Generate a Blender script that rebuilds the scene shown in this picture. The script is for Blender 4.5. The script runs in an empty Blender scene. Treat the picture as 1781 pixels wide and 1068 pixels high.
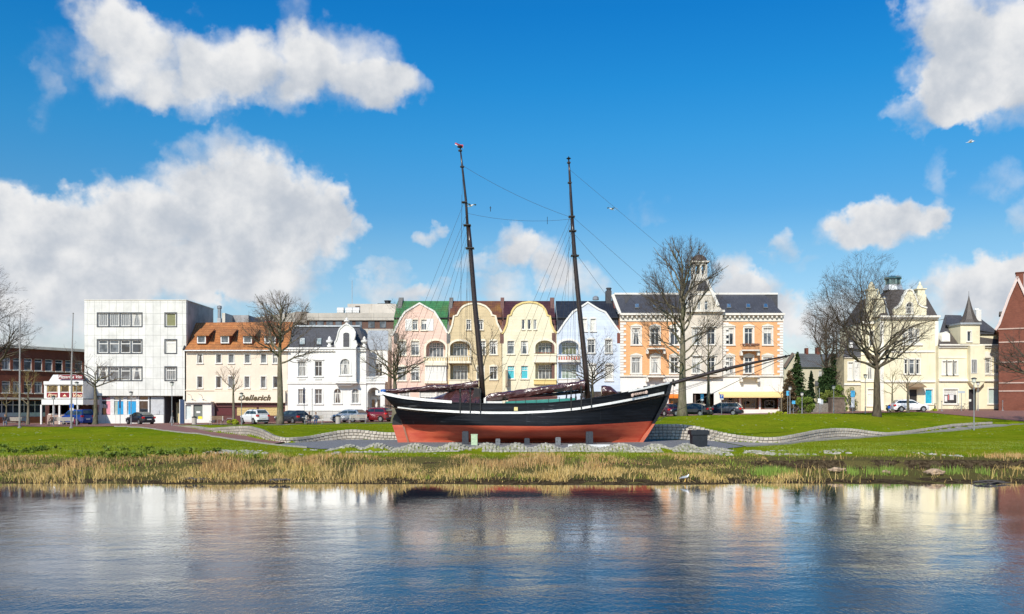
import bpy, bmesh, math, random
import numpy as np
from mathutils import Vector, Matrix
from mathutils.geometry import tessellate_polygon

random.seed(7)
SC = bpy.context.scene
COL = SC.collection
# ------------------------------------------------------------------ camera
F = 1560.0            # focal length in pixels of the 1781 px wide photograph
CX, HY, CZ = 890.5, 706.0, 3.6
cam_d = bpy.data.cameras.new('camera')
cam = bpy.data.objects.new('camera', cam_d)
COL.objects.link(cam)
cam_d.sensor_width = 36.0
cam_d.lens = 36.0 * F / 1781.0
cam_d.shift_y = (HY - 534.0) / 1781.0
cam_d.clip_start = 0.5
cam_d.clip_end = 4000
cam.location = (0, 0, CZ)
cam.rotation_euler = (math.radians(90), 0, 0)
SC.camera = cam
# ------------------------------------------------------------------ light
SUN_EL, SUN_AZ = 37.0, 200.5       # azimuth clockwise from +Y
sd = Vector((math.sin(math.radians(SUN_AZ)) * math.cos(math.radians(SUN_EL)),
             math.cos(math.radians(SUN_AZ)) * math.cos(math.radians(SUN_EL)),
             math.sin(math.radians(SUN_EL))))
sun_d = bpy.data.lights.new('sun', 'SUN')
sun_d.energy = 4.0
sun_d.angle = math.radians(0.5)
sun_d.color = (1.0, 0.93, 0.82)
sun = bpy.data.objects.new('sun', sun_d)
COL.objects.link(sun)
sun.rotation_euler = (-sd).to_track_quat('-Z', 'Y').to_euler()
sun.location = sd * 100
SC.view_settings.view_transform = 'Standard'
SC.view_settings.look = 'None'
SC.view_settings.gamma = 1
SC.view_settings.exposure = 0.30
# ------------------------------------------------------------------ sky
W = bpy.data.worlds.new('World')
SC.world = W
W.use_nodes = True
wt = W.node_tree
wt.nodes.clear()
class NT:
    def __init__(s, t): s.t = t
    def n(s, typ, **k):
        x = s.t.nodes.new(typ)
        for a, b in k.items(): setattr(x, a, b)
        return x
    def l(s, a, b): s.t.links.new(a, b)
    def put(s, sock, v):
        if hasattr(v, 'is_output') or isinstance(v, bpy.types.NodeSocket): s.l(v, sock)
        elif v is not None: sock.default_value = v
    def m(s, op, a, b=None, c=None, clamp=False):
        x = s.n('ShaderNodeMath', operation=op, use_clamp=clamp)
        for i, v in enumerate((a, b, c)): s.put(x.inputs[i], v)
        return x.outputs[0]
    def vm(s, op, a, b=None, c=None):
        x = s.n('ShaderNodeVectorMath', operation=op)
        for i, v in enumerate((a, b, c)): s.put(x.inputs[i], v)
        return x.outputs['Value'] if op in ('DOT_PRODUCT', 'LENGTH', 'DISTANCE') else x.outputs[0]
    def noise(s, vec, scale, detail=4, rough=.5, dim='3D', lac=2.0, dist=0):
        x = s.n('ShaderNodeTexNoise', noise_dimensions=dim)
        s.put(x.inputs['Vector'], vec)
        x.inputs['Scale'].default_value = scale; x.inputs['Detail'].default_value = detail
        x.inputs['Roughness'].default_value = rough; x.inputs['Distortion'].default_value = dist
        x.inputs['Lacunarity'].default_value = lac
        return x
    def ss(s, v, a, b, lo=0., hi=1.):
        x = s.n('ShaderNodeMapRange', interpolation_type='SMOOTHSTEP')
        s.put(x.inputs[0], v)
        for i, q in enumerate((a, b, lo, hi)): s.put(x.inputs[i + 1], q)
        return x.outputs[0]
    def mix(s, f, a, b, typ='MIX'):
        x = s.n('ShaderNodeMix', data_type='RGBA', blend_type=typ)
        s.put(x.inputs[0], f); s.put(x.inputs[6], a); s.put(x.inputs[7], b)
        return x.outputs[2]
def c4(c): return (c[0], c[1], c[2], 1.0)

g = NT(wt)
tc = g.n('ShaderNodeTexCoord').outputs['Generated']
sepd = g.n('ShaderNodeSeparateXYZ'); g.l(tc, sepd.inputs[0])
az = g.m('ARCTAN2', sepd.outputs[0], sepd.outputs[1])
el = g.m('ARCSINE', g.m('MINIMUM', g.m('MAXIMUM', sepd.outputs[2], -1.0), 1.0))
el = g.m('ABSOLUTE', el)
cmb = g.n('ShaderNodeCombineXYZ'); g.l(az, cmb.inputs[0]); g.l(el, cmb.inputs[1])
n1 = g.noise(tc, 9.0, 5, .55)
n2 = g.noise(tc, 30.0, 4, .55)
w1 = g.vm('MULTIPLY', g.vm('SUBTRACT', n1.outputs['Color'], (.5, .5, .5)), (.095, .07, 0))
w2 = g.vm('MULTIPLY', g.vm('SUBTRACT', n2.outputs['Color'], (.5, .5, .5)), (.06, .05, 0))
n25 = g.noise(tc, 85.0, 4, .6)
w3 = g.vm('MULTIPLY', g.vm('SUBTRACT', n25.outputs['Color'], (.5, .5, .5)), (.010, .010, 0))
uv = g.vm('ADD', cmb.outputs[0], g.vm('ADD', g.vm('ADD', w1, w2), w3))
uvs = g.vm('MULTIPLY', uv, (1, 1, 0))
# cumulus lobes: (px, py, rx, ry, weight) measured on the photograph, kept as directions of the sky
LOBES = [(190,25,80,55,1),(250,85,110,75,1.1),(215,140,60,45,.5),(385,100,75,65,1.1),(480,120,100,68,1.1),(600,120,105,68,1.1),(665,150,75,42,.9),(350,165,95,35,.7),
 (500,35,45,45,.45),(90,110,60,55,.33),(60,160,25,55,.3),
 (405,290,100,65,1.1),(455,345,100,75,1.1),(350,380,130,85,1.2),(525,385,80,70,1.1),(470,450,130,70,1.2),(585,370,34,46,1.1),(632,412,32,34,1.1),(595,430,30,40,.6),
 (210,375,110,55,1),(110,375,120,50,1),(30,370,90,50,1),(120,450,170,75,1),(290,480,180,50,1.1),(20,480,90,60,.75),(60,540,150,45,.8),(200,525,150,40,.9),(30,600,160,50,.6),(1500,560,250,30,.45),(450,530,120,22,.6),(420,505,150,28,.8),(15,315,60,22,.5),
 (900,435,55,38,1),(960,455,70,50,1.05),(1010,490,70,42,1.05),(870,470,60,30,.8),(690,508,60,22,.9),(760,515,60,20,.7),(870,515,60,25,.9),(760,405,27,20,.85),(690,476,50,16,.5),
 (1275,475,38,38,1.1),(1310,505,55,40,1.1),(1350,535,45,30,.9),(1240,510,40,40,.8),(1500,400,65,38,1.05),(1545,392,70,40,1.1),(1592,372,36,34,1.1),(1355,423,32,27,.85),(1400,455,50,18,.45),(1135,355,40,20,.35),
 (1720,40,120,75,1.05),(1770,110,110,80,1.1),(1680,120,90,70,1.0),(1600,190,62,34,.9),(1660,165,70,40,.8),(1640,30,50,60,.6),
 (1720,480,100,40,1),(1775,520,90,60,1),(1670,510,80,36,.9),(1740,450,60,26,.9),(1620,300,28,38,.42),(1750,300,60,30,.42),(1781,370,28,30,.6),(1500,520,160,20,.4),(1420,560,80,50,.5),(1781,450,40,30,.8)]
tot = None; mom = None
def sky_dir(px, py):
    x, y, z = (px - CX) / F, 1.0, (HY - py) / F
    return math.atan2(x, y), math.atan2(z, math.hypot(x, y))
more = [(sky_dir(a, b), (c * 1.03 / F, d * 1.03 / F), w) for a, b, c, d, w in LOBES]
rr = random.Random(3)
for i in range(12):    # fair-weather cumulus in the rest of the sky
    a = rr.uniform(.9, 5.4)
    if a > math.pi: a -= 2 * math.pi
    more.append(((a, rr.uniform(.1, .75)), (rr.uniform(.08, .2), rr.uniform(.04, .09)), rr.uniform(.7, 1.1)))
for (a, e), (ra, re), w in more:
    q = g.vm('MULTIPLY_ADD', uvs, (1 / ra, 1 / re, 0), (-a / ra, -e / re, 0))
    d2 = g.vm('DOT_PRODUCT', q, q)
    v = g.m('MAXIMUM', g.m('MULTIPLY_ADD', d2, -w * .8, w), 0.0)
    tot = v if tot is None else g.m('ADD', tot, v)
    mom = g.m('MULTIPLY', v, e) if mom is None else g.m('MULTIPLY_ADD', v, e, mom)
centre = g.m('DIVIDE', mom, g.m('MAXIMUM', tot, 1e-4))
n3 = g.noise(tc, 22.0, 7, .55)
nf = g.m('SUBTRACT', n3.outputs['Fac'], .5)
dens = g.m('ADD', tot, g.m('MULTIPLY', nf, 1.25))
mask = g.ss(dens, .02, 1.42)
mask = g.m('MULTIPLY', mask, g.ss(tot, .02, .34))
sepu = g.n('ShaderNodeSeparateXYZ'); g.l(uv, sepu.inputs[0])
relh = g.m('SUBTRACT', sepu.outputs[1], centre)
n4 = g.noise(g.vm('ADD', tc, (-.020, 0, .026)), 22.0, 7, .55)      # the same billows a step nearer the sun: difference = lit side
n5 = g.noise(tc, 7.0, 3, .5)
sh = g.m('ADD', g.m('MULTIPLY', relh, 15.0), g.m('MULTIPLY', g.m('SUBTRACT', n3.outputs['Fac'], n4.outputs['Fac']), 3.0))
sh = g.m('ADD', sh, g.m('MULTIPLY', g.m('SUBTRACT', n5.outputs['Fac'], .5), 1.9))
sh = g.m('SUBTRACT', sh, g.m('MULTIPLY', dens, .16))
shade = g.ss(sh, -1.35, .85)
ccol = g.mix(shade, (.58, .635, .715, 1), (1.0, 1.0, 1.0, 1))
sky = g.n('ShaderNodeTexSky', sky_type='NISHITA')
sky.sun_disc = False
sky.sun_elevation = math.radians(SUN_EL)
sky.sun_rotation = math.radians(SUN_AZ)
sky.air_density = 1.0; sky.dust_density = .6; sky.ozone_density = 2.6
hsv = g.n('ShaderNodeHueSaturation')
hsv.inputs['Hue'].default_value = .488
hsv.inputs['Saturation'].default_value = 1.28
hsv.inputs['Value'].default_value = 1.0
g.l(sky.outputs[0], hsv.inputs['Color'])
SKY_K = 0.105
bg1 = g.n('ShaderNodeBackground'); bg1.inputs[1].default_value = SKY_K
ramp = g.n('ShaderNodeValToRGB'); g.l(el, ramp.inputs[0])      # clear northern air: deeper blue higher up
RS = [(0., (1.0, .86, .90)), (.1, (.92, .85, .90)), (.169, (.80, .84, .89)), (.211, (.54, .79, .93)), (.284, (.34, .84, 1.04)), (.342, (.19, .82, 1.10)), (.414, (.10, .76, 1.14)), (.75, (.22, .75, 1.1))]
e_ = ramp.color_ramp.elements; e_[0].position = 0; e_[0].color = c4(RS[0][1]); e_[1].position = .75; e_[1].color = c4(RS[-1][1])
for p_, c_ in RS[1:-1]: q_ = e_.new(p_); q_.color = c4(c_)
g.l(g.mix(1.0, hsv.outputs[0], ramp.outputs[0], 'MULTIPLY'), bg1.inputs[0])
bg2 = g.n('ShaderNodeBackground'); bg2.inputs[1].default_value = 0.72
g.l(ccol, bg2.inputs[0])
mx = g.n('ShaderNodeMixShader')
g.l(mask, mx.inputs[0]); g.l(bg1.outputs[0], mx.inputs[1]); g.l(bg2.outputs[0], mx.inputs[2])
wo = g.n('ShaderNodeOutputWorld'); g.l(mx.outputs[0], wo.inputs[0])
W.cycles.sampling_method = 'MANUAL'
W.cycles.sample_map_resolution = 512

# ------------------------------------------------------------------ materials
MATS = {}
def mat(name, fn):
    if name in MATS: return MATS[name]
    m = bpy.data.materials.new(name); m.use_nodes = True
    nt = m.node_tree; nt.nodes.clear()
    h = NT(nt)
    p = h.n('ShaderNodeBsdfPrincipled'); o = h.n('ShaderNodeOutputMaterial')
    h.l(p.outputs[0], o.inputs[0])
    fn(h, p)
    MATS[name] = m
    return m
def bump(h, p, height, strength=.3, dist=.02):
    b = h.n('ShaderNodeBump'); b.inputs['Strength'].default_value = strength; b.inputs['Distance'].default_value = dist
    h.l(height, b.inputs['Height']); h.l(b.outputs[0], p.inputs['Normal'])
def sc3(c, k): return (c[0] * k, c[1] * k, c[2] * k)
def ocoord(h): return h.n('ShaderNodeTexCoord').outputs['Object']
def gcoord(h): return h.n('ShaderNodeNewGeometry').outputs['Position']
def flat(name, c, rough=.6, metal=0, var=.12, scale=3., spec=.5):
    def f(h, p):
        v = gcoord(h)
        n = h.noise(v, scale, 5, .6)
        col = h.mix(h.ss(n.outputs[0], .3, .75), c4(sc3(c, 1 - var)), c4(sc3(c, 1 + var * .5)))
        h.put(p.inputs['Base Color'], col)
        p.inputs['Roughness'].default_value = rough; p.inputs['Metallic'].default_value = metal
        p.inputs['Specular IOR Level'].default_value = spec
    return mat(name, f)
def plaster(name, c, dirt=.22, joint=None):
    def f(h, p):
        v = gcoord(h)
        n = h.noise(v, .55, 6, .65).outputs[0]
        st = h.noise(h.vm('MULTIPLY', v, (2.2, 2.2, .22)), 1.0, 5, .65).outputs[0]
        col = h.mix(h.ss(n, .35, .75), c4(c), c4(sc3(c, 1 - dirt * .45)))
        col = h.mix(h.m('MULTIPLY', h.ss(st, .55, .82), dirt * 1.7), col, c4((c[0] * .55, c[1] * .52, c[2] * .46)))
        fine = h.noise(v, 9, 3, .6).outputs[0]
        hgt = fine
        if joint:
            br = h.n('ShaderNodeTexBrick'); br.offset = joint[3] if len(joint) > 3 else 0
            s = h.n('ShaderNodeSeparateXYZ'); h.l(v, s.inputs[0]); cc = h.n('ShaderNodeCombineXYZ')
            h.l(s.outputs[0], cc.inputs[0]); h.l(s.outputs[2], cc.inputs[1])
            h.l(cc.outputs[0], br.inputs['Vector'])
            br.inputs['Scale'].default_value = 1; br.inputs['Brick Width'].default_value = joint[0]
            br.inputs['Row Height'].default_value = joint[1]; br.inputs['Mortar Size'].default_value = joint[2]
            br.inputs['Mortar Smooth'].default_value = .1
            br.inputs['Color1'].default_value = (1, 1, 1, 1); br.inputs['Color2'].default_value = (.93, .93, .92, 1)
            br.inputs['Mortar'].default_value = (.55, .55, .54, 1)
            col = h.mix(1.0, col, br.outputs['Color'], 'MULTIPLY')
        h.put(p.inputs['Base Color'], col)
        p.inputs['Roughness'].default_value = .85
        p.inputs['Specular IOR Level'].default_value = .2
        bump(h, p, hgt, .25, .03)
    return mat(name, f)
def brick(name, a, b, mortar, bw=.26, rh=.083, ms=.008, patch=.35, rot=False):
    def f(h, p):
        v = ocoord(h)
        s = h.n('ShaderNodeSeparateXYZ'); h.l(v, s.inputs[0]); cc = h.n('ShaderNodeCombineXYZ')
        h.l(h.m('ADD', s.outputs[0], s.outputs[1]), cc.inputs[0]); h.l(s.outputs[2], cc.inputs[1])
        br = h.n('ShaderNodeTexBrick')
        h.l(cc.outputs[0], br.inputs['Vector']); br.inputs['Scale'].default_value = 1
        br.inputs['Brick Width'].default_value = bw; br.inputs['Row Height'].default_value = rh
        br.inputs['Mortar Size'].default_value = ms; br.inputs['Mortar Smooth'].default_value = .2
        br.inputs['Color1'].default_value = c4(a); br.inputs['Color2'].default_value = c4(b)
        br.inputs['Mortar'].default_value = c4(mortar)
        n = h.noise(v, .8, 6, .65).outputs[0]
        col = h.mix(h.m('MULTIPLY', h.ss(n, .4, .75), patch), br.outputs['Color'], c4(sc3(a, .5)))
        h.put(p.inputs['Base Color'], col); p.inputs['Roughness'].default_value = .85
        p.inputs['Specular IOR Level'].default_value = .2
        bump(h, p, br.outputs['Fac'], -.4, .01)
    return mat(name, f)
def tiles(name, a, b, w=.3, r=.34, moss=None, rough=.6, wave=True):
    def f(h, p):
        v = ocoord(h)
        s = h.n('ShaderNodeSeparateXYZ'); h.l(v, s.inputs[0]); cc = h.n('ShaderNodeCombineXYZ')
        h.l(s.outputs[0], cc.inputs[0]); h.l(s.outputs[2], cc.inputs[1])
        br = h.n('ShaderNodeTexBrick'); br.offset = 0 if wave else .5
        h.l(cc.outputs[0], br.inputs['Vector']); br.inputs['Scale'].default_value = 1
        br.inputs['Brick Width'].default_value = w; br.inputs['Row Height'].default_value = r
        br.inputs['Mortar Size'].default_value = .022; br.inputs['Mortar Smooth'].default_value = .4
        br.inputs['Color1'].default_value = c4(a); br.inputs['Color2'].default_value = c4(b)
        br.inputs['Mortar'].default_value = c4(sc3(a, .35)); br.inputs['Bias'].default_value = 0
        n = h.noise(v, .45, 7, .65).outputs[0]
        col = h.mix(h.m('MULTIPLY', h.ss(n, .42, .72), .75), br.outputs['Color'], c4(moss or sc3(a, .55)))
        n5 = h.noise(v, 3.5, 4, .7).outputs[0]
        col = h.mix(h.m('MULTIPLY', h.ss(n5, .45, .7), .4), col, c4(sc3(b, .6)))
        h.put(p.inputs['Base Color'], col); p.inputs['Roughness'].default_value = rough
        if wave:
            sx = h.m('SINE', h.m('MULTIPLY', s.outputs[0], 2 * math.pi / w))
            fr = h.m('FRACT', h.m('DIVIDE', s.outputs[2], r))
            hg = h.m('ADD', h.m('MULTIPLY', sx, .5), h.m('MULTIPLY', fr, -.9))
            bump(h, p, hg, .9, .05)
        else:
            bump(h, p, br.outputs['Fac'], -.5, .02)
    return mat(name, f)
def glass(name, c=(.016, .02, .026), c2=None, rough=.04, fold=0.):
    def f(h, p):
        v = gcoord(h)
        n = h.noise(v, .9, 3, .6).outputs[0]
        c2_ = c2 or sc3(c, 2.6)
        k = h.ss(n, .42, .62)
        if fold:
            s = h.n('ShaderNodeSeparateXYZ'); h.l(v, s.inputs[0])
            k = h.ss(h.m('SINE', h.m('MULTIPLY', h.m('ADD', s.outputs[0], h.m('MULTIPLY', n, .3)), fold)), -1, 1)
        col = h.mix(k, c4(c), c4(c2_))
        h.put(p.inputs['Base Color'], col)
        p.inputs['Roughness'].default_value = rough
        p.inputs['Coat Weight'].default_value = .6; p.inputs['Coat Roughness'].default_value = .02
        wv = h.noise(v, .8, 2, .5).outputs[0]
        bump(h, p, wv, .06, .05)
    return mat(name, f)

WHITE = flat('white_paint', (.76, .75, .71), .5, var=.08)
STONE = plaster('white_stucco', (.76, .735, .68), .3)
CREAMTRIM = plaster('cream_trim', (.80, .73, .58), .25)
STONEW = plaster('weathered_stone', (.70, .66, .57), .5)
G_DARK = glass('dark_glass')
G_MID = glass('curtained_glass', (.10, .11, .12), (.42, .42, .40), fold=26.)
G_BLIND = flat('pale_blind', (.68, .66, .60), .7, var=.06)
G_GREY = glass('grey_glass', (.05, .065, .08), (.16, .18, .2))
G_BLUE = glass('painted_sky_glass', (.05, .12, .22), (.12, .2, .3))  # blue sky reflection put into the pane colour
TEAL = flat('teal_blind', (.06, .45, .52), .6, var=.1)
DARKMET = flat('dark_metal', (.03, .03, .032), .5, .3)
GREYMET = flat('galvanised_steel', (.36, .37, .38), .45, .6)
ANTHR = flat('anthracite_frame', (.05, .055, .065), .45)
SLATE = tiles('slate_roof', (.075, .075, .085), (.11, .11, .12), .22, .14, (.05, .048, .05), .5, False)
ZINC = flat('zinc_sheet', (.45, .48, .5), .45, .3, var=.2)
# ------------------------------------------------------------------ mesh helpers
class MB:
    def __init__(s): s.v = []; s.f = []; s.mi = []; s.cur = 0
    def add(s, vs, fs):
        o = len(s.v); s.v.extend([tuple(v) for v in vs])
        for f in fs: s.f.append([i + o for i in f]); s.mi.append(s.cur)
    def box(s, x0, x1, y0, y1, z0, z1):
        if x1 < x0: x0, x1 = x1, x0
        if y1 < y0: y0, y1 = y1, y0
        if z1 < z0: z0, z1 = z1, z0
        s.add([(x0,y0,z0),(x1,y0,z0),(x1,y1,z0),(x0,y1,z0),(x0,y0,z1),(x1,y0,z1),(x1,y1,z1),(x0,y1,z1)],
              [(0,3,2,1),(4,5,6,7),(0,1,5,4),(1,2,6,5),(2,3,7,6),(3,0,4,7)])
        return s
    def quad(s, *p): s.add(p, [tuple(range(len(p)))]); return s
    def tube(s, pts, rad, n=6, cap=True):
        pts = [Vector(p) for p in pts]
        if not isinstance(rad, (list, tuple)): rad = [rad] * len(pts)
        rings = []; up = Vector((0, 0, 1)); a = None
        for i, p in enumerate(pts):
            d = (pts[min(i + 1, len(pts) - 1)] - pts[max(i - 1, 0)])
            d = d.normalized() if d.length > 1e-9 else Vector((0, 0, 1))
            if a is None:
                a = d.cross(Vector((1, 0, 0)) if abs(d.x) < .8 else Vector((0, 1, 0))).normalized()
            a = (a - d * a.dot(d)); a = a.normalized() if a.length > 1e-6 else d.orthogonal().normalized()
            b = d.cross(a)
            rings.append([p + (a * math.cos(t) + b * math.sin(t)) * rad[i] for t in [2 * math.pi * k / n for k in range(n)]])
        vs = [q for r in rings for q in r]; fs = []
        for i in range(len(pts) - 1):
            for k in range(n):
                k2 = (k + 1) % n
                fs.append((i*n+k, i*n+k2, (i+1)*n+k2, (i+1)*n+k))
        if cap:
            fs.append(tuple(reversed(range(n)))); fs.append(tuple((len(pts)-1)*n + k for k in range(n)))
        s.add(vs, fs); return s
    def lathe(s, prof, c=(0, 0), n=12):
        vs = []; fs = []
        for r, z in prof:
            for k in range(n):
                t = 2 * math.pi * k / n; vs.append((c[0] + r * math.cos(t), c[1] + r * math.sin(t), z))
        for i in range(len(prof) - 1):
            for k in range(n):
                k2 = (k + 1) % n
                fs.append((i*n+k, i*n+k2, (i+1)*n+k2, (i+1)*n+k))
        fs.append(tuple(reversed(range(n)))); fs.append(tuple((len(prof)-1)*n + k for k in range(n)))
        s.add(vs, fs); return s
    def plate(s, poly, y0, y1, holes=(), back=True, sides=True, reveal=None):
        """polygon in x,z standing at y0, thick to y1; holes get reveals"""
        P = [[Vector((x, z, 0)) for x, z in poly]] + [[Vector((x, z, 0)) for x, z in h] for h in holes]
        tri = tessellate_polygon(P)
        flatp = [q for l in P for q in l]
        def area(pl): return sum(pl[i][0] * pl[(i+1) % len(pl)][1] - pl[(i+1) % len(pl)][0] * pl[i][1] for i in range(len(pl)))
        o = [(q.x, y0, q.y) for q in flatp]
        fs = []
        for t in tri:
            a, b, c = (flatp[i] for i in t)
            cr = (b.x - a.x) * (c.y - a.y) - (c.x - a.x) * (b.y - a.y)
            fs.append(tuple(t) if cr > 0 else tuple(reversed(t)))
        s.add(o, fs)
        if back:
            s.add([(x, y1, z) for x, z in poly], [tuple(reversed(range(len(poly)))) if area(poly) > 0 else tuple(range(len(poly)))])
        if sides:
            n = len(poly)
            s.add([(x, y0, z) for x, z in poly] + [(x, y1, z) for x, z in poly],
                  [(i, i + n, (i+1) % n + n, (i+1) % n) for i in range(n)])
        for h in holes:
            n = len(h); r = reveal if reveal is not None else min(.3, y1 - y0)
            s.add([(x, y0, z) for x, z in h] + [(x, y0 + r, z) for x, z in h],
                  [(i, (i+1) % n, (i+1) % n + n, i + n) for i in range(n)])
        return s
    def mesh(s, name, mats=None, smooth=False):
        me = bpy.data.meshes.new(name)
        me.from_pydata(s.v, [], s.f)
        if mats:
            for m in (mats if isinstance(mats, (list, tuple)) else [mats]): me.materials.append(m)
        if any(s.mi): me.polygons.foreach_set('material_index', s.mi)
        if smooth: me.polygons.foreach_set('use_smooth', [True] * len(me.polygons))
        me.update(); return me
    def build(s, name, mats, parent=None, loc=(0, 0, 0), rot=None, smooth=False, **k):
        return link(name, s.mesh(name, mats, smooth), parent, loc, rot, **k)
def link(name, me, parent=None, loc=(0, 0, 0), rot=None, **k):
    o = bpy.data.objects.new(name, me); COL.objects.link(o)
    o.location = loc
    if rot: o.rotation_euler = rot
    if parent: o.parent = parent
    tag(o, **k); return o
def tag(o, label=None, cat=None, group=None, kind=None):
    if label: o['label'] = label
    if cat: o['category'] = cat
    if group: o['group'] = group
    if kind: o['kind'] = kind
    return o
def thing(name, label, cat, loc, rz=0, group=None):
    o = bpy.data.objects.new(name, None); COL.objects.link(o)
    o.location = loc; o.rotation_euler = (0, 0, rz); o.empty_display_size = .3
    return tag(o, label, cat, group)
CHILD = {}
def copy_tree(o, loc=None, rz=None, label=None):
    kids = {}
    for x in bpy.data.objects:
        if x.parent: kids.setdefault(x.parent, []).append(x)
    def rec(a, par):
        c = a.copy(); COL.objects.link(c); c.parent = par
        for ch in kids.get(a, []): rec(ch, c)
        return c
    c = rec(o, None)
    if loc is not None: c.location = loc
    if rz is not None: c.rotation_euler = (0, 0, rz)
    if label: c['label'] = label
    return c
def np_mesh(name, V, Fq, mats, mi=None, smooth=False):
    me = bpy.data.meshes.new(name)
    V = np.asarray(V, dtype=np.float32); Fq = np.asarray(Fq, dtype=np.int32)
    k = Fq.shape[1]
    me.vertices.add(len(V)); me.vertices.foreach_set('co', V.ravel())
    me.loops.add(Fq.size); me.loops.foreach_set('vertex_index', Fq.ravel())
    me.polygons.add(len(Fq)); me.polygons.foreach_set('loop_start', np.arange(0, Fq.size, k, dtype=np.int32))
    me.polygons.foreach_set('loop_total', np.full(len(Fq), k, dtype=np.int32))
    for m in (mats if isinstance(mats, (list, tuple)) else [mats]): me.materials.append(m)
    if mi is not None: me.polygons.foreach_set('material_index', np.asarray(mi, dtype=np.int32))
    if smooth: me.polygons.foreach_set('use_smooth', np.ones(len(Fq), dtype=bool))
    me.update(calc_edges=True); me.validate(); return me
def wx(px, D): return (px - CX) * D / F
def wz(py, D): return CZ - (py - HY) * D / F

# ------------------------------------------------------------------ terrain
def vnoise(x, y, s, seed=0):
    """smooth value noise, numpy"""
    x = np.asarray(x, float) / s + 100.3 + seed * 17.1; y = np.asarray(y, float) / s + 57.7 + seed * 9.3
    xi = np.floor(x).astype(np.int64); yi = np.floor(y).astype(np.int64); fx = x - xi; fy = y - yi
    fx = fx * fx * (3 - 2 * fx); fy = fy * fy * (3 - 2 * fy)
    def hsh(a, b):
        n = (a * 374761393 + b * 668265263 + seed * 1442695) & 0x7fffffff
        n = ((n ^ (n >> 13)) * 1274126177) & 0x7fffffff
        return ((n ^ (n >> 16)) & 0xffff) / 65535.0
    return (hsh(xi, yi) * (1 - fx) + hsh(xi + 1, yi) * fx) * (1 - fy) + (hsh(xi, yi + 1) * (1 - fx) + hsh(xi + 1, yi + 1) * fx) * fy
WALL = [(293,740,741,101),(337,741,747,88),(364,745,752,80),(404,742,757,73),(431,741,760,70.8),(455,747,766,66),(481,760.6,770,63),(505,762,771,62.4),(539,759,769,64),(572,752,766.5,65),(599,748,765,65.6),(620,747,765,65.6),(660,752,765.5,65.3),(690,753,765.5,65),
 (740,749,765,65),(800,744,765,64.9),(900,751,766,64.8),(1000,746,766,64.8),(1100,741,765,64.8),(1140,738,765,64.8),
 (1180,738,765.5,64.8),(1207,740.6,766,64.8),(1247.5,750.7,767.5,64.6),(1281,757,769,64),(1322,761.5,770.5,62.6),(1355.5,761,771,62.4),(1389,755,767,64),(1423,748,763.5,67),(1457,745,761,69.5),(1484,745.7,760,70.3),(1517.5,750.7,758.5,71),(1544.5,752.8,757,71.8),(1571.5,750.7,755,73.5),(1619,744,750,79),(1659,738,745,84),(1686,736,742,87),(1727,734,738,92.6)]
wX = np.array([wx(p[0], p[3]) for p in WALL]); wD = np.array([p[3] for p in WALL], float)
wT = np.array([wz(p[1], p[3]) for p in WALL]); wB = np.array([wz(p[2], p[3]) for p in WALL])
def street_z(X): return np.interp(X, [-70, -50, -30, -15, 0, 15, 35, 48, 60], [1.15, 1.2, 1.45, 1.7, 1.95, 2.3, 2.6, 2.85, 2.95])
def mound(X, Y):
    win = np.clip((X + 10.6) / 1.5, 0, 1) * np.clip((12.2 - X) / 1.5, 0, 1)
    wave = .5 + .5 * np.sin(2 * np.pi * X / 1.95 + .9 * np.sin(X * .6) + .6)
    prof = np.exp(-((Y - 51.9) / 1.0) ** 4)
    return win * prof * (.08 + .27 * wave)
WL = .20                       # water level
bd_ = lambda Y: np.where(Y < 50, np.interp(Y, [-98, 31.8, 39.0, 43.8, 50], [-96, 34, 41.3, 45, 50]), Y)
bi_ = lambda Y: np.where(Y < 50, np.interp(Y, [-96, 34, 41.3, 45, 50], [-98, 31.8, 39.0, 43.8, 50]), Y)
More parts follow.
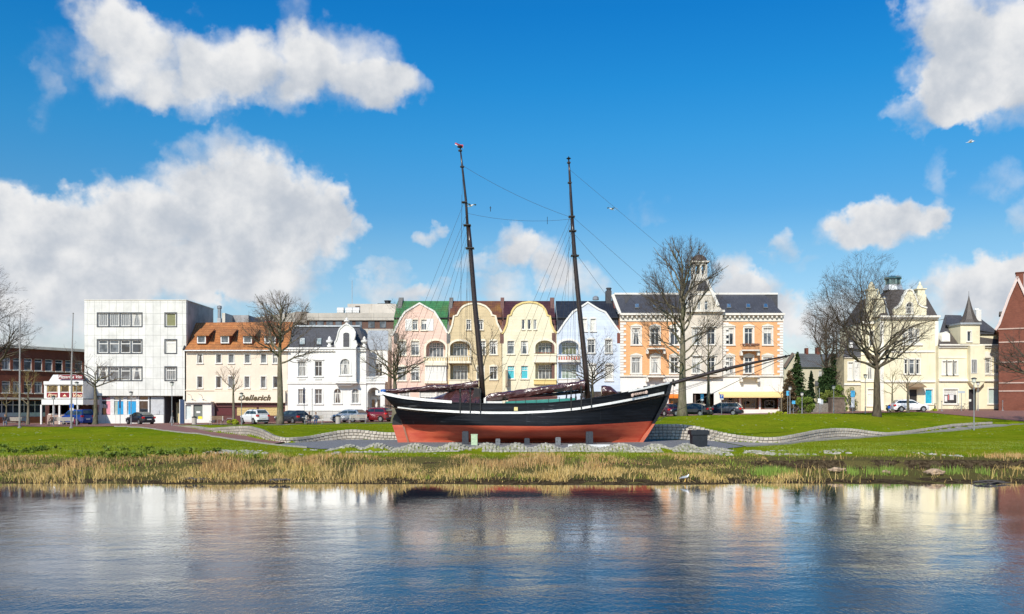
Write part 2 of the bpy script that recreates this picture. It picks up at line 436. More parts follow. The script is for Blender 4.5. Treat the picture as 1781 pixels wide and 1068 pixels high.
def hgt(X, Y):
    X = np.asarray(X, float); Y = bd_(np.asarray(Y, float))
    X, Y = np.broadcast_arrays(X, Y)
    Yw = np.interp(X, wX, wD); T = np.interp(X, wX, wT); B = np.interp(X, wX, wB); S = street_z(X)
    wob = (vnoise(X, Y * 0, 2.2, 1) - .5) * 1.1 + (vnoise(X, Y * 0, .6, 2) - .5) * .45
    Ys = Y + wob * np.exp(-((Y - 45) / 5.) ** 2)
    yy = Y + (vnoise(X, Y * 0, 5, 4) - .5) * .7 * np.exp(-((Y - 41.3) / 1.5) ** 2)
    bank = np.interp(yy, [30, 38.5, 41.2, 42.2, 43.5], [-1.6, -1.1, 0., .13, .22])
    step = np.clip((X - 11.5) / 1.5, 0, 1) * np.clip((28 - X) / 2, 0, 1) + .25 * np.clip((vnoise(X, Y * 0, 1.3, 77) - .55) * 5, 0, 1)
    step = np.clip(step, 0, 1)
    bank2 = np.interp(Ys, [43.5, 46.2, 46.45, 48, 50], [.22, .42, .74, .88, 1.0]) * step + np.interp(Ys, [43.5, 46, 48, 50], [.22, .55, .84, 1.0]) * (1 - step)
    fr = np.interp((Y - 50) / np.maximum(Yw - 50, 1), [0, 1], [0, 1])
    front = 1.0 + (B - 1.0) * fr
    front = front + .22 * np.exp(-((Y - 86) / 9) ** 2) * np.clip((-X - 30) / 8, 0, 1)
    h = np.where(Y < 43.5, bank, np.where(Y < 50, bank2, front))
    h = h + WL * np.clip((49 - Y) / 7.7, 0, 1)
    h = h + mound(X, Y)
    rise = np.clip((Y - Yw) / 16., 0, 1); rise = rise * rise * (3 - 2 * rise)
    back = T + (S - T) * rise
    back = back + .38 * np.exp(-((Y - 84) / 7.5) ** 2) * np.clip((X - 10) / 8, 0, 1) * np.clip((40 - X) / 6, 0, 1)
    jump = np.clip((Y - Yw - .15) / .3, 0, 1)
    h = h * (1 - jump) + back * jump
    bumps = (vnoise(X, Y, 3.1, 7) - .5) * .09 + (vnoise(X, Y, .9, 8) - .5) * .05
    fade = np.clip((Y - 43) / 4, 0.25, 1) * np.clip((99 - Y) / 4, 0, 1) * np.clip((np.abs(Y - Yw) - .3) / 2, 0, 1)
    plaza = np.clip((53.5 - Y) / 1.0, 0, 1) + np.clip(np.abs(X - 3) / 18 - .9, 0, 1)
    h = h + bumps * fade * np.clip(plaza + (Y > Yw), 0, 1)
    h = np.where(Y > 124, S + (Y - 124) * 0.0, h)
    return h
def H(x, y): return float(hgt(x, y))
def ground_hit(px, py, d0=36.5, d1=135):
    ds = np.arange(d0, d1, .1)
    z = CZ - (py - HY) * ds / F; hh = hgt(wx(px, ds), ds)
    i = np.argmax(z <= hh)
    if z[i] > hh[i]: i = len(ds) - 1
    d = ds[i]; return wx(px, d), d, float(hh[i])
gx = np.unique(np.concatenate([np.arange(-400, -80, 20), np.arange(-80, -34, .8), np.arange(-34, 36, .3), np.arange(36, 80, .8), np.arange(80, 401, 20)]))
gy = np.unique(np.concatenate([np.arange(-60, 32, 8), np.arange(32, 54, .18), np.arange(54, 76, .3), np.arange(76, 126, .6), np.arange(126, 160, 6), np.arange(160, 1200, 80)]))
GX, GY = np.meshgrid(gx, gy)
GZ = hgt(GX, GY)
nx_, ny_ = len(gx), len(gy)
idx = np.arange(nx_ * ny_).reshape(ny_, nx_)
FQ = np.stack([idx[:-1, :-1], idx[:-1, 1:], idx[1:, 1:], idx[1:, :-1]], -1).reshape(-1, 4)
def grass_mat(h, p):
    v = gcoord(h)
    n1 = h.noise(v, .35, 6, .6).outputs[0]; n2 = h.noise(v, 2.4, 5, .65).outputs[0]; n3 = h.noise(h.vm('MULTIPLY', v, (1, .5, 1)), 14, 4, .7).outputs[0]
    col = h.mix(h.ss(n1, .38, .62), (.115, .20, .005, 1), (.245, .30, .010, 1))
    col = h.mix(h.m('MULTIPLY', h.ss(n2, .44, .62), .75), col, (.05, .105, .004, 1))
    col = h.mix(h.m('MULTIPLY', h.ss(n3, .35, .7), .8), col, (.26, .30, .015, 1))
    n7 = h.noise(v, 7, 5, .75).outputs[0]; col = h.mix(h.m('MULTIPLY', h.ss(n7, .5, .72), .7), col, (.05, .10, .01, 1))
    vo = h.n('ShaderNodeTexVoronoi'); h.l(v, vo.inputs['Vector']); vo.inputs['Scale'].default_value = 1.7
    dz = h.noise(v, .5, 4, .6).outputs[0]
    daisy = h.m('MULTIPLY', h.m('MULTIPLY', h.m('LESS_THAN', vo.outputs['Distance'], .15), .8), h.ss(dz, .52, .60))
    big = h.noise(v, .12, 4, .6).outputs[0]
    col = h.mix(h.m('MULTIPLY', h.ss(big, .4, .6), .6), col, (.24, .25, .015, 1))
    col = h.mix(daisy, col, (.62, .62, .52, 1))
    at = h.n('ShaderNodeAttribute'); at.attribute_name = 'soil'
    n4 = h.noise(v, 3.0, 6, .7).outputs[0]
    sf = h.m('ADD', at.outputs['Fac'], h.m('MULTIPLY', h.m('SUBTRACT', n4, .5), .9))
    soil = h.mix(h.ss(h.noise(v, 5, 5, .7).outputs[0], .35, .7), (.035, .024, .014, 1), (.13, .095, .055, 1))
    at2 = h.n('ShaderNodeAttribute'); at2.attribute_name = 'dry'
    df = h.m('ADD', at2.outputs['Fac'], h.m('MULTIPLY', h.m('SUBTRACT', n4, .5), .9))
    col = h.mix(h.ss(df, .35, .65), col, (.13, .11, .04, 1))  # dry bank ground, its colour darkened for the shade between the reeds
    col = h.mix(h.ss(sf, .42, .58), col, soil)
    h.put(p.inputs['Base Color'], col); p.inputs['Roughness'].default_value = 1; p.inputs['Specular IOR Level'].default_value = 0.
    bump(h, p, h.m('ADD', n3, n2), .9, .12)
GRASS = mat('lawn_grass', grass_mat)
gm = np_mesh('ground', np.stack([GX, GY, GZ], -1).reshape(-1, 3), FQ, GRASS, smooth=True)
GY_ = GY; GY = bd_(GY)
wobx = (vnoise(GX, GY * 0, 2.2, 1) - .5) * 1.1 + (vnoise(GX, GY * 0, .6, 2) - .5) * .45
YS = GY + wobx * np.exp(-((GY - 45) / 5.) ** 2)
soil = np.interp(YS, [41.9, 42.8, 45.4, 46.1, 46.5, 46.8], [1, .25, .1, 1.0, 1.0, 0])
soil = np.where((YS > 43) & ((GX < 12) | (GX > 27)), soil * np.clip((vnoise(GX, GY*3, 1.3, 77) - .55) * 4, 0, 1), soil * np.clip(vnoise(GX, GY*2, .9, 78) * 2.2, .2, 1)).ravel()
dry = (np.interp(YS, [44, 46.6, 48.0, 50.5], [.8, .8, .55, 0.0]) * np.clip(1.1 - np.abs(GX) * 0.004, 0, 1)).ravel()
for nm, ar in (('soil', soil), ('dry', dry)):
    a = gm.attributes.new(nm, 'FLOAT', 'POINT'); a.data.foreach_set('value', ar.astype(np.float32))
link('ground', gm, kind='structure')

# ---- water
def water_mat(h, p):
    v = gcoord(h)
    p.inputs['Base Color'].default_value = (.006, .034, .075, 1)
    p.inputs['Roughness'].default_value = .02
    p.inputs['IOR'].default_value = 1.5
    p.inputs['Specular IOR Level'].default_value = .5
    a = h.noise(h.vm('MULTIPLY', v, (1.3, 1.6, 1)), .9, 3, .5, dist=.4).outputs[0]
    b = h.noise(h.vm('MULTIPLY', v, (2.1, 1.3, 1)), 5.2, 3, .55, dist=.5).outputs[0]
    c = h.noise(h.vm('MULTIPLY', v, (1.8, 1.2, 1)), 12., 2, .5).outputs[0]
    calm = h.noise(h.vm('MULTIPLY', v, (1, 2.2, 1)), .11, 4, .6).outputs[0]
    s = h.n('ShaderNodeSeparateXYZ'); h.l(v, s.inputs[0])
    near = h.ss(s.outputs[1], 39.5, 15.5, .07, 1.25)
    amp = h.m('MULTIPLY', near, h.ss(calm, .38, .62, .45, 1.25))
    hg = h.m('ADD', h.m('ADD', h.m('MULTIPLY', a, .013), h.m('MULTIPLY', b, .0072)), h.m('MULTIPLY', c, .0022))
    bn = h.n('ShaderNodeBump'); bn.inputs['Strength'].default_value = 1.0; bn.inputs['Distance'].default_value = 1.0
    h.l(h.m('MULTIPLY', hg, amp), bn.inputs['Height'])
    # still water: dark body under a Fresnel mirror that steepens towards grazing view
    fr = h.n('ShaderNodeFresnel'); fr.inputs['IOR'].default_value = 1.333; h.l(bn.outputs[0], fr.inputs['Normal'])
    fac = h.ss(fr.outputs[0], .27, .53, .26, .88)
    gl = h.n('ShaderNodeBsdfGlossy'); gl.inputs['Roughness'].default_value = .03; gl.inputs['Color'].default_value = (1, 1, 1, 1); h.l(bn.outputs[0], gl.inputs['Normal'])
    df = h.n('ShaderNodeBsdfDiffuse'); df.inputs['Color'].default_value = (.003, .034, .075, 1)
    ms = h.n('ShaderNodeMixShader'); h.l(fac, ms.inputs[0]); h.l(df.outputs[0], ms.inputs[1]); h.l(gl.outputs[0], ms.inputs[2])
    o = [q for q in h.t.nodes if q.type == 'OUTPUT_MATERIAL'][0]; h.l(ms.outputs[0], o.inputs[0])
WATER = mat('pond_water', water_mat)
MB().quad((-400, -60, WL), (400, -60, WL), (400, 41, WL), (-400, 41, WL)).build('water', WATER, kind='structure')

# ---- paved surfaces draped on the ground
def paver(name, a, b, mort, bw, rh, ms=.012, off=.5, stain=.4):
    def f(h, p):
        v = gcoord(h)
        br = h.n('ShaderNodeTexBrick'); br.offset = off
        wob = h.vm('ADD', v, h.vm('MULTIPLY', h.vm('SUBTRACT', h.noise(v, 1.3, 2).outputs['Color'], (.5, .5, .5)), (.12, .12, 0)))
        h.l(wob, br.inputs['Vector']); br.inputs['Scale'].default_value = 1
        br.inputs['Brick Width'].default_value = bw; br.inputs['Row Height'].default_value = rh
        br.inputs['Mortar Size'].default_value = ms; br.inputs['Mortar Smooth'].default_value = .3
        br.inputs['Color1'].default_value = c4(a); br.inputs['Color2'].default_value = c4(b); br.inputs['Mortar'].default_value = c4(mort)
        n = h.noise(v, .7, 6, .7).outputs[0]
        col = h.mix(h.m('MULTIPLY', h.ss(n, .4, .75), stain), br.outputs['Color'], c4(sc3(mort, 1.1)))
        h.put(p.inputs['Base Color'], col); p.inputs['Roughness'].default_value = .85
        bump(h, p, br.outputs['Fac'], -.6, .015)
    return mat(name, f)
REDPAVE = paver('red_clinker_paving', (.30, .12, .085), (.22, .09, .065), (.14, .09, .075), .24, .12)
GREYCOB = paver('grey_cobble_paving', (.27, .26, .26), (.19, .185, .19), (.09, .088, .088), .17, .17, .022, .5, .25)
PALEPAVE = paver('pale_concrete_paving', (.34, .31, .27), (.28, .255, .225), (.15, .14, .12), .4, .4, .012)
def drape(name, xs, ylo, yhi, m, off=.03, ny=40, **k):
    xs = np.asarray(xs, float); lo = ylo(xs); hi = yhi(xs)
    t = np.linspace(0, 1, ny)[:, None]
    Y = lo[None] + (hi - lo)[None] * t; X = np.broadcast_to(xs[None], Y.shape)
    Z = hgt(X, Y) + off
    # keep the sheet on the low side of the retaining wall
    Yw = np.interp(X, wX, wD); B = np.interp(X, wX, wB)
    if k.pop('low', False): Z = np.where(Y > Yw - .6, np.minimum(Z, B + off + .04), Z)
    n = len(xs); ii = np.arange(n * ny).reshape(ny, n)
    Q = np.stack([ii[:-1, :-1], ii[:-1, 1:], ii[1:, 1:], ii[1:, :-1]], -1).reshape(-1, 4)
    return link(name, np_mesh(name, np.stack([X, Y, Z], -1).reshape(-1, 3), Q, m), **k)
LPX = [(0,739.5),(140,740),(199,742),(246,744),(270,747),(317,753),(350,755.5),(370,760),(430,768),(480,774.5),(505,777),(540,780),(600,785)]
LPT = [ground_hit(a, b) for a, b in LPX]
RPX = [(1230,785),(1298,777),(1416,767.5),(1517,760.5),(1640,751),(1700,745.5),(1781,737)]
RPT = [ground_hit(a, b) for a, b in RPX]
lowX = np.array([p[0] for p in LPT] + [p[0] for p in RPT]); lowY = np.array([p[1] for p in LPT] + [p[1] for p in RPT])
o_ = np.argsort(lowX); lowX = lowX[o_]; lowY = lowY[o_]
flow = lambda X: np.interp(X, lowX, lowY)
fhi = lambda X: np.interp(X, wX, wD) + .2
xl = LPT[9][0]
drape('path', np.arange(wX[0] - 4, xl, .4), flow, lambda X: np.where(X < wX[0], 100., fhi(X)), REDPAVE, off=.09, kind='structure', low=True)
drape('plaza', np.arange(xl, RPT[1][0], .35), lambda X: np.maximum(flow(X), 53.2), fhi, GREYCOB, ny=60, kind='structure', low=True)
drape('path', np.arange(RPT[1][0], wX[-1], .4), flow, fhi, PALEPAVE, kind='structure', low=True)
# kerb stones along the low edge of the paving
def kerb(x0, x1, f, m, w=.11, up=.10, dz=0.):
    xs = np.arange(x0, x1, .5); mb = MB()
    P = [(x, float(f(x)), H(x, float(f(x))) + dz) for x in xs]
    for i in range(len(P) - 1):
        a, b = P[i], P[i + 1]
        mb.add([(a[0], a[1]-w, a[2]-.2), (b[0], b[1]-w, b[2]-.2), (b[0], b[1], b[2]-.2), (a[0], a[1], a[2]-.2),
                (a[0], a[1]-w, a[2]+up), (b[0], b[1]-w, b[2]+up), (b[0], b[1], b[2]+up), (a[0], a[1], a[2]+up)],
               [(4,5,6,7),(0,1,5,4),(2,3,7,6),(1,2,6,5),(3,0,4,7)])
    return mb
KERB = flat('concrete_kerb', (.34, .31, .27), .85, var=.25)
kerb(LPT[2][0], LPT[11][0], flow, KERB).build('kerb', KERB, kind='structure')
kerb(RPT[1][0], RPT[6][0], flow, KERB).build('kerb', KERB, kind='structure')
# street along the houses
def street_lo(X): return np.interp(X, [-90, -42, -38, -34, -12, 10, 36, 48, 52, 54, 57, 90], [94, 96, 99, 104, 104, 104, 104, 107, 99, 93, 84, 70])
drape('street', np.arange(-100, 100, 1.2), street_lo, lambda X: X * 0 + 126., REDPAVE, off=.05, kind='structure')
drape('footpath', np.arange(-34, 14, .8), lambda X: X * 0 + 95.2, lambda X: X * 0 + 97.6, PALEPAVE, off=.05, ny=12, kind='structure')
# ---- cobbled retaining walls
def island(name, a, b, c, rough=.85):
    def f(h, p):
        gi = h.n('ShaderNodeNewGeometry').outputs['Random Per Island']
        v = gcoord(h)
        n = h.noise(v, 12, 4, .7).outputs[0]
        col = h.mix(gi, c4(a), c4(b)); col = h.mix(h.m('MULTIPLY', h.ss(n, .4, .7), .55), col, c4(c))
        st = h.noise(v, .9, 5, .7).outputs[0]
        col = h.mix(h.m('MULTIPLY', h.ss(st, .5, .75), .5), col, c4(c))
        h.put(p.inputs['Base Color'], col); p.inputs['Roughness'].default_value = rough
        bump(h, p, n, .5, .02)
    return mat(name, f)
COB = island('granite_cobbles', (.60, .545, .46), (.44, .395, .335), (.34, .28, .215))
COB2 = island('river_cobbles', (.50, .465, .39), (.25, .235, .20), (.17, .17, .09))
JOINT = flat('wall_joint', (.15, .135, .11), .95)
def cobwall(x0, x1, label):
    rnd = random.Random(5)
    mb = MB(); mb.cur = 0
    # arc-length parametrisation along the wall line
    xs = np.arange(x0, x1, .05); ys = np.interp(xs, wX, wD)
    # smooth the polyline a little
    kk = np.ones(25) / 25.; ysm = np.convolve(np.pad(ys, 12, 'edge'), kk, 'valid')[:len(xs)]
    tt = np.interp(xs, wX, wT); tt = np.convolve(np.pad(tt, 12, 'edge'), kk, 'valid')[:len(xs)]
    bb = np.interp(xs, wX, wB)
    s = np.concatenate([[0], np.cumsum(np.hypot(np.diff(xs), np.diff(ysm)))])
    f = lambda q: (float(np.interp(q, s, xs)), float(np.interp(q, s, ysm)), float(np.interp(q, s, tt)), float(np.interp(q, s, bb)))
    L = s[-1]; q = 0
    # backing
    qs = np.arange(0, L, .4)
    for a, b in zip(qs[:-1], qs[1:]):
        A, B_ = f(a), f(b)
        y0, y1 = .03, .7
        mb.add([(A[0], A[1]+y0, A[3]-.4), (B_[0], B_[1]+y0, B_[3]-.4), (B_[0], B_[1]+y0, B_[2]-.05), (A[0], A[1]+y0, A[2]-.05),
                (B_[0], B_[1]+y1, B_[2]-.05), (A[0], A[1]+y1, A[2]-.05)], [(0,1,2,3),(3,2,4,5)])
    mb.cur = 1
    def stone(qc, w, zlo, zhi, ya, yb):
        g_ = .015
        A, B_ = f(max(qc - w/2 + g_, 0)), f(min(qc + w/2 - g_, L))
        j = rnd.uniform(-.015, .015); e = .022
        za, zb = zlo, zhi
        P = [(A[0], A[1]+ya+j+e, za), (B_[0], B_[1]+ya+j+e, za), (B_[0], B_[1]+ya+j+e, zb), (A[0], A[1]+ya+j+e, zb)]
        cx_ = (A[0]+B_[0])/2; cz_ = (za+zb)/2
        Q = [(cx_+(p[0]-cx_)*.84, p[1]-e, cz_+(p[2]-cz_)*.8) for p in P]
        R = [(A[0], A[1]+yb, za), (B_[0], B_[1]+yb, za), (B_[0], B_[1]+yb, zb), (A[0], A[1]+yb, zb)]
        mb.add(P + Q + R, [(4,5,6,7),(0,1,5,4),(1,2,6,5),(2,3,7,6),(3,0,4,7),(3,2,10,11),(1,0,8,9),(2,1,9,10),(0,3,11,8)])
    while q < L - .3:
        w = rnd.uniform(.25, .36)
        X, Y, T, B_ = f(q + w/2)
        stone(q + w/2, w, T - .19, T + rnd.uniform(0, .02), -.06, .5)       # coping course
        q += w
    row = 1
    zc = .22
    while row < 14:
        q = rnd.uniform(0, .2); any_ = False
        while q < L - .3:
            w = rnd.uniform(.24, .38)
            X, Y, T, B_ = f(q + w/2)
            top = T - zc; bot = top - .19
            if top > B_ - .02:
                stone(q + w/2, w, max(bot, B_ - .12) + .01, top, -.0 + row * -.012, .2); any_ = True
            q += w
        zc += .22; row += 1
        if not any_: break
    mb.build('retaining_wall', [JOINT, COB], label=label, cat='retaining wall', group='cobbled wave walls at the lawn edge')
cobwall(wX[0], 2.0, 'wavy pale cobbled wall on the left, from the red path to behind the ship stern')
cobwall(2.05, wX[-1], 'wavy pale cobbled wall on the right, running from the ship bow to the street corner')
# ---- cobbles bedded on the waterside mounds
def cobbles():
    rnd = random.Random(11); mb = MB()
    def st(x, y, s, z):
        a = rnd.uniform(-.5, .5); c, n = math.cos(a), math.sin(a)
        w, d, hh = s * rnd.uniform(.38, .5), s * rnd.uniform(.38, .5), s * rnd.uniform(.3, .5)
        tilt = rnd.uniform(-.03, .03)
        P = [(-w, -d, -.08), (w, -d, -.08), (w, d, -.08), (-w, d, -.08)]
        Q = [(-w, -d, hh*.45), (w, -d, hh*.45), (w, d, hh*.45), (-w, d, hh*.45)]
        R = [(-w*.6, -d*.6, hh*.8+tilt), (w*.6, -d*.6, hh*.8-tilt), (w*.6, d*.6, hh*.8-tilt), (-w*.6, d*.6, hh*.8+tilt)]
        mb.add([(x + px*c - py*n, y + px*n + py*c, z + pz) for px, py, pz in P + Q + R],
               [(8,9,10,11),(0,1,5,4),(1,2,6,5),(2,3,7,6),(3,0,4,7),(4,5,9,8),(5,6,10,9),(6,7,11,10),(7,4,8,11)])
    x = -10.6
    while x < 12.4:
        y = 50.1 + rnd.uniform(0, .1)
        while y < 53.3:
            gap = vnoise(x, y, 1.6, 21); lowside = np.clip((y - 50.1) / 1.6, 0, 1)
            if gap + .42 * lowside > .42 + rnd.uniform(-.1, .1):
                st(x + rnd.uniform(-.02, .02), y, .19, H(x, y))
            y += .2
        x += .2
    for i in range(900):      # scattered along the right bank
        x = rnd.uniform(10, 24.5); y = rnd.uniform(48.6, 52.2) - (x - 11) * .045
        if vnoise(x, y, 1.3, 31) < .45 + (x - 10) * .012: continue
        st(x, y, rnd.uniform(.12, .22), H(x, y))
    for i in range(500):
        x = rnd.uniform(-17, -9.5); y = rnd.uniform(48.8, 52.5)
        if vnoise(x, y, 1.1, 33) < .58: continue
        st(x, y, rnd.uniform(.12, .2), H(x, y))
    mb.build('cobblestones', COB2, kind='stuff', label='pale cobblestones bedded along the top of the river bank in front of the ship')
cobbles()
# ---- bank vegetation: blades as one tangle
def blade_mat(name, cols, rough=.7):
    def f(h, p):
        gi = h.n('ShaderNodeNewGeometry').outputs['Random Per Island']
        r = h.n('ShaderNodeValToRGB'); h.l(gi, r.inputs[0])
        el_ = r.color_ramp.elements
        el_[0].color = c4(cols[0]); el_[0].position = 0
        el_[1].color = c4(cols[-1]); el_[1].position = 1
        for i, c in enumerate(cols[1:-1]):
            e = el_.new((i + 1) / (len(cols) - 1)); e.color = c4(c)
        n = h.noise(gcoord(h), .9, 3, .6).outputs[0]
        col = h.mix(h.m('MULTIPLY', h.ss(n, .35, .65), .5), r.outputs[0], c4(sc3(cols[len(cols)//2], .7)))
        h.put(p.inputs['Base Color'], col); p.inputs['Roughness'].default_value = rough
        p.inputs['Specular IOR Level'].default_value = .2
        p.inputs['Transmission Weight'].default_value = 0
    return mat(name, f)
def blades(name, X, Y, Hh, Wd, lean, m, label, seed=0, zoff=0., bankmap=False):
    r = np.random.RandomState(seed); n = len(X)
    if bankmap: Y = bi_(Y)
    Z = hgt(X, Y) - .03 + zoff
    lean = lean * r.choice([.6, 1., 1.7], n)
    a = r.uniform(0, 2*np.pi, n); la = r.uniform(0, 2*np.pi, n); ln = np.abs(r.normal(0, lean, n))
    dx, dy = np.cos(a) * Wd / 2, np.sin(a) * Wd / 2
    lx, ly = np.cos(la) * ln * Hh, np.sin(la) * ln * Hh
    V = np.zeros((n, 5, 3))
    V[:, 0] = np.stack([X - dx, Y - dy, Z], -1); V[:, 1] = np.stack([X + dx, Y + dy, Z], -1)
    mzh = Hh * .6
    V[:, 2] = np.stack([X + dx*.7 + lx*.35, Y + dy*.7 + ly*.35, Z + mzh], -1); V[:, 3] = np.stack([X - dx*.7 + lx*.35, Y - dy*.7 + ly*.35, Z + mzh], -1)
    V[:, 4] = np.stack([X + lx, Y + ly, Z + Hh * np.sqrt(np.clip(1 - ln**2 * .5, .3, 1))], -1)
    b = (np.arange(n) * 5)[:, None]
    T = np.concatenate([b + [0, 1, 2], b + [0, 2, 3], b + [3, 2, 4]], 0)
    return link(name, np_mesh(name, V.reshape(-1, 3), T, m), kind='stuff', label=label)
R_ = np.random.RandomState(4)
REED = blade_mat('dry_reed', [(.52, .29, .11), (.64, .42, .17), (.40, .18, .06), (.68, .48, .22), (.28, .20, .06), (.50, .24, .09)])
SEDGE = blade_mat('olive_sedge', [(.42, .31, .07), (.68, .45, .15), (.74, .53, .23), (.30, .23, .05), (.58, .34, .11)])
GREENB = blade_mat('green_blades', [(.14, .23, .01), (.20, .29, .02), (.29, .33, .06), (.10, .165, .008), (.30, .27, .06)])
FRESH = blade_mat('fresh_shoots', [(.16, .27, .04), (.24, .34, .06), (.13, .21, .03)])
def sample(n, x0, x1, y0, y1, dens):
    X = R_.uniform(x0, x1, n); Y = R_.uniform(y0, y1, n)
    k = R_.uniform(0, 1, n) < dens(X, Y); return X[k], Y[k]
dpatch = lambda X, Y: np.clip((vnoise(X, Y, 1.2, 41) - .29) * 2.6, .08, 1) * np.clip((vnoise(X, Y, .45, 42)) * 1.6, .15, 1)
def reed_d(X, Y):
    reg = np.where((X > 13.2) & (X < 24.8), .06, 1.)
    return dpatch(X, Y) * reg
X_, Y_ = sample(130000, -34, 34, 41.4, 49.3, reed_d)
hh_ = (.10 + .62 * vnoise(X_, Y_*.6, 1.5, 43)**1.5) * R_.uniform(.4, 1.2, len(X_)) * np.interp(Y_, [41.4, 42.4, 44.5, 46.5, 49.3], [1.0, 1.55, 1.1, .9, .35])
up_ = Y_ + (vnoise(X_, Y_, 2.2, 91) - .5) * 5.5 > 45.4
blades('dry_reeds', X_[up_], Y_[up_], hh_[up_], R_.uniform(.012, .03, up_.sum()), .6, REED, 'tangled reddish brown and straw coloured reeds along the upper river bank', 1, bankmap=True)
lw_ = ~up_
blades('bank_sedge', X_[lw_], Y_[lw_], hh_[lw_]*.8, R_.uniform(.012, .028, lw_.sum()), .7, SEDGE, 'olive and straw coloured sedge leaning over the water edge', 11, bankmap=True)
X_, Y_ = sample(75000, -34, 34, 41.8, 51.5, lambda X, Y: np.clip((vnoise(X, Y, 2.3, 51) - .3) * 2, .05, 1) * np.interp(Y, [47.5, 49], [.4, 1]) * np.where(mound(X, Y) > .12, .06, 1) * np.where((X > 13) & (X < 25) & (Y < 46.2), .35, 1))
hh_ = (.07 + .30 * vnoise(X_, Y_, 1.1, 53)**2) * R_.uniform(.5, 1.2, len(X_))
blades('bank_grass', X_, Y_, hh_, R_.uniform(.014, .03, len(X_)), .4, GREENB, 'short green grass growing between the reeds and the cobbles', 2, bankmap=True)
# fresh upright green shoots at the water's edge on the right
cl = [(wx(a, 41.), b) for a, b in ((1345, .8), (1362, .8), (1378, .6), (1503, .35), (1535, .3), (1560, .45), (1580, .6), (1668, .4), (1690, .35), (1352, .7), (1735, .3))]
Xa = []; Ya = []
for c_, w_ in cl:
    k = int(130 * w_ / .5); Xa.append(R_.normal(c_, w_ * .5, k)); Ya.append(R_.normal(43.9, .3, k))
X_ = np.concatenate(Xa); Y_ = np.concatenate(Ya)
blades('green_shoots', X_, Y_, R_.uniform(.2, .5, len(X_)), R_.uniform(.015, .03, len(X_)), .15, FRESH, 'bright green upright shoots in clumps at the water edge on the right', 3, bankmap=True)
# lawn tufts
X_, Y_ = sample(70000, -42, 42, 50.5, 62, lambda X, Y: (np.where((X > xl) & (X < RPT[1][0] + .5) & (Y > 49.9), 0, 1.) * (Y < flow(X) - .3)) * np.clip((vnoise(X, Y, 1.5, 61)) * 1.6 - .2, .1, 1))
blades('lawn_tufts', X_, Y_, R_.uniform(.04, .11, len(X_)), R_.uniform(.02, .04, len(X_)), .5, GREENB, 'short uneven lawn grass on the slope above the bank', 4)
# broad leaved dark weeds on the left lawn slope
def weeds():
    V = []; T = []; r = np.random.RandomState(9)
    for i in range(330):
        x = r.uniform(-33, -13); y = r.uniform(47.2, 55.5)
        if vnoise(x, y, 2.2, 71) < .55 or y > 56 + (x + 33) * -.32: continue
        z = H(x, y)
        for j in range(26):
            a = r.uniform(0, 6.28); rad = r.uniform(0, .28); l = r.uniform(.05, .11); hz = r.uniform(.03, .26) * (1 - rad * 1.6)
            c = np.array([x + math.cos(a) * rad, y + math.sin(a) * rad, z + hz])
            u = r.normal(0, 1, 3); u /= np.linalg.norm(u); w = np.cross(u, [0, 0, 1]); w /= (np.linalg.norm(w) + 1e-6)
            n = len(V); V += [c - u * l, c + w * l * .7, c + u * l, c - w * l * .7]; T.append([n, n+1, n+2, n+3])
    return link('weeds', np_mesh('weeds', V, T, blade_mat('dark_weed_leaf', [(.05, .11, .015), (.12, .19, .02), (.18, .22, .03), (.035, .075, .012)])), kind='stuff', label='clumps of dark broad leaved weeds on the lawn slope at the left')
weeds()
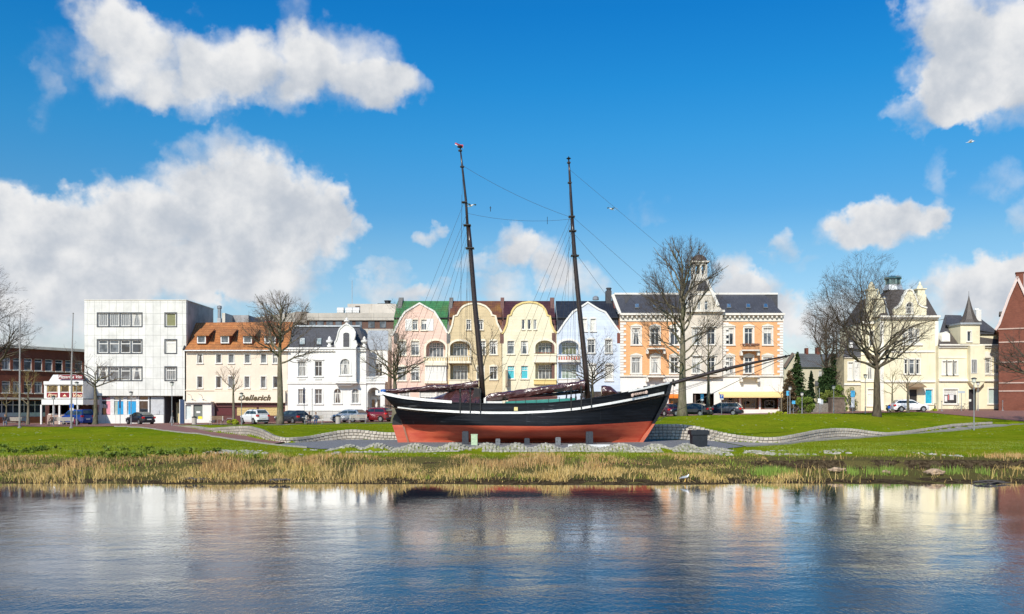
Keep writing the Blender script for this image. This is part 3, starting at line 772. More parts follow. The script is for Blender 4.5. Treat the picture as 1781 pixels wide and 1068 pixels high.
# ------------------------------------------------------------------ building kit
def outline(w, h, rise=0, n=12, cx=0, z0=0):
    if rise <= 0: return [(cx-w/2, z0), (cx+w/2, z0), (cx+w/2, z0+h), (cx-w/2, z0+h)]
    P = [(cx-w/2, z0), (cx+w/2, z0)]
    for i in range(n + 1):
        t = math.pi * i / n
        P.append((cx + w/2*math.cos(t), z0 + h - rise + rise*math.sin(t)))
    return P
WC = {}; WRND = random.Random(12)
CURT = flat('net_curtain', (.62, .60, .55), .9, var=.2, scale=6)
def win_meshes(w, h, rise, nx, tr, gx_, gz_, fw, sur, sill, hood, mats):
    key = (w, h, rise, nx, tr, gx_, gz_, fw, sur, sill, hood, tuple(m.name for m in mats))
    if key in WC: return WC[key]
    fm, pm, sm = mats
    R = {}
    y0, y1 = .12, .19
    f = MB(); f.plate(outline(w, h, rise), y0, y1, [outline(w-2*fw, h-2*fw, max(rise-fw*.5, 0) if rise else 0, z0=fw)], back=False, reveal=.06)
    top = lambda x: h - fw if rise <= 0 else h - rise + rise * math.sqrt(max(0, 1 - (2*x/w)**2)) - fw * .6
    bw = fw * .8
    for i in range(1, nx):
        x = -w/2 + w * i / nx
        f.box(x-bw/2, x+bw/2, y0+.006, y1-.004, fw, top(x))
    if tr:
        f.box(-w/2+fw, w/2-fw, y0-.012, y1-.01, h*tr-bw*.6, h*tr+bw*.6)
    if gx_:
        zt = h*tr + bw*.6 if tr else fw
        for i in range(1, gx_):
            x = -w/2 + w*i/gx_
            if nx > 1 and abs((i*nx/gx_) - round(i*nx/gx_)) < 1e-3: continue
            f.box(x-.018, x+.018, y0+.02, y1-.012, zt, top(x))
        for k in range(1, gz_):
            z = zt + (h - fw - zt) * k / gz_
            f.box(-w/2+fw, w/2-fw, y0+.022, y1-.014, z-.018, z+.018)
    R['window'] = f.mesh('window', fm)
    p = MB(); p.plate(outline(w-.02, h-.02, rise, z0=.01), .165, .2, back=False, sides=False); R['pane'] = p.mesh('pane', pm)
    if sur:
        s = MB(); s.plate(outline(w+2*sur, h+sur, rise + (sur*.6 if rise else 0)), -.055, .02, [outline(w, h, rise)], back=False, reveal=.07)
        if hood == 1:
            s.box(-w/2-sur-.1, w/2+sur+.1, -.2, .01, h+sur+.003, h+sur+.14)
        if hood == 2:
            s.plate([(-w/2-sur-.08, h+sur+.003), (w/2+sur+.08, h+sur+.003), (w/2+sur*.4, h+sur+.16), (0, h+sur+.38), (-w/2-sur*.4, h+sur+.16)], -.16, .01)
        if hood == 3:      # lintel lozenge
            s.plate([(-w/2-sur-.02, h+sur+.003), (w/2+sur+.02, h+sur+.003), (w/2*.5, h+sur+.17), (-w/2*.5, h+sur+.17)], -.05, .01)
        R['surround'] = s.mesh('surround', sm)
    if sill:
        s = MB(); e = (sur or 0) + .06
        s.box(-w/2-e, w/2+e, -.15, .115, -.13, -.003)
        R['sill'] = s.mesh('sill', sm)
    WC[key] = R
    return R
class Bld:
    def __init__(s, name, label, zoom, D, zx0, cat='house', group=None, rz=0, zb=None):
        s.ox, s.oy, s.sc = zoom; s.D = D
        s.X0 = wx(s.ox + zx0 / s.sc, D); s.zb = float(street_z(s.X0)) if zb is None else zb
        s.root = thing(name, label, cat, (s.X0, D, s.zb), rz, group)
        s.holes = {}
    def x(s, zx, y=0): return wx(s.ox + zx / s.sc, s.D + y) - s.X0
    def z(s, zy, y=0): return wz(s.oy + zy / s.sc, s.D + y) - s.zb
    def p(s, zx, zy, y=0): return (s.x(zx, y), y, s.z(zy, y))
    def win(s, x0, y0, x1, y1, nx=2, tr=.68, grid=(0, 0), rise=0, frame=None, pane=None, sur=0, sm=None, sill=True, hood=0, y=0, fw=.075, hole=True, name='window', label=None, proud=0):
        frame = frame or WHITE; sm = sm or STONE; auto = pane in (None, G_GREY, G_MID, G_DARK)
        if pane in (None, G_DARK): pane = WRND.choice((G_DARK, G_DARK, G_DARK, G_GREY, G_MID))
        X0, X1 = s.x(x0, y), s.x(x1, y); Z1, Z0 = s.z(y0, y), s.z(y1, y)
        w, h = round((X1 - X0) * 25) / 25, round((Z1 - Z0) * 25) / 25
        if w <= .1 or h <= .1: return None
        xc = (X0 + X1) / 2
        rs = round(rise * w / 2, 3) if rise else 0
        R = win_meshes(w, h, rs, nx, tr, grid[0], grid[1], fw, sur, bool(sill), hood, (frame, pane, sm))
        if hole: s.holes.setdefault(y, []).append(outline(w, h, rs, cx=xc, z0=Z0))
        o = link(name, R['window'], s.root, (xc, y - proud, Z0), label=label)
        for k in ('pane', 'surround', 'sill'):
            if k in R: link(k, R[k], o)
        if auto and hole and h > .9 and WRND.random() < .35 and w > .5:      # half drawn blinds and curtains
            m = MB(); f = WRND.uniform(.18, .5)
            if WRND.random() < .5 and not rs: m.box(-w/2+fw, w/2-fw, .150, .163, h*(1-f), h-fw)
            else:
                for s_ in (-1, 1): m.plate([(s_*(w/2-fw), fw), (s_*(w/2-fw), (h-rs)-fw), (s_*w*.12, (h-rs)-fw), (s_*w*.32, fw)][::s_], .150, .163)
            m.build('curtain', CURT, o)
        return o
    def cut(s, x0, y0, x1, y1, rise=0, y=0, sink=0):
        X0, X1 = s.x(x0, y), s.x(x1, y); Z1, Z0 = s.z(y0, y), (s.z(y1, y) if y1 is not None else -sink)
        w = X1 - X0; rs = rise * w / 2
        s.holes.setdefault(y, []).append((outline(w, Z1 - Z0, rs, cx=(X0+X1)/2, z0=Z0), 'deep'))
        return X0, X1, Z0, Z1
    def wall(s, pts, m, depth=.4, y=0, name='wall', local=False, deep=1.2, floor=None, label=None):
        poly = pts if local else [(s.x(a, y), (s.z(b, y) if b is not None else -.7)) for a, b in pts]
        if sum(poly[i][0]*poly[(i+1) % len(poly)][1] - poly[(i+1) % len(poly)][0]*poly[i][1] for i in range(len(poly))) < 0: poly = poly[::-1]
        hs = s.holes.pop(y, [])
        H1 = [h for h in hs if not isinstance(h, tuple)]; H2 = [h[0] for h in hs if isinstance(h, tuple)]
        mb = MB(); mb.plate(poly, y, y + depth, H1 + H2, back=depth > 2, reveal=.2)
        for h in H2:
            n = len(h)
            mb.add([(a, y + .2, c) for a, c in h] + [(a, y + deep, c) for a, c in h], [(i, (i+1) % n, (i+1) % n + n, i + n) for i in range(n)])
            mb.add([(a, y + deep, c) for a, c in h], [tuple(range(n))])
        return mb.build(name, m, s.root, label=label)
    def box(s, name, m, x0, x1, ytop, ybot, y0, y1, label=None, par=None):
        """box given by photo-zoom x and y at its front plane y0"""
        mb = MB(); zb = s.z(ybot, y0) if ybot is not None else -.7
        mb.box(s.x(x0, y0), s.x(x1, y0), y0, y1, zb, s.z(ytop, y0))
        return mb.build(name, m, par or s.root, label=label)
    def slab(s, name, m, polys, th=.14, par=None, label=None):
        mb = MB()
        for P in polys:
            n = len(P); P = [Vector(q) for q in P]
            nrm = (P[1]-P[0]).cross(P[2]-P[0]).normalized()
            if nrm.y > 0 and abs(nrm.z) < .2 or nrm.z < -.2: P = P[::-1]; nrm = -nrm
            Q = [q - nrm * th for q in P]
            mb.add(P + Q, [tuple(range(n)), tuple(reversed(range(n, 2*n)))] + [(i, i+n, (i+1) % n + n, (i+1) % n) for i in range(n)])
        return mb.build(name, m, par or s.root, label=label)
    def part(s, name, mb, m, par=None, **k): return mb.build(name, m, par or s.root, **k)
def prism_x(mb, poly, x0, x1):
    n = len(poly)
    ar = sum(poly[i][0]*poly[(i+1) % n][1] - poly[(i+1) % n][0]*poly[i][1] for i in range(n))
    if ar < 0: poly = poly[::-1]
    mb.add([(x0, a, b) for a, b in poly] + [(x1, a, b) for a, b in poly],
           [tuple(reversed(range(n))), tuple(range(n, 2*n))] + [(i, (i+1) % n, (i+1) % n + n, i+n) for i in range(n)])
    return mb
def strip_along(mb, pts, w, y0, y1):
    """moulding following an x,z polyline"""
    pts = [Vector((a, 0, b)) for a, b in pts]; L = []
    for i, p in enumerate(pts):
        d = (pts[min(i+1, len(pts)-1)] - pts[max(i-1, 0)]).normalized(); nrm = Vector((-d.z, 0, d.x))
        L.append((p + nrm * w * .35, p - nrm * w * .65))
    vs = []
    for a, b in L: vs += [(a.x, y0, a.z), (b.x, y0, b.z), (b.x, y1, b.z), (a.x, y1, a.z)]
    fs = []
    for i in range(len(L) - 1):
        o = i * 4
        for k in range(4): fs.append((o+k, o+4+k, o+4+(k+1) % 4, o+(k+1) % 4))
    fs += [(0, 1, 2, 3), (len(vs)-1, len(vs)-2, len(vs)-3, len(vs)-4)]
    mb.add(vs, fs); return mb
def text_mesh(body, size, m, shear=0., bold=.01, ext=.02, align='CENTER', space=1., width=None):
    cu = bpy.data.curves.new('lettering', 'FONT'); cu.body = body; cu.size = size; cu.shear = shear
    cu.extrude = ext; cu.offset = bold; cu.align_x = align; cu.align_y = 'CENTER'; cu.space_character = space; cu.resolution_u = 3
    o = bpy.data.objects.new('lettering', cu); COL.objects.link(o)
    dg = bpy.context.evaluated_depsgraph_get(); dg.update()
    me = bpy.data.meshes.new_from_object(o.evaluated_get(dg))
    bpy.data.objects.remove(o); bpy.data.curves.remove(cu)
    if width:
        xs = [v.co.x for v in me.vertices]; k = width / (max(xs) - min(xs))
        for v in me.vertices: v.co.x *= k; v.co.y *= k
    me.materials.clear(); me.materials.append(m); return me
UP = (math.radians(90), 0, 0)
Z1 = (0, 450, 3.336); Z2 = (310, 490, 3.955); Z3 = (480, 480, 3.814); Z4 = (670, 490, 3.955); Z5 = (860, 490, 3.957)
Z6 = (1060, 420, 3.3375); Z7 = (1350, 430, 3.444); Z8 = (1550, 450, 3.684); PX = (0, 0, 1.0); ZP = (0, 640, 10.17)

# ------------------------------------------------------------------ red brick office block, receding to the right
RB = brick('dark_red_brick', (.23, .075, .045), (.17, .058, .038), (.10, .05, .035), patch=.5)
def red_office():
    ang = math.atan2(1, .59); D0 = 125.0; X0 = wx(0, D0)
    u = Vector((.59, 1, 0)).normalized()
    org = Vector((X0, D0, street_z(-70)))
    r = thing('office_building', 'long dark red brick office block with white framed windows at the far left', 'building', org, ang)
    L0, L1 = -16., 13.; zt = 10.62
    W_ = 1.575
    holes = []; wins = []
    for row, (z0, z1) in enumerate(((7.55, 9.25), (4.3, 5.95))):
        for i in range(-9, 8):
            xc = .0 + W_ * (i + .55)
            if xc < L0 + 1 or xc > L1 - .5: continue
            holes.append(outline(1.2, z1 - z0, cx=xc, z0=z0)); wins.append((xc, z0, z1 - z0))
    shop = [(L0 + .3, .9), (L1 - .3, .9), (L1 - .3, 3.2), (L0 + .3, 3.2)]
    mb = MB(); mb.plate([(L0, -.7), (L1, -.7), (L1, zt), (L0, zt)], 0, 14, holes + [shop], reveal=.25); mb.build('wall', RB, r)
    rnd = random.Random(2)
    for k, (xc, z0, h) in enumerate(wins):
        R = win_meshes(1.2, round(h*25)/25, 0, 1, .74, 0, 0, .09, 0, True, 0, (WHITE, [G_GREY, G_MID, G_DARK, G_GREY][rnd.randrange(4)], STONEW))
        o = link('window', R['window'], r, (xc, 0, z0))
        for q in ('pane', 'sill'): link(q, R[q], o)
    MB().box(L0 - .2, L1 + .2, -.35, 14.2, zt + .003, zt + .4).build('roof', STONEW, r)
    MB().box(L0, L1, -.5, .0, 3.35, 3.62).build('canopy', STONEW, r)
    f = MB()
    for i in range(18): f.box(L0 + .3 + i*1.6, L0 + .38 + i*1.6, .16, .24, .9, 3.2)
    f.box(L0+.3, L1-.3, .15, .23, 2.55, 2.62)
    sf = f.build('shopfront', WHITE, r)
    MB().box(L0+.3, L1-.3, .2, .24, .9, 3.2).build('pane', G_DARK, sf)
    MB().box(L0+.3, L1-.3, .12, .15, .9, 1.5).build('window_film', flat('pale_film', (.5, .58, .6), .4), sf)
    for xc in (-2.2, -.9):
        s = MB(); s.tube([(xc, .1, 2.25), (xc, .14, 2.25)], .22, 14); s.build('shop_sticker', flat('yellow_paint', (.75, .5, .03), .5), sf)
    mb = MB(); mb.plate([(-2.8,1.55),(-2.1,1.55),(-2.2,1.9),(-2.9,1.95)], .1, .13); mb.plate([(-1.2,1.5),(-.3,1.5),(-.5,1.85),(-1.0,2.0)], .1, .13)
    mb.build('shop_display', flat('pale_display', (.6, .65, .7), .5), sf)
red_office()

# ------------------------------------------------------------------ small white restaurant
BURG = flat('burgundy_paint', (.22, .008, .016), .4)
def pavilion():
    b = Bld('restaurant', 'small two storey white restaurant with burgundy sign panels, left of the white block', ZP, 117, 1120, 'restaurant')
    r = b.root
    for x0, x1 in ((825, 1020), (1060, 1222), (1275, 1457)):
        b.win(x0, 303, x1, 430, 1, 0, fw=.05, pane=glass('restaurant_glass', (.02, .018, .012), (.12, .10, .05)), sill=False, name='window')
        b.box('sign_panel', BURG, x0, x1, 436, 522, -.04, .1)
        c = MB()
        X0, X1 = b.x(x0), b.x(x1)
        for a, w in ((.03, .13), (.87, .1)):
            xa = X0 + (X1 - X0) * a
            c.plate([(xa, b.z(428)), (xa + (X1-X0)*w*.6, b.z(428)), (xa + (X1-X0)*w, b.z(310)), (xa, b.z(310))], .10, .14)
        c.plate([(X0 + (X1-X0)*(.25), b.z(318)), (X0 + (X1-X0)*.5, b.z(336)), (X0 + (X1-X0)*(.8), b.z(318)), (X0 + (X1-X0)*(.8), b.z(310)), (X0 + (X1-X0)*.25, b.z(310))], .10, .14)
        c.build('curtain', flat('gold_curtain', (.42, .30, .12), .8), r)
    b.wall([(780, 542), (1468, 542), (1468, 236), (780, 236)], WHITE, 7, label='white upper storey')
    # lower storey set back
    b.win(870, 655, 1010, 810, 2, 0, y=1.2, pane=G_DARK); b.win(1050, 655, 1200, 815, 2, 0, y=1.2, pane=G_GREY)
    b.win(1240, 650, 1425, 800, 1, 0, y=1.2, pane=G_DARK)
    b.wall([(800, 660), (1468, 660), (1468, None), (800, None)], brick('brown_brick', (.10, .035, .03), (.07, .028, .025), (.08, .05, .04)), 6, y=1.2)
    b.box('porch_roof', WHITE, 733, 1468, 556, 650, -1.2, 6)
    b.box('balcony_edge', WHITE, 770, 1468, 236, 292, -.22, -.003)
    mb = MB()
    for x0 in (790, 1008, 1110, 1425): mb.box(b.x(x0), b.x(x0+24), -1.1, -.85, -.7, b.z(652, -1.1))
    mb.build('porch_posts', WHITE, r)
    mb = MB(); mb.box(b.x(905), b.x(1250), -1.05, -.95, -.7, b.z(830, -1)); mb.build('porch_wall', flat('pinkish_panel', (.38, .27, .22), .8), r)
    # hipped roof with lettered board
    f = .0
    P = [b.p(862, 238, -.1), b.p(1470, 238, -.1), b.p(1470, 118, 1.6), b.p(940, 120, 1.6)]
    Q = [b.p(940, 120, 1.6), b.p(1470, 118, 1.6), b.p(1470, 118, 6), b.p(940, 120, 6)]
    S = [b.p(862, 238, -.1), b.p(940, 120, 1.6), b.p(940, 120, 6), (b.x(862), 6.5, b.z(238))]
    b.slab('roof', WHITE, [P, Q, S], .1)
    s = b.box('roof_sign', BURG, 1035, 1462, 122, 200, -.1, .1)
    for t, zx, zy, sz in (('Pizzeria', 1160, 160, .62), ('La Vita', 1350, 160, .6)):
        link('lettering', text_mesh(t, sz, flat('white_letters', (.8, .74, .7), .5), .35, .008, width=1.75 if t[0] == 'P' else 1.5), s, (b.x(zx), -.13, b.z(zy)), UP)
    LT = flat('cream_letters', (.85, .65, .42), .5)
    for t, zx, zy in (('Pizza', 925, 485), ('Vino', 1365, 485)):
        link('lettering', text_mesh(t, .66, LT, .35, .012, width=1.15), r, (b.x(zx), -.07, b.z(zy)), UP)
    e = MB(); e.plate([(b.x(1110), b.z(503)), (b.x(1185), b.z(503)), (b.x(1165), b.z(483)), (b.x(1150), b.z(462)), (b.x(1130), b.z(483))], -.07, -.045, [[(b.x(1140), b.z(498)), (b.x(1158), b.z(498)), (b.x(1149), b.z(488))]])
    e.build('emblem', LT, r)
pavilion()

# ------------------------------------------------------------------ white panel block
def white_block():
    b = Bld('office_building', 'tall white flat roofed block of four storeys with square facade panels and grey ribbon windows', Z1, 120, 785, 'building')
    r = b.root
    PAN = plaster('white_panels', (.765, .755, .71), .5, joint=(.98, 1.45, .022, 0))
    rows = [(315, 395), (470, 550), (628, 708)]
    rnd = random.Random(4)
    for k, (y0, y1) in enumerate(rows):
        for xc in (598, 662, 727, 792):
            b.win(xc - 29, y0 + 3, xc + 29, y1 - 3, 1, .0 if k == 0 else .72, frame=WHITE, pane=[G_MID, G_GREY, G_GREY][k] if rnd.random() < .8 else G_DARK, sill=False, fw=.11)
        b.win(962, y0, 1021, y1 - 2, 1, 0 if k == 0 else .74, pane=[G_MID, G_BLIND, G_MID][k] if k else flat('olive_blind', (.20, .20, .09), .6), sill=False, fw=.11)
    X0, X1 = 497, 1062
    b.holes.setdefault(0, []).append([(b.x(X0), -.45), (b.x(X1), -.45), (b.x(X1), b.z(795)), (b.x(X0), b.z(795))])
    b.wall([(490, 243), (1080, 243), (1080, None), (490, None)], PAN, .6)
    # dark frames round the window bands
    for (y0, y1) in rows:
        for a, c in ((566, 824), (958, 1025)):
            fr = MB(); fr.plate([(b.x(a-4), b.z(y1+2)), (b.x(c+3), b.z(y1+2)), (b.x(c+3), b.z(y0-4)), (b.x(a-4), b.z(y0-4))], -.05, .03, [[(b.x(a+2), b.z(y1-4)), (b.x(c-3), b.z(y1-4)), (b.x(c-3), b.z(y0+2)), (b.x(a+2), b.z(y0+2))]], back=False, reveal=.08)
            for i in range(1, 4 if c > 700 and a < 700 else 1):
                xm = b.x(566 + 64.5 * i); fr.box(xm - .07, xm + .07, -.03, .03, b.z(y1-4), b.z(y0+2))
            fr.build('window_band_frame', ANTHR, r)
    # concrete body with streaked side wall
    SIDE = plaster('streaked_concrete', (.44, .42, .41), .95)
    m = MB(); m.box(b.x(490) + .02, b.x(1080) - .02, .6, 11.0, b.z(795, .6) - .1, b.z(243)); m.build('side_wall', SIDE, r)
    m = MB(); m.box(b.x(488), b.x(1082), -.06, 11.05, b.z(243) + .003, b.z(243) + .12); m.build('parapet', STONEW, r)
    # ground floor recess
    m = MB(); m.box(b.x(X0), b.x(942), 1.35, 1.6, -.7, b.z(795)); m.build('recess_wall', ANTHR, r)
    RW = plaster('white_base_panels', (.80, .79, .76), .12, joint=(1.3, 1.2, .02, 0))
    m = MB(); m.box(b.x(510), b.x(865), .55, 1.34, -.7, b.z(905, .5)); m.box(b.x(865), b.x(942), .5, 1.34, -.7, b.z(905, .5)); m.build('base_wall', RW, r)
    m = MB(); m.box(b.x(864), b.x(940), .6, 1.34, b.z(904, .5), b.z(800)); m.box(b.x(897), b.x(915), .52, .6, b.z(902, .5), b.z(880)); m.build('grey_panel', flat('pale_grey_metal', (.5, .51, .53), .5), r)
    m = MB()
    for a, c in ((508, 516), (572, 590), (640, 662), (716, 737), (790, 808), (858, 866)): m.box(b.x(a, .6), b.x(c, .6), .6, .8, b.z(905, .6), b.z(800, .6))
    m.box(b.x(508, .6), b.x(864, .6), .64, .78, b.z(826, .6), b.z(819, .6))
    m.build('shopfront', flat('white_metal', (.7, .7, .7), .4), r)
    sf = [(516, 572, glass('greenish_shop', (.16, .24, .2), (.3, .38, .33))), (590, 640, glass('dark_shop', (.015, .015, .02))), (662, 716, glass('shop_pale', (.3, .4, .36), (.5, .56, .52))), (737, 790, glass('shop_pale2', (.28, .33, .34))), (808, 858, G_DARK)]
    for a, c, mm in sf:
        m = MB(); m.box(b.x(a, .7), b.x(c, .7), .72, .76, b.z(905, .7), b.z(800, .7)); m.build('shop_window', mm, r)
    BLUE = flat('blue_poster', (.01, .30, .62), .5); PINK = flat('pink_poster', (.72, .30, .38), .5)
    for a, c, y0, y1, mm in ((562, 571, 830, 890, PINK), (618, 640, 806, 903, PINK), (592, 618, 806, 818, flat('wine_poster', (.25, .03, .06), .5)), (683, 716, 828, 903, BLUE), (745, 789, 828, 903, BLUE), (536, 546, 830, 845, BLUE)):
        m = MB(); m.box(b.x(a, .7), b.x(c, .7), .69, .71, b.z(y1, .7), b.z(y0, .7)); m.build('poster', mm, r)
    m = MB()
    for q in range(3): m.box(b.x(594 + q*9, .7), b.x(599 + q*9, .7), .66, .68, b.z(866, .7), b.z(842 + q*3, .7))
    m.build('shop_display', WHITE, r)
    # passage
    m = MB()
    m.box(b.x(942), b.x(946), .6, 6, -.7, b.z(795)); m.box(b.x(1056), b.x(1080)-.02, .6, 6, -.7, b.z(795)); m.box(b.x(942), b.x(1062), 6, 6.2, -.7, b.z(795))
    m.build('passage_wall', flat('passage_grey', (.12, .12, .13), .8), r)
    m = MB()
    for a, c in ((960, 975), (984, 994)): m.box(b.x(a), b.x(c), 5.9, 5.99, -.1, b.z(835))
    m.build('passage_door', flat('grey_door', (.3, .31, .33), .6), r)
    m = MB(); m.box(b.x(1022, 3), b.x(1040, 3), 3, 3.1, -.1, b.z(835, 3)); m.box(b.x(1026, 3), b.x(1036, 3), 2.96, 3.0, .9, b.z(842, 3)); m.build('entrance_door', flat('cream_door', (.7, .6, .35), .6), r)
    m = MB(); m.box(b.x(497), b.x(942), .3, 1.34, b.z(795) - .02, b.z(795) + .25); m.build('soffit', ANTHR, r)
white_block()

# ------------------------------------------------------------------ beige shop house with orange tiles
def orange_roof():
    b = Bld('house', 'beige three storey shop house with an orange tiled roof and four little dormers', Z2, 120, 400)
    r = b.root
    BE = plaster('beige_render', (.78, .67, .54), .25)
    WF = STONE
    for a, c in ((133, 167), (262, 295), (348, 382), (458, 493), (570, 606), (652, 684)):
        b.win(a, 499, c, 560, 1, 0, sur=.10, sm=STONE, pane=G_GREY if a in (348, 458, 570) else G_DARK)
    for a, c in ((132, 165), (261, 294), (346, 383), (457, 490), (569, 602), (653, 684)):
        b.win(a, 652, c, 730, 1, 0, sur=.10, sm=STONE, pane=G_DARK)
    b.holes.setdefault(0, []).append([(b.x(248), -.5), (b.x(735), -.5), (b.x(735), b.z(836)), (b.x(248), b.z(836))])
    b.wall([(45, 470), (752, 470), (752, None), (45, None)], BE, 9.5)
    b.box('ledge', BE, 45, 752, 744, 750, -.12, -.003)
    b.box('shop_fascia', plaster('pale_fascia', (.80, .70, .56), .12), 248, 735, 752, 832, -.5, -.124)
    b.box('shop_canopy', STONE, 40, 225, 824, 832, -1.3, -.003)
    so = link('lettering', text_mesh('Oellerich', 1.2, flat('bronze_letters', (.12, .085, .03), .45), .38, .022, .05, space=1.12, width=4.25), r, (b.x(528), -.56, b.z(799)), UP)
    m = MB(); m.tube([(b.x(420), -.56, b.z(812)), (b.x(440), -.56, b.z(810)), (b.x(640), -.56, b.z(811))], .03, 5); m.build('letter_underline', flat('bronze_letters', (.12, .085, .03), .45), r)
    # white corner shop
    X = MB(); X.plate([(b.x(37), -.5), (b.x(244), -.5), (b.x(244), b.z(833)), (b.x(37), b.z(833))], -.9, .0, [[(b.x(66), b.z(945)), (b.x(105), b.z(945)), (b.x(105), b.z(848)), (b.x(66), b.z(848))], [(b.x(120), b.z(944)), (b.x(183), b.z(944)), (b.x(183), b.z(845)), (b.x(120), b.z(845))]], reveal=.25)
    X.build('corner_shop', STONE, r)
    m = MB(); m.box(b.x(66), b.x(105), -.68, -.64, b.z(945), b.z(848)); m.build('shop_window', flat('frosted_film', (.62, .68, .66), .4), r)
    m = MB(); m.box(b.x(120), b.x(183), -.7, -.66, b.z(944), b.z(845)); d = m.build('roller_blind', flat('grey_green_blind', (.17, .19, .17), .7), r)
    m = MB(); m.box(b.x(138), b.x(165), -.74, -.71, b.z(904), b.z(890)); m.build('paper_notice', WHITE, d)
    m = MB(); m.box(b.x(150), b.x(178), -.74, -.71, b.z(943), b.z(926)); m.build('yellow_notice', flat('yellow_paper', (.8, .7, .05), .6), d)
    # maroon front
    MAR = flat('maroon_tiles', (.10, .025, .022), .5); YEL = flat('straw_shutter', (.62, .46, .2), .7, var=.3, scale=8)
    m = MB(); m.box(b.x(249), b.x(734), .25, .6, -.5, b.z(836)); m.box(b.x(249), b.x(734), .0, .249, b.z(862), b.z(837)); m.box(b.x(539), b.x(552), .1, .248, b.z(918), b.z(863)); m.box(b.x(249), b.x(734), .05, .248, -.5, b.z(920))
    m.build('shopfront', MAR, r)
    for a, c in ((402, 537), (553, 680)):
        m = MB()
        for k in range(9):
            z1 = b.z(863) - k * .23; m.box(b.x(a), b.x(c), .12 + .01*(k % 2), .2, z1 - .215, z1)
        m.build('slatted_shutter', YEL, r)
    m = MB(); m.box(b.x(258), b.x(368), .15, .2, b.z(918), b.z(866)); m.build('roller_shutter', flat('dark_red_shutter', (.09, .008, .012), .45), r)
    # roof
    TI = tiles('orange_tiles', (.46, .17, .055), (.56, .23, .075), .3, .36, (.20, .09, .04))
    ev = -.45; rd = 3.8
    b.slab('roof', TI, [[b.p(40, 470, ev), b.p(757, 470, ev), b.p(790, 276, rd), b.p(102, 282, rd)], [b.p(102, 282, rd), b.p(790, 276, rd), (b.x(752), 9.8, b.z(470)), (b.x(45), 9.8, b.z(470))]], .16)
    m = MB(); prism_x(m, [(ev+.4, b.z(470)), (9.4, b.z(470)), (rd, b.z(282, rd) - .2)], b.x(45), b.x(752)); m.build('gable_wall', BE, r)
    m = MB(); m.tube([b.p(40, 474, ev - .08), b.p(757, 474, ev - .08)], .09, 8); m.build('gutter', ZINC, r)
    m = MB(); A = Vector(b.p(38, 468, ev)); B_ = Vector(b.p(100, 280, rd)); m.tube([A, B_], .16, 6); m.build('verge', flat('dark_verge', (.04, .04, .045), .6), r)
    for i, (a, c) in enumerate(((131, 190), (293, 350), (448, 507), (594, 670))):
        yy = .15
        d = MB(); d.box(b.x(a-4, yy), b.x(c+4, yy), yy, 2.4, b.z(426, yy), b.z(366, yy)); dd = d.build('dormer', flat('dormer_cheek', (.28, .09, .05), .7), r)
        R = win_meshes(round((b.x(c)-b.x(a))*25)/25, round((b.z(368)-b.z(424))*25)/25, 0, 2 if i == 3 else 1, 0, 0, 0, .13, 0, False, 0, (WHITE, G_GREY, STONE))
        o = link('window', R['window'], dd, (b.x((a+c)/2, yy), yy - .2, b.z(424, yy)))
        link('window_pane', R['pane'], dd, (b.x((a+c)/2, yy), yy - .2, b.z(424, yy)))
        q = b.slab('dormer_roof', TI, [[b.p(a-22, 366, yy-.35), b.p(c+22, 366, yy-.35), (b.x(c+22), 2.3, b.z(352)+.75), (b.x(a-22), 2.3, b.z(352)+.75)]], .12, dd)
    m = MB(); m.box(b.x(268, 4), b.x(291, 4), 4, 4.7, b.z(290, 4), b.z(250, 4)); m.lathe([(.24, b.z(250, 4)+.003), (.24, b.z(185, 4)), (.32, b.z(183, 4)), (.32, b.z(166, 4)), (.1, b.z(162, 4))], (b.x(278, 4), 4.35), 12); m.build('flue', GREYMET, r)
    m = MB(); m.box(b.x(735), b.x(752), -.02, .1, -.5, b.z(480)); 
    for zx in (108, 182):
        l = MB(); x = b.x(zx); l.tube([(x, -.5, b.z(815)), (x - .1, -.9, b.z(780)), (x - .5, -1.0, b.z(772))], .03, 5); l.lathe([(.05, b.z(818)), (.16, b.z(812)), (.1, b.z(806))], (x, -.55), 8); l.build('shop_spotlight', GREYMET, r)
orange_roof()

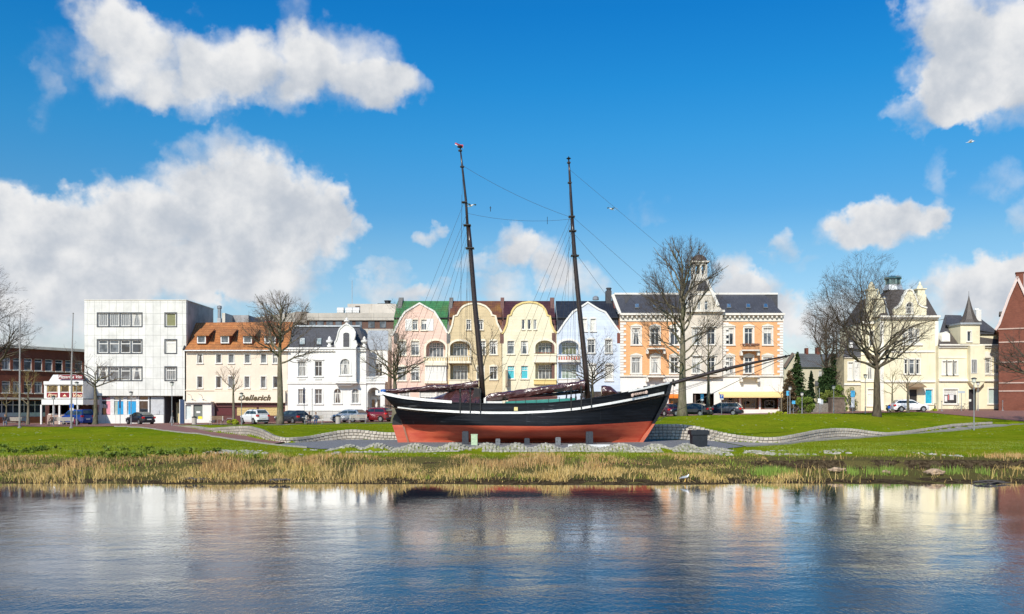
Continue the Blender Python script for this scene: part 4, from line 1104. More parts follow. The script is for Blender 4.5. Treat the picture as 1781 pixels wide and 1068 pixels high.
# ------------------------------------------------------------------ white villa
def white_villa():
    b = Bld('villa', 'ornate white stucco villa with a scrolled central gable, grey slate mansard and arched windows', Z3, 120, 340, 'villa')
    r = b.root
    WS = plaster('bright_stucco', (.79, .78, .74), .3)
    for a, c, y0, y1 in ((148, 197, 566, 665), (258, 306, 566, 665), (148, 197, 750, 848), (258, 306, 750, 848)):
        b.win(a, y0, c, y1, 2, .66, sur=.16, sm=WS, hood=1 if y0 < 600 else 0, pane=G_MID if a == 148 else G_DARK)
    b.win(385, 748, 432, 845, 2, .68, rise=1, sur=.14, sm=WS); b.win(503, 748, 551, 845, 2, .68, rise=1, sur=.14, sm=WS)
    b.wall([(78, 484), (598, 484), (598, None), (78, None)], WS, 10)
    # central bay, projecting
    yb = -1.0
    b.win(426, 550, 492, 656, 3, .66, rise=1, sur=.18, sm=WS, y=yb)
    b.win(447, 376, 487, 472, 2, .62, rise=.6, sur=.1, sm=WS, y=yb, pane=G_GREY)
    gp = [(395, 700), (530, 700), (530, 470), (536, 455), (528, 430), (514, 425), (522, 395), (524, 372), (512, 350), (498, 340), (488, 328), (468, 320), (448, 328), (436, 340), (424, 350), (414, 372), (410, 395), (402, 425), (392, 440), (395, 470)]
    b.wall(gp, WS, 1.0, y=yb, name='bay', label='projecting bay under the scrolled gable')
    m = MB(); m.plate([(b.x(400), b.z(712)), (b.x(526), b.z(712)), (b.x(505), b.z(728)), (b.x(420), b.z(728))], yb + .2, -.003); m.box(b.x(390, yb), b.x(536, yb), yb - .15, 0, b.z(712, yb), b.z(702, yb))
    m.box(b.x(395, yb), b.x(531, yb), yb - .12, 1.0, b.z(485, yb), b.z(476, yb)); m.build('bay_moulding', WS, r)
    m = MB(); strip_along(m, [(b.x(a, yb), b.z(c, yb)) for a, c in gp[2:]], .16, yb - .1, yb + .2); m.build('gable_moulding', WS, r)
    m = MB(); m.box(b.x(430, yb), b.x(507, yb), yb + .02, 3.2, b.z(470, yb), b.z(350, yb)); m.build('gable_roof', SLATE, r)
    def finial(cx, top, bot, y, w=.28):
        z0, z1 = b.z(bot, y), b.z(top, y); h = z1 - z0
        m = MB(); m.lathe([(w*.9, z0), (w*.9, z0+h*.15), (w*.5, z0+h*.2), (w*.55, z0+h*.3), (w*1.25, z0+h*.45), (w*1.3, z0+h*.6), (w*.5, z0+h*.7), (w*.65, z0+h*.8), (w*.15, z0+h)], (b.x(cx, y), y + .2), 12)
        m.build('finial', WS, r)
    finial(468, 275, 322, yb, .3); finial(353, 400, 470, 0, .36); finial(585, 400, 470, 0, .36)
    # cornices and belts
    m = MB()
    m.box(b.x(74), b.x(603), -.42, .0 - .003, b.z(487), b.z(475)); m.box(b.x(76), b.x(600), -.22, -.003, b.z(500), b.z(488)); 
    m.box(b.x(76), b.x(600), -.14, -.003, b.z(716), b.z(706)); m.box(b.x(76), b.x(395), -.06, -.003, b.z(703), b.z(690)); m.box(b.x(530), b.x(600), -.06, -.003, b.z(703), b.z(690))
    for k in range(26):
        x = b.x(84 + k * 20); m.box(x, x + .3, -.3, -.221, b.z(500), b.z(489))
    m.build('cornice', WS, r)
    m = MB(); m.box(b.x(74), b.x(603), -.18, -.003, -.7, b.z(893)); m.box(b.x(74), b.x(603), -.24, -.181, b.z(897), b.z(892)); m.build('plinth', plaster('grey_plinth', (.55, .54, .50), .3, joint=(1.5, .5, .02, .5)), r)
    m = MB()
    for k in range(8):
        for (a, c) in ((152, 192), (262, 302)):
            x = b.x(a) + (b.x(c) - b.x(a)) * k / 7; m.lathe([(.05, b.z(690)), (.08, b.z(685)), (.04, b.z(679))], (x, -.1), 6)
    m.build('balustrade', WS, r)
    # roof
    top = b.z(337, 2.2)
    P = lambda zx, zy, y: b.p(zx, zy, y)
    a1, a2, a3, a4 = P(80, 480, -.1), P(600, 480, -.1), P(552, 338, 2.4), P(118, 338, 2.4)
    bk = 10.0
    b1, b2 = (a1[0], bk, a1[2]), (a2[0], bk, a2[2]); b3, b4 = (a3[0], bk - 2.4, a3[2]), (a4[0], bk - 2.4, a4[2])
    b.slab('roof', SLATE, [[a1, a2, a3, a4], [a2, b2, b3, a3], [b1, a1, a4, b4], [a4, a3, b3, b4]], .12)
    m = MB(); m.box(a4[0] - .1, a3[0] + .15, 2.2, 2.6, a4[2] + .003, a4[2] + .22); m.build('ridge_cap', ZINC, r)
    for a, c in ((155, 195), (268, 304)):
        A = Vector(b.p(a, 465, .25)); B_ = Vector(b.p(c, 465, .25)); C_ = Vector(b.p(c + 3, 415, 1.15)); E = Vector(b.p(a + 3, 415, 1.15))
        off = Vector((0, -.12, .1)); b.slab('skylight', ANTHR, [[A+off, B_+off, C_+off, E+off]], .1)
        k = .14; off2 = Vector((0, -.17, .15)); c0 = (A+B_+C_+E)/4
        b.slab('skylight_pane', glass('skylight_glass', (.25, .3, .3), (.5, .52, .5)), [[c0+(q-c0)*.8+off2 for q in (A, B_, C_, E)]], .03)
    # right wing, set back
    yw = 2.5
    b.win(660, 582, 706, 665, 2, .66, y=yw, sur=.12, sm=WS)
    b.wall([(598, 492), (742, 492), (742, None), (598, None)], WS, 7, y=yw, name='wing_wall')
    b.slab('wing_roof', ZINC, [[b.p(600, 490, yw-.1), b.p(745, 490, yw-.1), b.p(745, 362, yw+2.5), b.p(610, 362, yw+2.5)]], .12)
    # loggia with arch and balcony
    yl = .15
    b.cut(607, 740, 692, None, 1, y=yl, sink=.5)
    b.wall([(599, 712), (722, 712), (722, None), (599, None)], WS, 2.4, y=yl, name='porch', deep=2.0)
    m = MB(); m.box(b.x(597), b.x(726), yl - .2, 2.4, b.z(712), b.z(700)); m.box(b.x(597), b.x(726), yl - .12, yl + .06, b.z(674), b.z(668))
    for k in range(15):
        m.lathe([(.04, b.z(700)), (.09, b.z(692)), (.04, b.z(680)), (.06, b.z(675))], (b.x(603 + k * 8.3), yl - .03), 6)
    m.build('balcony', WS, r)
    for a in (636, 672):
        m = MB(); m.box(b.x(a, 1.9), b.x(a + 18, 1.9), 1.98, 2.1, b.z(872, 1.9), b.z(820, 1.9)); m.build('porch_window', G_DARK, r)
    m = MB(); m.box(b.x(625), b.x(668), 1.9, 2.1, b.z(795), b.z(765)); m.build('porch_panel', flat('grey_panel_paint', (.35, .35, .35), .7), r)
    m = MB(); m.tube([(b.x(756), .0, -.3), (b.x(756), .0, b.z(480))], .07, 6); m.build('downpipe', flat('brown_pipe', (.16, .10, .07), .6), r)
white_villa()

# ------------------------------------------------------------------ concrete office behind
def concrete_office():
    b = Bld('office_block', 'long concrete office block with a brown window band behind the white villa', PX, 146, 590, 'building')
    r = b.root
    CON = plaster('pale_concrete', (.56, .51, .44), .5, joint=(4.5, 3., .03, 0))
    m = MB(); m.box(b.x(534), b.x(760), 0, 20, b.z(557), b.z(544.5)); m.box(b.x(534), b.x(760), 0, 20, -.7, b.z(572)); m.build('wall', CON, r)
    m = MB(); m.box(b.x(534.2), b.x(759), .35, 19.6, b.z(573), b.z(556)); wb = m.build('window_band', flat('brown_panel', (.12, .055, .035), .6), r)
    for a in (537, 551, 567, 583, 601, 618, 640, 660):
        m = MB(); m.box(b.x(a), b.x(a + 11), .28, .345, b.z(570), b.z(559)); m.build('pane', G_GREY, wb)
    m = MB(); m.box(b.x(513), b.x(533.8), .0, 20, -.7, b.z(542)); m.build('stair_tower', plaster('darker_concrete', (.30, .26, .22), .5), r)
    m = MB()
    A, B_ = (b.x(410, 0), 10.), (b.x(512.5, 0), 0.)
    m.add([(A[0], A[1], -.7), (B_[0], B_[1], -.7), (B_[0], B_[1], b.z(543)), (A[0], A[1], b.z(543) + .1), (A[0], 20, -.7), (B_[0], 20, -.7), (B_[0], 20, b.z(543)), (A[0], 20, b.z(543)+.1)],
          [(0,1,2,3), (3,2,6,7), (1,5,6,2), (0,3,7,4)]); m.build('north_wing', CON, r)
    y = 4
    m = MB(); m.box(b.x(604.5, y), b.x(689, y), y, 14, b.z(546, y) - .3, b.z(528.5, y)); m.build('penthouse', plaster('pale_concrete2', (.58, .53, .46), .5), r)
    m = MB(); m.box(b.x(618, y), b.x(626, y), y - .1, y - .003, b.z(540, y), b.z(532, y)); m.build('vent_grille', flat('vent_brown', (.12, .09, .07), .7), r)
    for a in (587, 601.5, 614):
        m = MB(); c = b.x(a + 5.5, 1.5); m.tube([(b.x(a, 1.5), 1.5, b.z(540, 1.5)), (b.x(a+11.5, 1.5), 1.5, b.z(540, 1.5))], .52, 12); m.box(b.x(a, 1.5), b.x(a+11.5, 1.5), 1.0, 2.0, b.z(544.3, 1.5), b.z(540, 1.5)); m.build('air_handling_unit', flat('pale_unit', (.62, .62, .6), .5), r)
    m = MB(); c = (b.x(671.5, y), y + 2); m.lathe([(.95, b.z(528.5, y)+.003), (.95, b.z(526.5, y)), (.5, b.z(526, y)), (.5, b.z(522, y)), (.62, b.z(521.8, y)), (.62, b.z(520.5, y))], c, 14); m.box(b.x(655, y), b.x(681, y), y + 1, y + 3, b.z(528.5, y)+.004, b.z(526.5, y)); m.build('roof_fan', DARKMET, r)
    m = MB(); m.tube([(b.x(610.5, y), y + 1, b.z(529, y)), (b.x(610.5, y), y + 1, b.z(486, y))], .05, 5); m.build('antenna', GREYMET, r)
    t = MB(); t.box(b.x(418, -.1), b.x(423, -.1), 9.05, 9.2, b.z(551), b.z(546)); t.build('logo', flat('red_logo', (.6, .03, .02), .5), r)
    th = math.atan2(-10., B_[0] - A[0])
    link('lettering', text_mesh('AGENTUR', 1.5, flat('grey_letters', (.16, .14, .13), .6), 0, .01), r, (b.x(437), 7.2, b.z(549)), (UP[0], 0, th))
    m = MB(); m.box(-2.8, 2.8, -.1, .0, -.1, .1); m.build('sign_stripe', flat('red_logo', (.6, .03, .02), .5), r, (b.x(439), 7.0, b.z(554)), (0, 0, th))
    # low roof house between
    b2 = Bld('flat_building', 'grey concrete box just behind the orange roof, right of the white block', Z2, 128, 365, 'building')
    m = MB(); m.box(b2.x(300), b2.x(322), 0, 12, -.7, b2.z(215)); m.build('wall', STONEW, b2.root)
    m = MB(); m.box(b2.x(322) + .003, b2.x(434), 3.5, 12, -.7, b2.z(213)); m.build('side_wall', plaster('streaked_concrete', (.44, .42, .41), .95), b2.root)
    m = MB(); m.box(b2.x(434) + .003, b2.x(785), 5, 12, -.7, b2.z(255)); m.build('rear_wall', flat('dark_brown_wall', (.08, .05, .04), .8), b2.root)
concrete_office()
# ------------------------------------------------------------------ gabled terrace
def loggia_railing(b, x0, x1, y0, y1, m, pat=None, solid=True, slats=9):
    mb = MB(); X0, X1, Z1_, Z0_ = b.x(x0), b.x(x1), b.z(y0), b.z(y1)
    mb.box(X0, X1, -.30, -.003, Z0_, Z1_ - .12); mb.box(X0 - .05, X1 + .05, -.38, .02, Z1_ - .117, Z1_)
    mb.box(X0 - .03, X1 + .03, -.34, -.003, Z0_ - .12, Z0_ - .003)
    o = mb.build('balcony', m, b.root)
    if pat:
        q = MB()
        for k in range(slats):
            x = X0 + (X1 - X0) * (k + .5) / slats; h = Z1_ - Z0_
            q.plate([(x - .1, Z0_ + h*.25), (x + .1, Z0_ + h*.25), (x + .06, Z1_ - .18), (x - .06, Z1_ - .18)], -.325, -.301)
        q.build('balcony_pattern', pat, o)
def gabled(name, label, Z, xl_, xr_, gable, wallm, trimm, roofm, wins, y_break=552.5, ridge=523.5, mid=0, party=None, extra=None, ground=None, scale_roof=1):
    b = Bld(name, label, Z, 120, (xl_ + xr_) / 2, 'house', 'gabled terrace houses facing the ship')
    r = b.root
    for w in wins: b.win(*w[:4], **w[4])
    if extra: extra(b)
    base = [(xl_, None)] + gable + [(xr_, None)]
    b.wall(base, wallm, 1.24)
    m = MB(); strip_along(m, [(b.x(a), b.z(c)) for a, c in gable], .24, -.12, .5); m.build('gable_moulding', trimm, r)
    pz = lambda py, y: wz(py, 120 + y) - b.zb
    xa, xb_ = b.x(xl_) + .1, b.x(xr_) - .1
    ye = 585
    m = MB(); prism_x(m, [(1.245, -.7), (10.5, -.7), (10.5, pz(ye, .5)), (5.6, pz(ridge, 5.6) - .25), (1.5, pz(y_break, 1.5) - .25), (1.245, pz(ye, .5) + .3)], xa, xb_); m.build('side_wall', wallm, r)
    R1 = [(xa, 5.6, pz(ridge, 5.6)), (xb_, 5.6, pz(ridge, 5.6)), (xb_, 1.35, pz(y_break, 1.35)), (xa, 1.35, pz(y_break, 1.35))]
    R2 = [(xa, 1.55, pz(y_break + 1.2, 1.55)), (xb_, 1.55, pz(y_break + 1.2, 1.55)), (xb_, .4, pz(ye, .4)), (xa, .4, pz(ye, .4))]
    R3 = [(xa, 5.6, pz(ridge, 5.6)), (xb_, 5.6, pz(ridge, 5.6)), (xb_, 10.6, pz(ye, .5)), (xa, 10.6, pz(ye, .5))]
    rf = b.slab('roof', roofm, [R1[::-1], R2[::-1], R3], .12)
    m = MB(); m.tube([(xa, 1.3, pz(y_break + .6, 1.3)), (xb_, 1.3, pz(y_break + .6, 1.3))], .08, 6); m.build('gutter', DARKMET, rf)
    # gable roof running back from the curved front
    gz = [(b.x(a), b.z(c)) for a, c in gable]
    sm_ = MB(); n = len(gz)
    top = [(x, .45, z - .12) for x, z in gz] + [(x, 4.5, z - .12) for x, z in gz]
    sm_.add(top, [(i, i + 1, i + 1 + n, i + n) for i in range(n - 1)]); sm_.build('gable_roof', roofm, r)
    if party:
        for (px0, w_, mm) in party:
            x = wx(px0, 120) - b.X0
            m = MB(); prism_x(m, [(-.02, pz(592, 0)), (.0, pz(579, 0)), (5.4, pz(517.5, 5.4)), (6.0, pz(517.5, 6)), (10.6, pz(583, .5)), (10.6, 0), (.47, 0)], x - w_/2, x + w_/2); m.build('party_wall', mm, r)
    return b
PINK_ = plaster('pink_render', (.80, .57, .47), .3, joint=(9, .42, .006))
TAN_ = plaster('tan_render', (.66, .53, .33), .35, joint=(9, .42, .006)); CREAM_ = plaster('cream_render', (.80, .735, .54), .3, joint=(9, .42, .005)); SKYB = plaster('sky_blue_render', (.62, .69, .80), .3, joint=(9, .42, .005))
PW_G = flat('grey_party_wall', (.16, .155, .145), .85, var=.3); PW_R = brick('party_brick', (.20, .10, .085), (.16, .085, .07), (.14, .1, .09))
gr = dict(nx=2, tr=.64, grid=(4, 2), sur=.09, sm=CREAMTRIM, hood=3)
def loggia(b, x0, y0, x1, y1, rise, back, rail, pat=None, railm=None, wpan=None, x2=None):
    b.cut(x0, y0, x1, y1, rise)
    m = MB(); X0, X1 = b.x(x0), b.x(x1)
    if rise:
        w = X1 - X0; cx_ = (X0 + X1)/2; h = b.z(y0) - b.z(y1)
        mm = MB(); mm.plate(outline(w + .5, h + .25, rise*w/2 + .2, cx=cx_, z0=b.z(y1)), -.08, -.003, [outline(w, h, rise*w/2, cx=cx_, z0=b.z(y1))], back=False, reveal=.09); mm.build('arch_moulding', railm or CREAMTRIM, b.root)
    Y = 1.02
    xw0 = x0 + (x1 - x0) * .16; xw1 = x1 - (x1 - x0) * .1
    b.win(xw0, y0 + (14 if rise else 8), xw1, y1 + 4, y=Y, nx=4, tr=.66, grid=(8, 2), hole=False, sill=False, pane=wpan or G_GREY, name='loggia_window')
    if rail: loggia_railing(b, *rail, railm or CREAMTRIM, pat)
def pink_extra(b):
    loggia(b, 281, 405, 415, 516, .75, None, (266, 425, 517, 552), flat('ochre_inlay', (.62, .46, .22), .8), CREAMTRIM)
    m = MB(); m.box(b.x(272), b.x(424), -.55, -.003, b.z(700), b.z(683)); m.build('bay_base', CREAMTRIM, b.root); m = MB(); m.box(b.x(272), b.x(424), -.6, -.003, b.z(577), b.z(556)); m.build('bay_cornice', CREAMTRIM, b.root)
    m = MB(); m.box(b.x(276), b.x(421), -.35, -.003, b.z(682.5), b.z(577.5)); m.build('bay', STONE, b.root)
    for a, c in ((279, 318), (322, 373), (377, 418)): b.win(a, 580, c, 680, nx=2, tr=.6, grid=(4, 2), hole=False, sill=False, proud=.36 + .13, pane=G_MID)
    for a, c in ((138, 185), (286, 332)):
        m = MB(); m.box(b.x(a), b.x(c), -.07, -.02, b.z(338), b.z(256))
        for k in range(8):
            z = b.z(334) + k * (b.z(260) - b.z(334)) / 8; m.box(b.x(a+3), b.x(c-3), -.085, -.071, z + .03, z + .14)
        m.build('shutter', WHITE, b.root)
    for a, c in ((100, 168), (238, 345), (355, 410)): b.win(a, 755, c, 830, nx=3, tr=.5, grid=(9, 2), pane=G_DARK, sur=.08)
gabled('terrace_house', 'pink house with a green tiled roof and pointed gable, leftmost of the four gabled houses', Z4, 45, 428,
       [(45, 366), (56, 352), (98, 262), (134, 207), (236, 146), (338, 203), (376, 262), (412, 322), (428, 352)], PINK_, STONE, tiles('green_tiles', (.045, .19, .065), (.075, .26, .09), .3, .36, (.10, .16, .04)),
       [(188, 262, 223, 333, dict(gr, hood=0, pane=G_GREY)), (249, 262, 285, 333, dict(gr, hood=0, pane=G_GREY)), (88, 410, 142, 506, dict(gr, pane=G_MID)), (180, 410, 233, 506, dict(gr, pane=G_GREY)), (88, 585, 143, 680, dict(gr, pane=G_GREY)), (180, 585, 234, 680, dict(gr, pane=G_GREY))],
       party=[(688.5, .6, PW_G), (780, .5, PW_G)], extra=pink_extra)
def tan_extra(b):
    loggia(b, 446, 408, 580, 508, .6, None, (436, 590, 511, 555), flat('ochre_inlay', (.62, .46, .22), .8), CREAMTRIM)
    loggia(b, 447, 566, 580, 672, 0, None, (440, 586, 674, 700), None, CREAMTRIM)
    m = MB(); m.box(b.x(440), b.x(590), -.02, .0, b.z(830), b.z(760)); 
    b.win(640, 750, 690, 830, pane=G_DARK)
gabled('terrace_house', 'tan house with a rusty brown roof and bell shaped gable behind the aft mast', Z4, 430, 805,
       [(430, 356), (440, 345), (458, 300), (470, 236), (495, 228), (505, 205), (520, 182), (540, 165), (575, 151), (615, 146), (655, 152), (690, 166), (712, 186), (728, 208), (736, 229), (760, 234), (772, 285), (790, 322), (805, 350)], TAN_, CREAMTRIM, tiles('rusty_tiles', (.20, .075, .035), (.15, .06, .035), .3, .36, (.34, .17, .03)),
       [(560, 262, 588, 330, dict(gr, hood=0)), (640, 262, 672, 330, dict(gr, hood=0)), (650, 408, 690, 500, dict(gr)), (720, 408, 769, 500, dict(gr)), (630, 584, 680, 672, dict(gr)), (720, 584, 770, 672, dict(gr))],
       party=[(873, .5, PW_R)], extra=tan_extra)
def cream_extra(b):
    YT = plaster('yellow_trim', (.72, .56, .24), .2)
    loggia(b, 281, 404, 413, 494, .7, None, (272, 425, 503, 550), None, CREAMTRIM)
    loggia(b, 281, 562, 415, 668, 0, None, (272, 425, 674, 700), None, YT)
    m = MB(); m.box(b.x(76), b.x(90), -1.2, -.003, b.z(720), b.z(610)); m.build('side_fin', plaster('brown_fin', (.35, .28, .2), .3), b.root)
    m = MB(); q = random.Random(1)
    for k in range(9): m.lathe([(.07, b.z(494)), (.12, b.z(489)), (.02, b.z(484))], (b.x(288 + k*14 + q.uniform(-3, 3)), .25), 6)
    m.build('flower_boxes', flat('geranium', (.30, .10, .05), .9), b.root)
yt = plaster('yellow_trim', (.72, .56, .24), .2)
gabled('terrace_house', 'cream yellow house with a maroon roof, bell shaped gable and teal blinds', Z5, 55, 428,
       [(48, 356), (62, 342), (82, 295), (92, 233), (112, 226), (118, 205), (130, 183), (150, 163), (190, 144), (240, 137), (290, 144), (328, 163), (348, 186), (358, 208), (363, 228), (384, 236), (392, 290), (412, 335), (428, 352)], CREAM_, yt, tiles('maroon_tiles_roof', (.085, .025, .03), (.065, .02, .025), .3, .36, (.11, .045, .035)),
       [(188, 260, 208, 328, dict(gr, nx=1, tr=0, grid=(0, 0), hood=0, sur=0)), (228, 260, 250, 328, dict(gr, nx=1, tr=0, grid=(0, 0), hood=0, sur=0)), (268, 260, 291, 328, dict(gr, nx=1, tr=0, grid=(0, 0), hood=0, sur=0)),
        (89, 408, 136, 498, dict(gr, nx=1, pane=G_GREY)), (182, 408, 230, 498, dict(gr, nx=1, pane=G_GREY)), (90, 580, 138, 668, dict(gr, nx=1, pane=TEAL)), (184, 580, 231, 668, dict(gr, nx=1, pane=TEAL))],
       party=[(963.5, .55, PW_R)], extra=cream_extra)
def blue_extra(b):
    loggia(b, 441, 404, 578, 498, .6, None, (436, 590, 506, 548), flat('red_inlay', (.55, .12, .08), .8), STONE, glass('green_glass', (.10, .12, .06), (.22, .22, .14)))
    loggia(b, 441, 560, 578, 664, 0, None, (436, 590, 668, 690), None, STONE, glass('green_glass2', (.2, .26, .2), (.42, .46, .42)))
    m = MB(); m.box(b.x(600), b.x(868), -.5, -.003, b.z(790), b.z(756)); m.build('shopfront', G_DARK, b.root)
    pz = lambda py, y: wz(py, 120 + y) - b.zb
    m = MB(); m.box(b.x(768, 5), b.x(806, 5), 5, 6.2, b.z(160, 5), b.z(62, 5)); m.lathe([(.32, b.z(62, 5)+.003), (.3, b.z(48, 5)), (.42, b.z(46, 5)), (.35, b.z(38, 5))], (b.x(790, 5), 5.6), 10); m.build('chimney', flat('dark_chimney', (.05, .05, .055), .7), b.root)
    m = MB(); m.lathe([(.45, b.z(125, 5.5)), (.4, b.z(105, 5.5)), (.15, b.z(97, 5.5))], (b.x(697, 5.5), 5.6), 10); m.build('roof_vent', flat('grey_vent', (.2, .22, .25), .6), b.root)
blu = dict(gr, sm=STONE)
gabled('terrace_house', 'light blue house with a dark blue roof and pointed gable behind the forward mast', Z5, 430, 866,
       [(430, 352), (442, 338), (486, 272), (540, 204), (566, 190), (642, 140), (718, 188), (764, 208), (806, 268), (866, 352)], SKYB, WHITE, tiles('navy_tiles', (.018, .022, .035), (.03, .036, .05), .3, .36),
       [(603, 256, 635, 340, dict(blu, hood=3, pane=G_BLIND)), (661, 256, 697, 340, dict(blu, hood=3, pane=G_BLIND)), (642, 397, 690, 490, dict(blu, pane=G_DARK)), (762, 400, 808, 490, dict(blu, pane=G_MID)), (647, 572, 697, 668, dict(blu, pane=G_BLIND)), (763, 572, 814, 680, dict(blu, pane=G_BLIND))],
       party=[(1076.5, .5, brick('red_party', (.22, .07, .05), (.18, .06, .045), (.15, .09, .08)))], extra=blue_extra)

# ------------------------------------------------------------------ orange brick corner building with bell turret
def hotel():
    b = Bld('apartment_building', 'large orange brick and white stone building with a bell turret and a yellow awning', Z6, 120, 545, 'building', zb=2.35)
    r = b.root
    OB = brick('orange_brick', (.80, .40, .17), (.70, .32, .13), (.66, .46, .30), patch=.15)
    ST = plaster('pale_stone', (.76, .72, .64), .35)
    WB = plaster('white_ground_floor', (.78, .76, .71), .3)
    K = dict(sur=.2, sm=ST, fw=.09)
    def colw(cols):
        for xc in cols:
            b.win(xc - 24, 503, xc + 24, 600, nx=2, tr=.72, hood=2, pane=G_DARK if xc != 918 else G_GREY, **K)
            w = 26 if xc in (155, 918) else 23
            b.win(xc - w, 672, xc + w, 766, nx=2, tr=.72, hood=2, pane=G_BLIND if xc == 918 else (G_MID if xc == 155 else G_DARK), **K)
    colw((155, 265, 378)); b.wall([(62, 418), (437, 418), (437, 785), (62, 785)], OB, 11)
    colw((697, 808, 918)); b.wall([(657, 418), (1008, 418), (1008, 785), (657, 785)], OB, 11)
    # stone centre bay
    yb = -.7
    for xc in (505, 590):
        b.win(xc - 24, 503, xc + 24, 598, nx=2, tr=.72, y=yb, sur=.12, sm=ST, hood=1); b.win(xc - 24, 670, xc + 24, 765, nx=2, tr=.72, y=yb, sur=.12, sm=ST, hood=1)
    b.wall([(438, 400), (656, 400), (656, 785), (438, 785)], plaster('stone_bay', (.70, .62, .52), .5), 11, y=yb, name='centre_bay')
    # gable
    for xc in (520, 562): b.win(xc - 10, 343, xc + 10, 398, nx=1, tr=.7, y=yb - .05, rise=.8, sill=False)
    b.wall([(440, 402), (654, 402), (654, 398), (632, 370), (560, 215), (482, 215), (444, 370), (440, 398)], plaster('timber_gable', (.62, .56, .47), .6), .8, y=yb - .05, name='gable')
    m = MB(); strip_along(m, [(b.x(a, yb), b.z(c, yb)) for a, c in ((440, 384), (484, 205))], .35, yb - .25, yb + .4); strip_along(m, [(b.x(a, yb), b.z(c, yb)) for a, c in ((556, 205), (632, 372))], .35, yb - .25, yb + .4)
    m.box(b.x(470), b.x(610), yb - .15, yb - .052, b.z(314), b.z(307)); m.build('bargeboard', STONE, r)
    m = MB(); m.plate([(b.x(497), b.z(290)), (b.x(595), b.z(290)), (b.x(556), b.z(222)), (b.x(520), b.z(222))], yb - .12, yb - .052); m.build('gable_slates', SLATE, r)
    # gable roof behind
    A = [b.p(440, 400, yb), b.p(482, 212, yb), b.p(558, 212, yb), b.p(640, 400, yb)]
    m = MB(); Bk = [(x, 5.5, z) for x, y, z in A]
    m.add(A + Bk, [(0, 4, 5, 1), (1, 5, 6, 2), (2, 6, 7, 3)]); m.build('gable_roof', SLATE, r)
    # lantern
    yc = yb + .9; cx_ = b.x(520, yc); hw = .92
    zt, zb_ = b.z(122, yb), b.z(190, yb)
    l = MB()
    l.box(cx_-hw-.15, cx_+hw+.15, yc-hw-.15, yc+hw+.15, zb_-.9, zb_ - .55); l.box(cx_-hw, cx_+hw, yc-hw, yc+hw, zb_ - .547, zb_)
    for sx in (-1, -.12, .72):
        for sy in (-1, -.12, .72): 
            if sx == -.12 and sy == -.12: continue
            l.box(cx_+sx*hw, cx_+(sx+.28)*hw, yc+sy*hw, yc+(sy+.28)*hw, zb_+.003, zt)
    l.box(cx_-hw, cx_+hw, yc-hw, yc+hw, zt - .25, zt); l.box(cx_-hw-.25, cx_+hw+.25, yc-hw-.25, yc+hw+.25, zt+.003, zt+.2)
    lo = l.build('turret', ST, r)
    dz = b.z(70, yb) - zt - .2; h0 = zt + .203
    d = MB(); d.lathe([(1.32, h0), (1.12, h0 + dz*.2), (1.02, h0 + dz*.42), (.84, h0 + dz*.66), (.5, h0 + dz*.88), (.1, h0 + dz)], (cx_, yc), 8); d.build('turret_roof', tiles('brown_slate', (.10, .075, .065), (.14, .10, .085), .2, .14, None, .6, False), lo)
    d = MB(); z9 = h0 + dz; d.lathe([(.12, z9-.1), (.06, z9+.5), (.16, z9+.65), (.06, z9+.8), (.03, z9+1.7), (.01, z9+1.75)], (cx_, yc), 8); d.build('finial', DARKMET, lo)
    m = MB(); m.lathe([(.5, zb_+.35), (.42, zb_+.6), (.25, zb_+1.1), (.1, zb_+1.25)], (cx_, yc), 10); m.build('bell', DARKMET, lo)
    # cornice
    m = MB(); m.box(b.x(58), b.x(1012), -.65, .0 - .003, b.z(430), b.z(418)); m.box(b.x(60), b.x(1010), -.12, -.003, b.z(464), b.z(432))
    m.box(b.x(436), b.x(658), yb - .5, yb - .003, b.z(414), b.z(402))
    k = 70
    while k < 1005:
        if not 436 < k < 655: m.box(b.x(k), b.x(k + 9), -.5, -.121, b.z(444), b.z(431))
        k += 27
    m.build('cornice', ST, r)
    # quoins
    for a, sg in ((62, 1), (1008, -1), (425, -1), (657, 1)):
        m = MB(); i = 0; y = 470
        while y < 780:
            w = 34 if i % 2 == 0 else 20
            x0 = b.x(a); x1 = b.x(a + sg * w); m.box(min(x0, x1), max(x0, x1), -.07, -.003, b.z(y + 13), b.z(y)); y += 15.5; i += 1
        m.build('quoins', STONE, r)
    m = MB(); m.box(b.x(60), b.x(1010), -.2, -.003, b.z(785), b.z(777)); 
    for a in (155, 918, 697):
        for q in range(8): m.lathe([(.05, b.z(784)), (.09, b.z(778)), (.04, b.z(771))], (b.x(a - 28 + q * 8), -.08), 6)
    m.build('belt_course', ST, r)
    # balconies
    for xc, yt_, yb_ in ((808, 590, 650), (808, 765, 803), (265, 598, 640), (265, 770, 803)):
        m = MB(); X0, X1 = b.x(xc - 50), b.x(xc + 50); z0, z1 = b.z(yb_ - 22, -1), b.z(yt_ + 5, -1)
        m.box(X0, X1, -1.15, -.003, z0 - .16, z0)
        for sx in (-.35, .35): m.plate([(b.x(xc)+sx*3.2-.15, z0-.75), (b.x(xc)+sx*3.2+.15, z0-.75), (b.x(xc)+sx*3.2+.15, z0-.165), (b.x(xc)+sx*3.2-.15, z0-.165)], -.8, -.003)
        o = m.build('balcony', ST, r)
        q = MB(); q.tube([(X0+.05, -.05, z1), (X0+.05, -1.1, z1), (X1-.05, -1.1, z1), (X1-.05, -.05, z1)], .035, 5)
        for t in np.linspace(X0+.05, X1-.05, 24): q.tube([(t, -1.1, z0), (t + .04*math.sin(t*9), -1.1, (z0+z1)/2), (t, -1.1, z1)], .016, 4)
        q.build('railing', DARKMET, o)
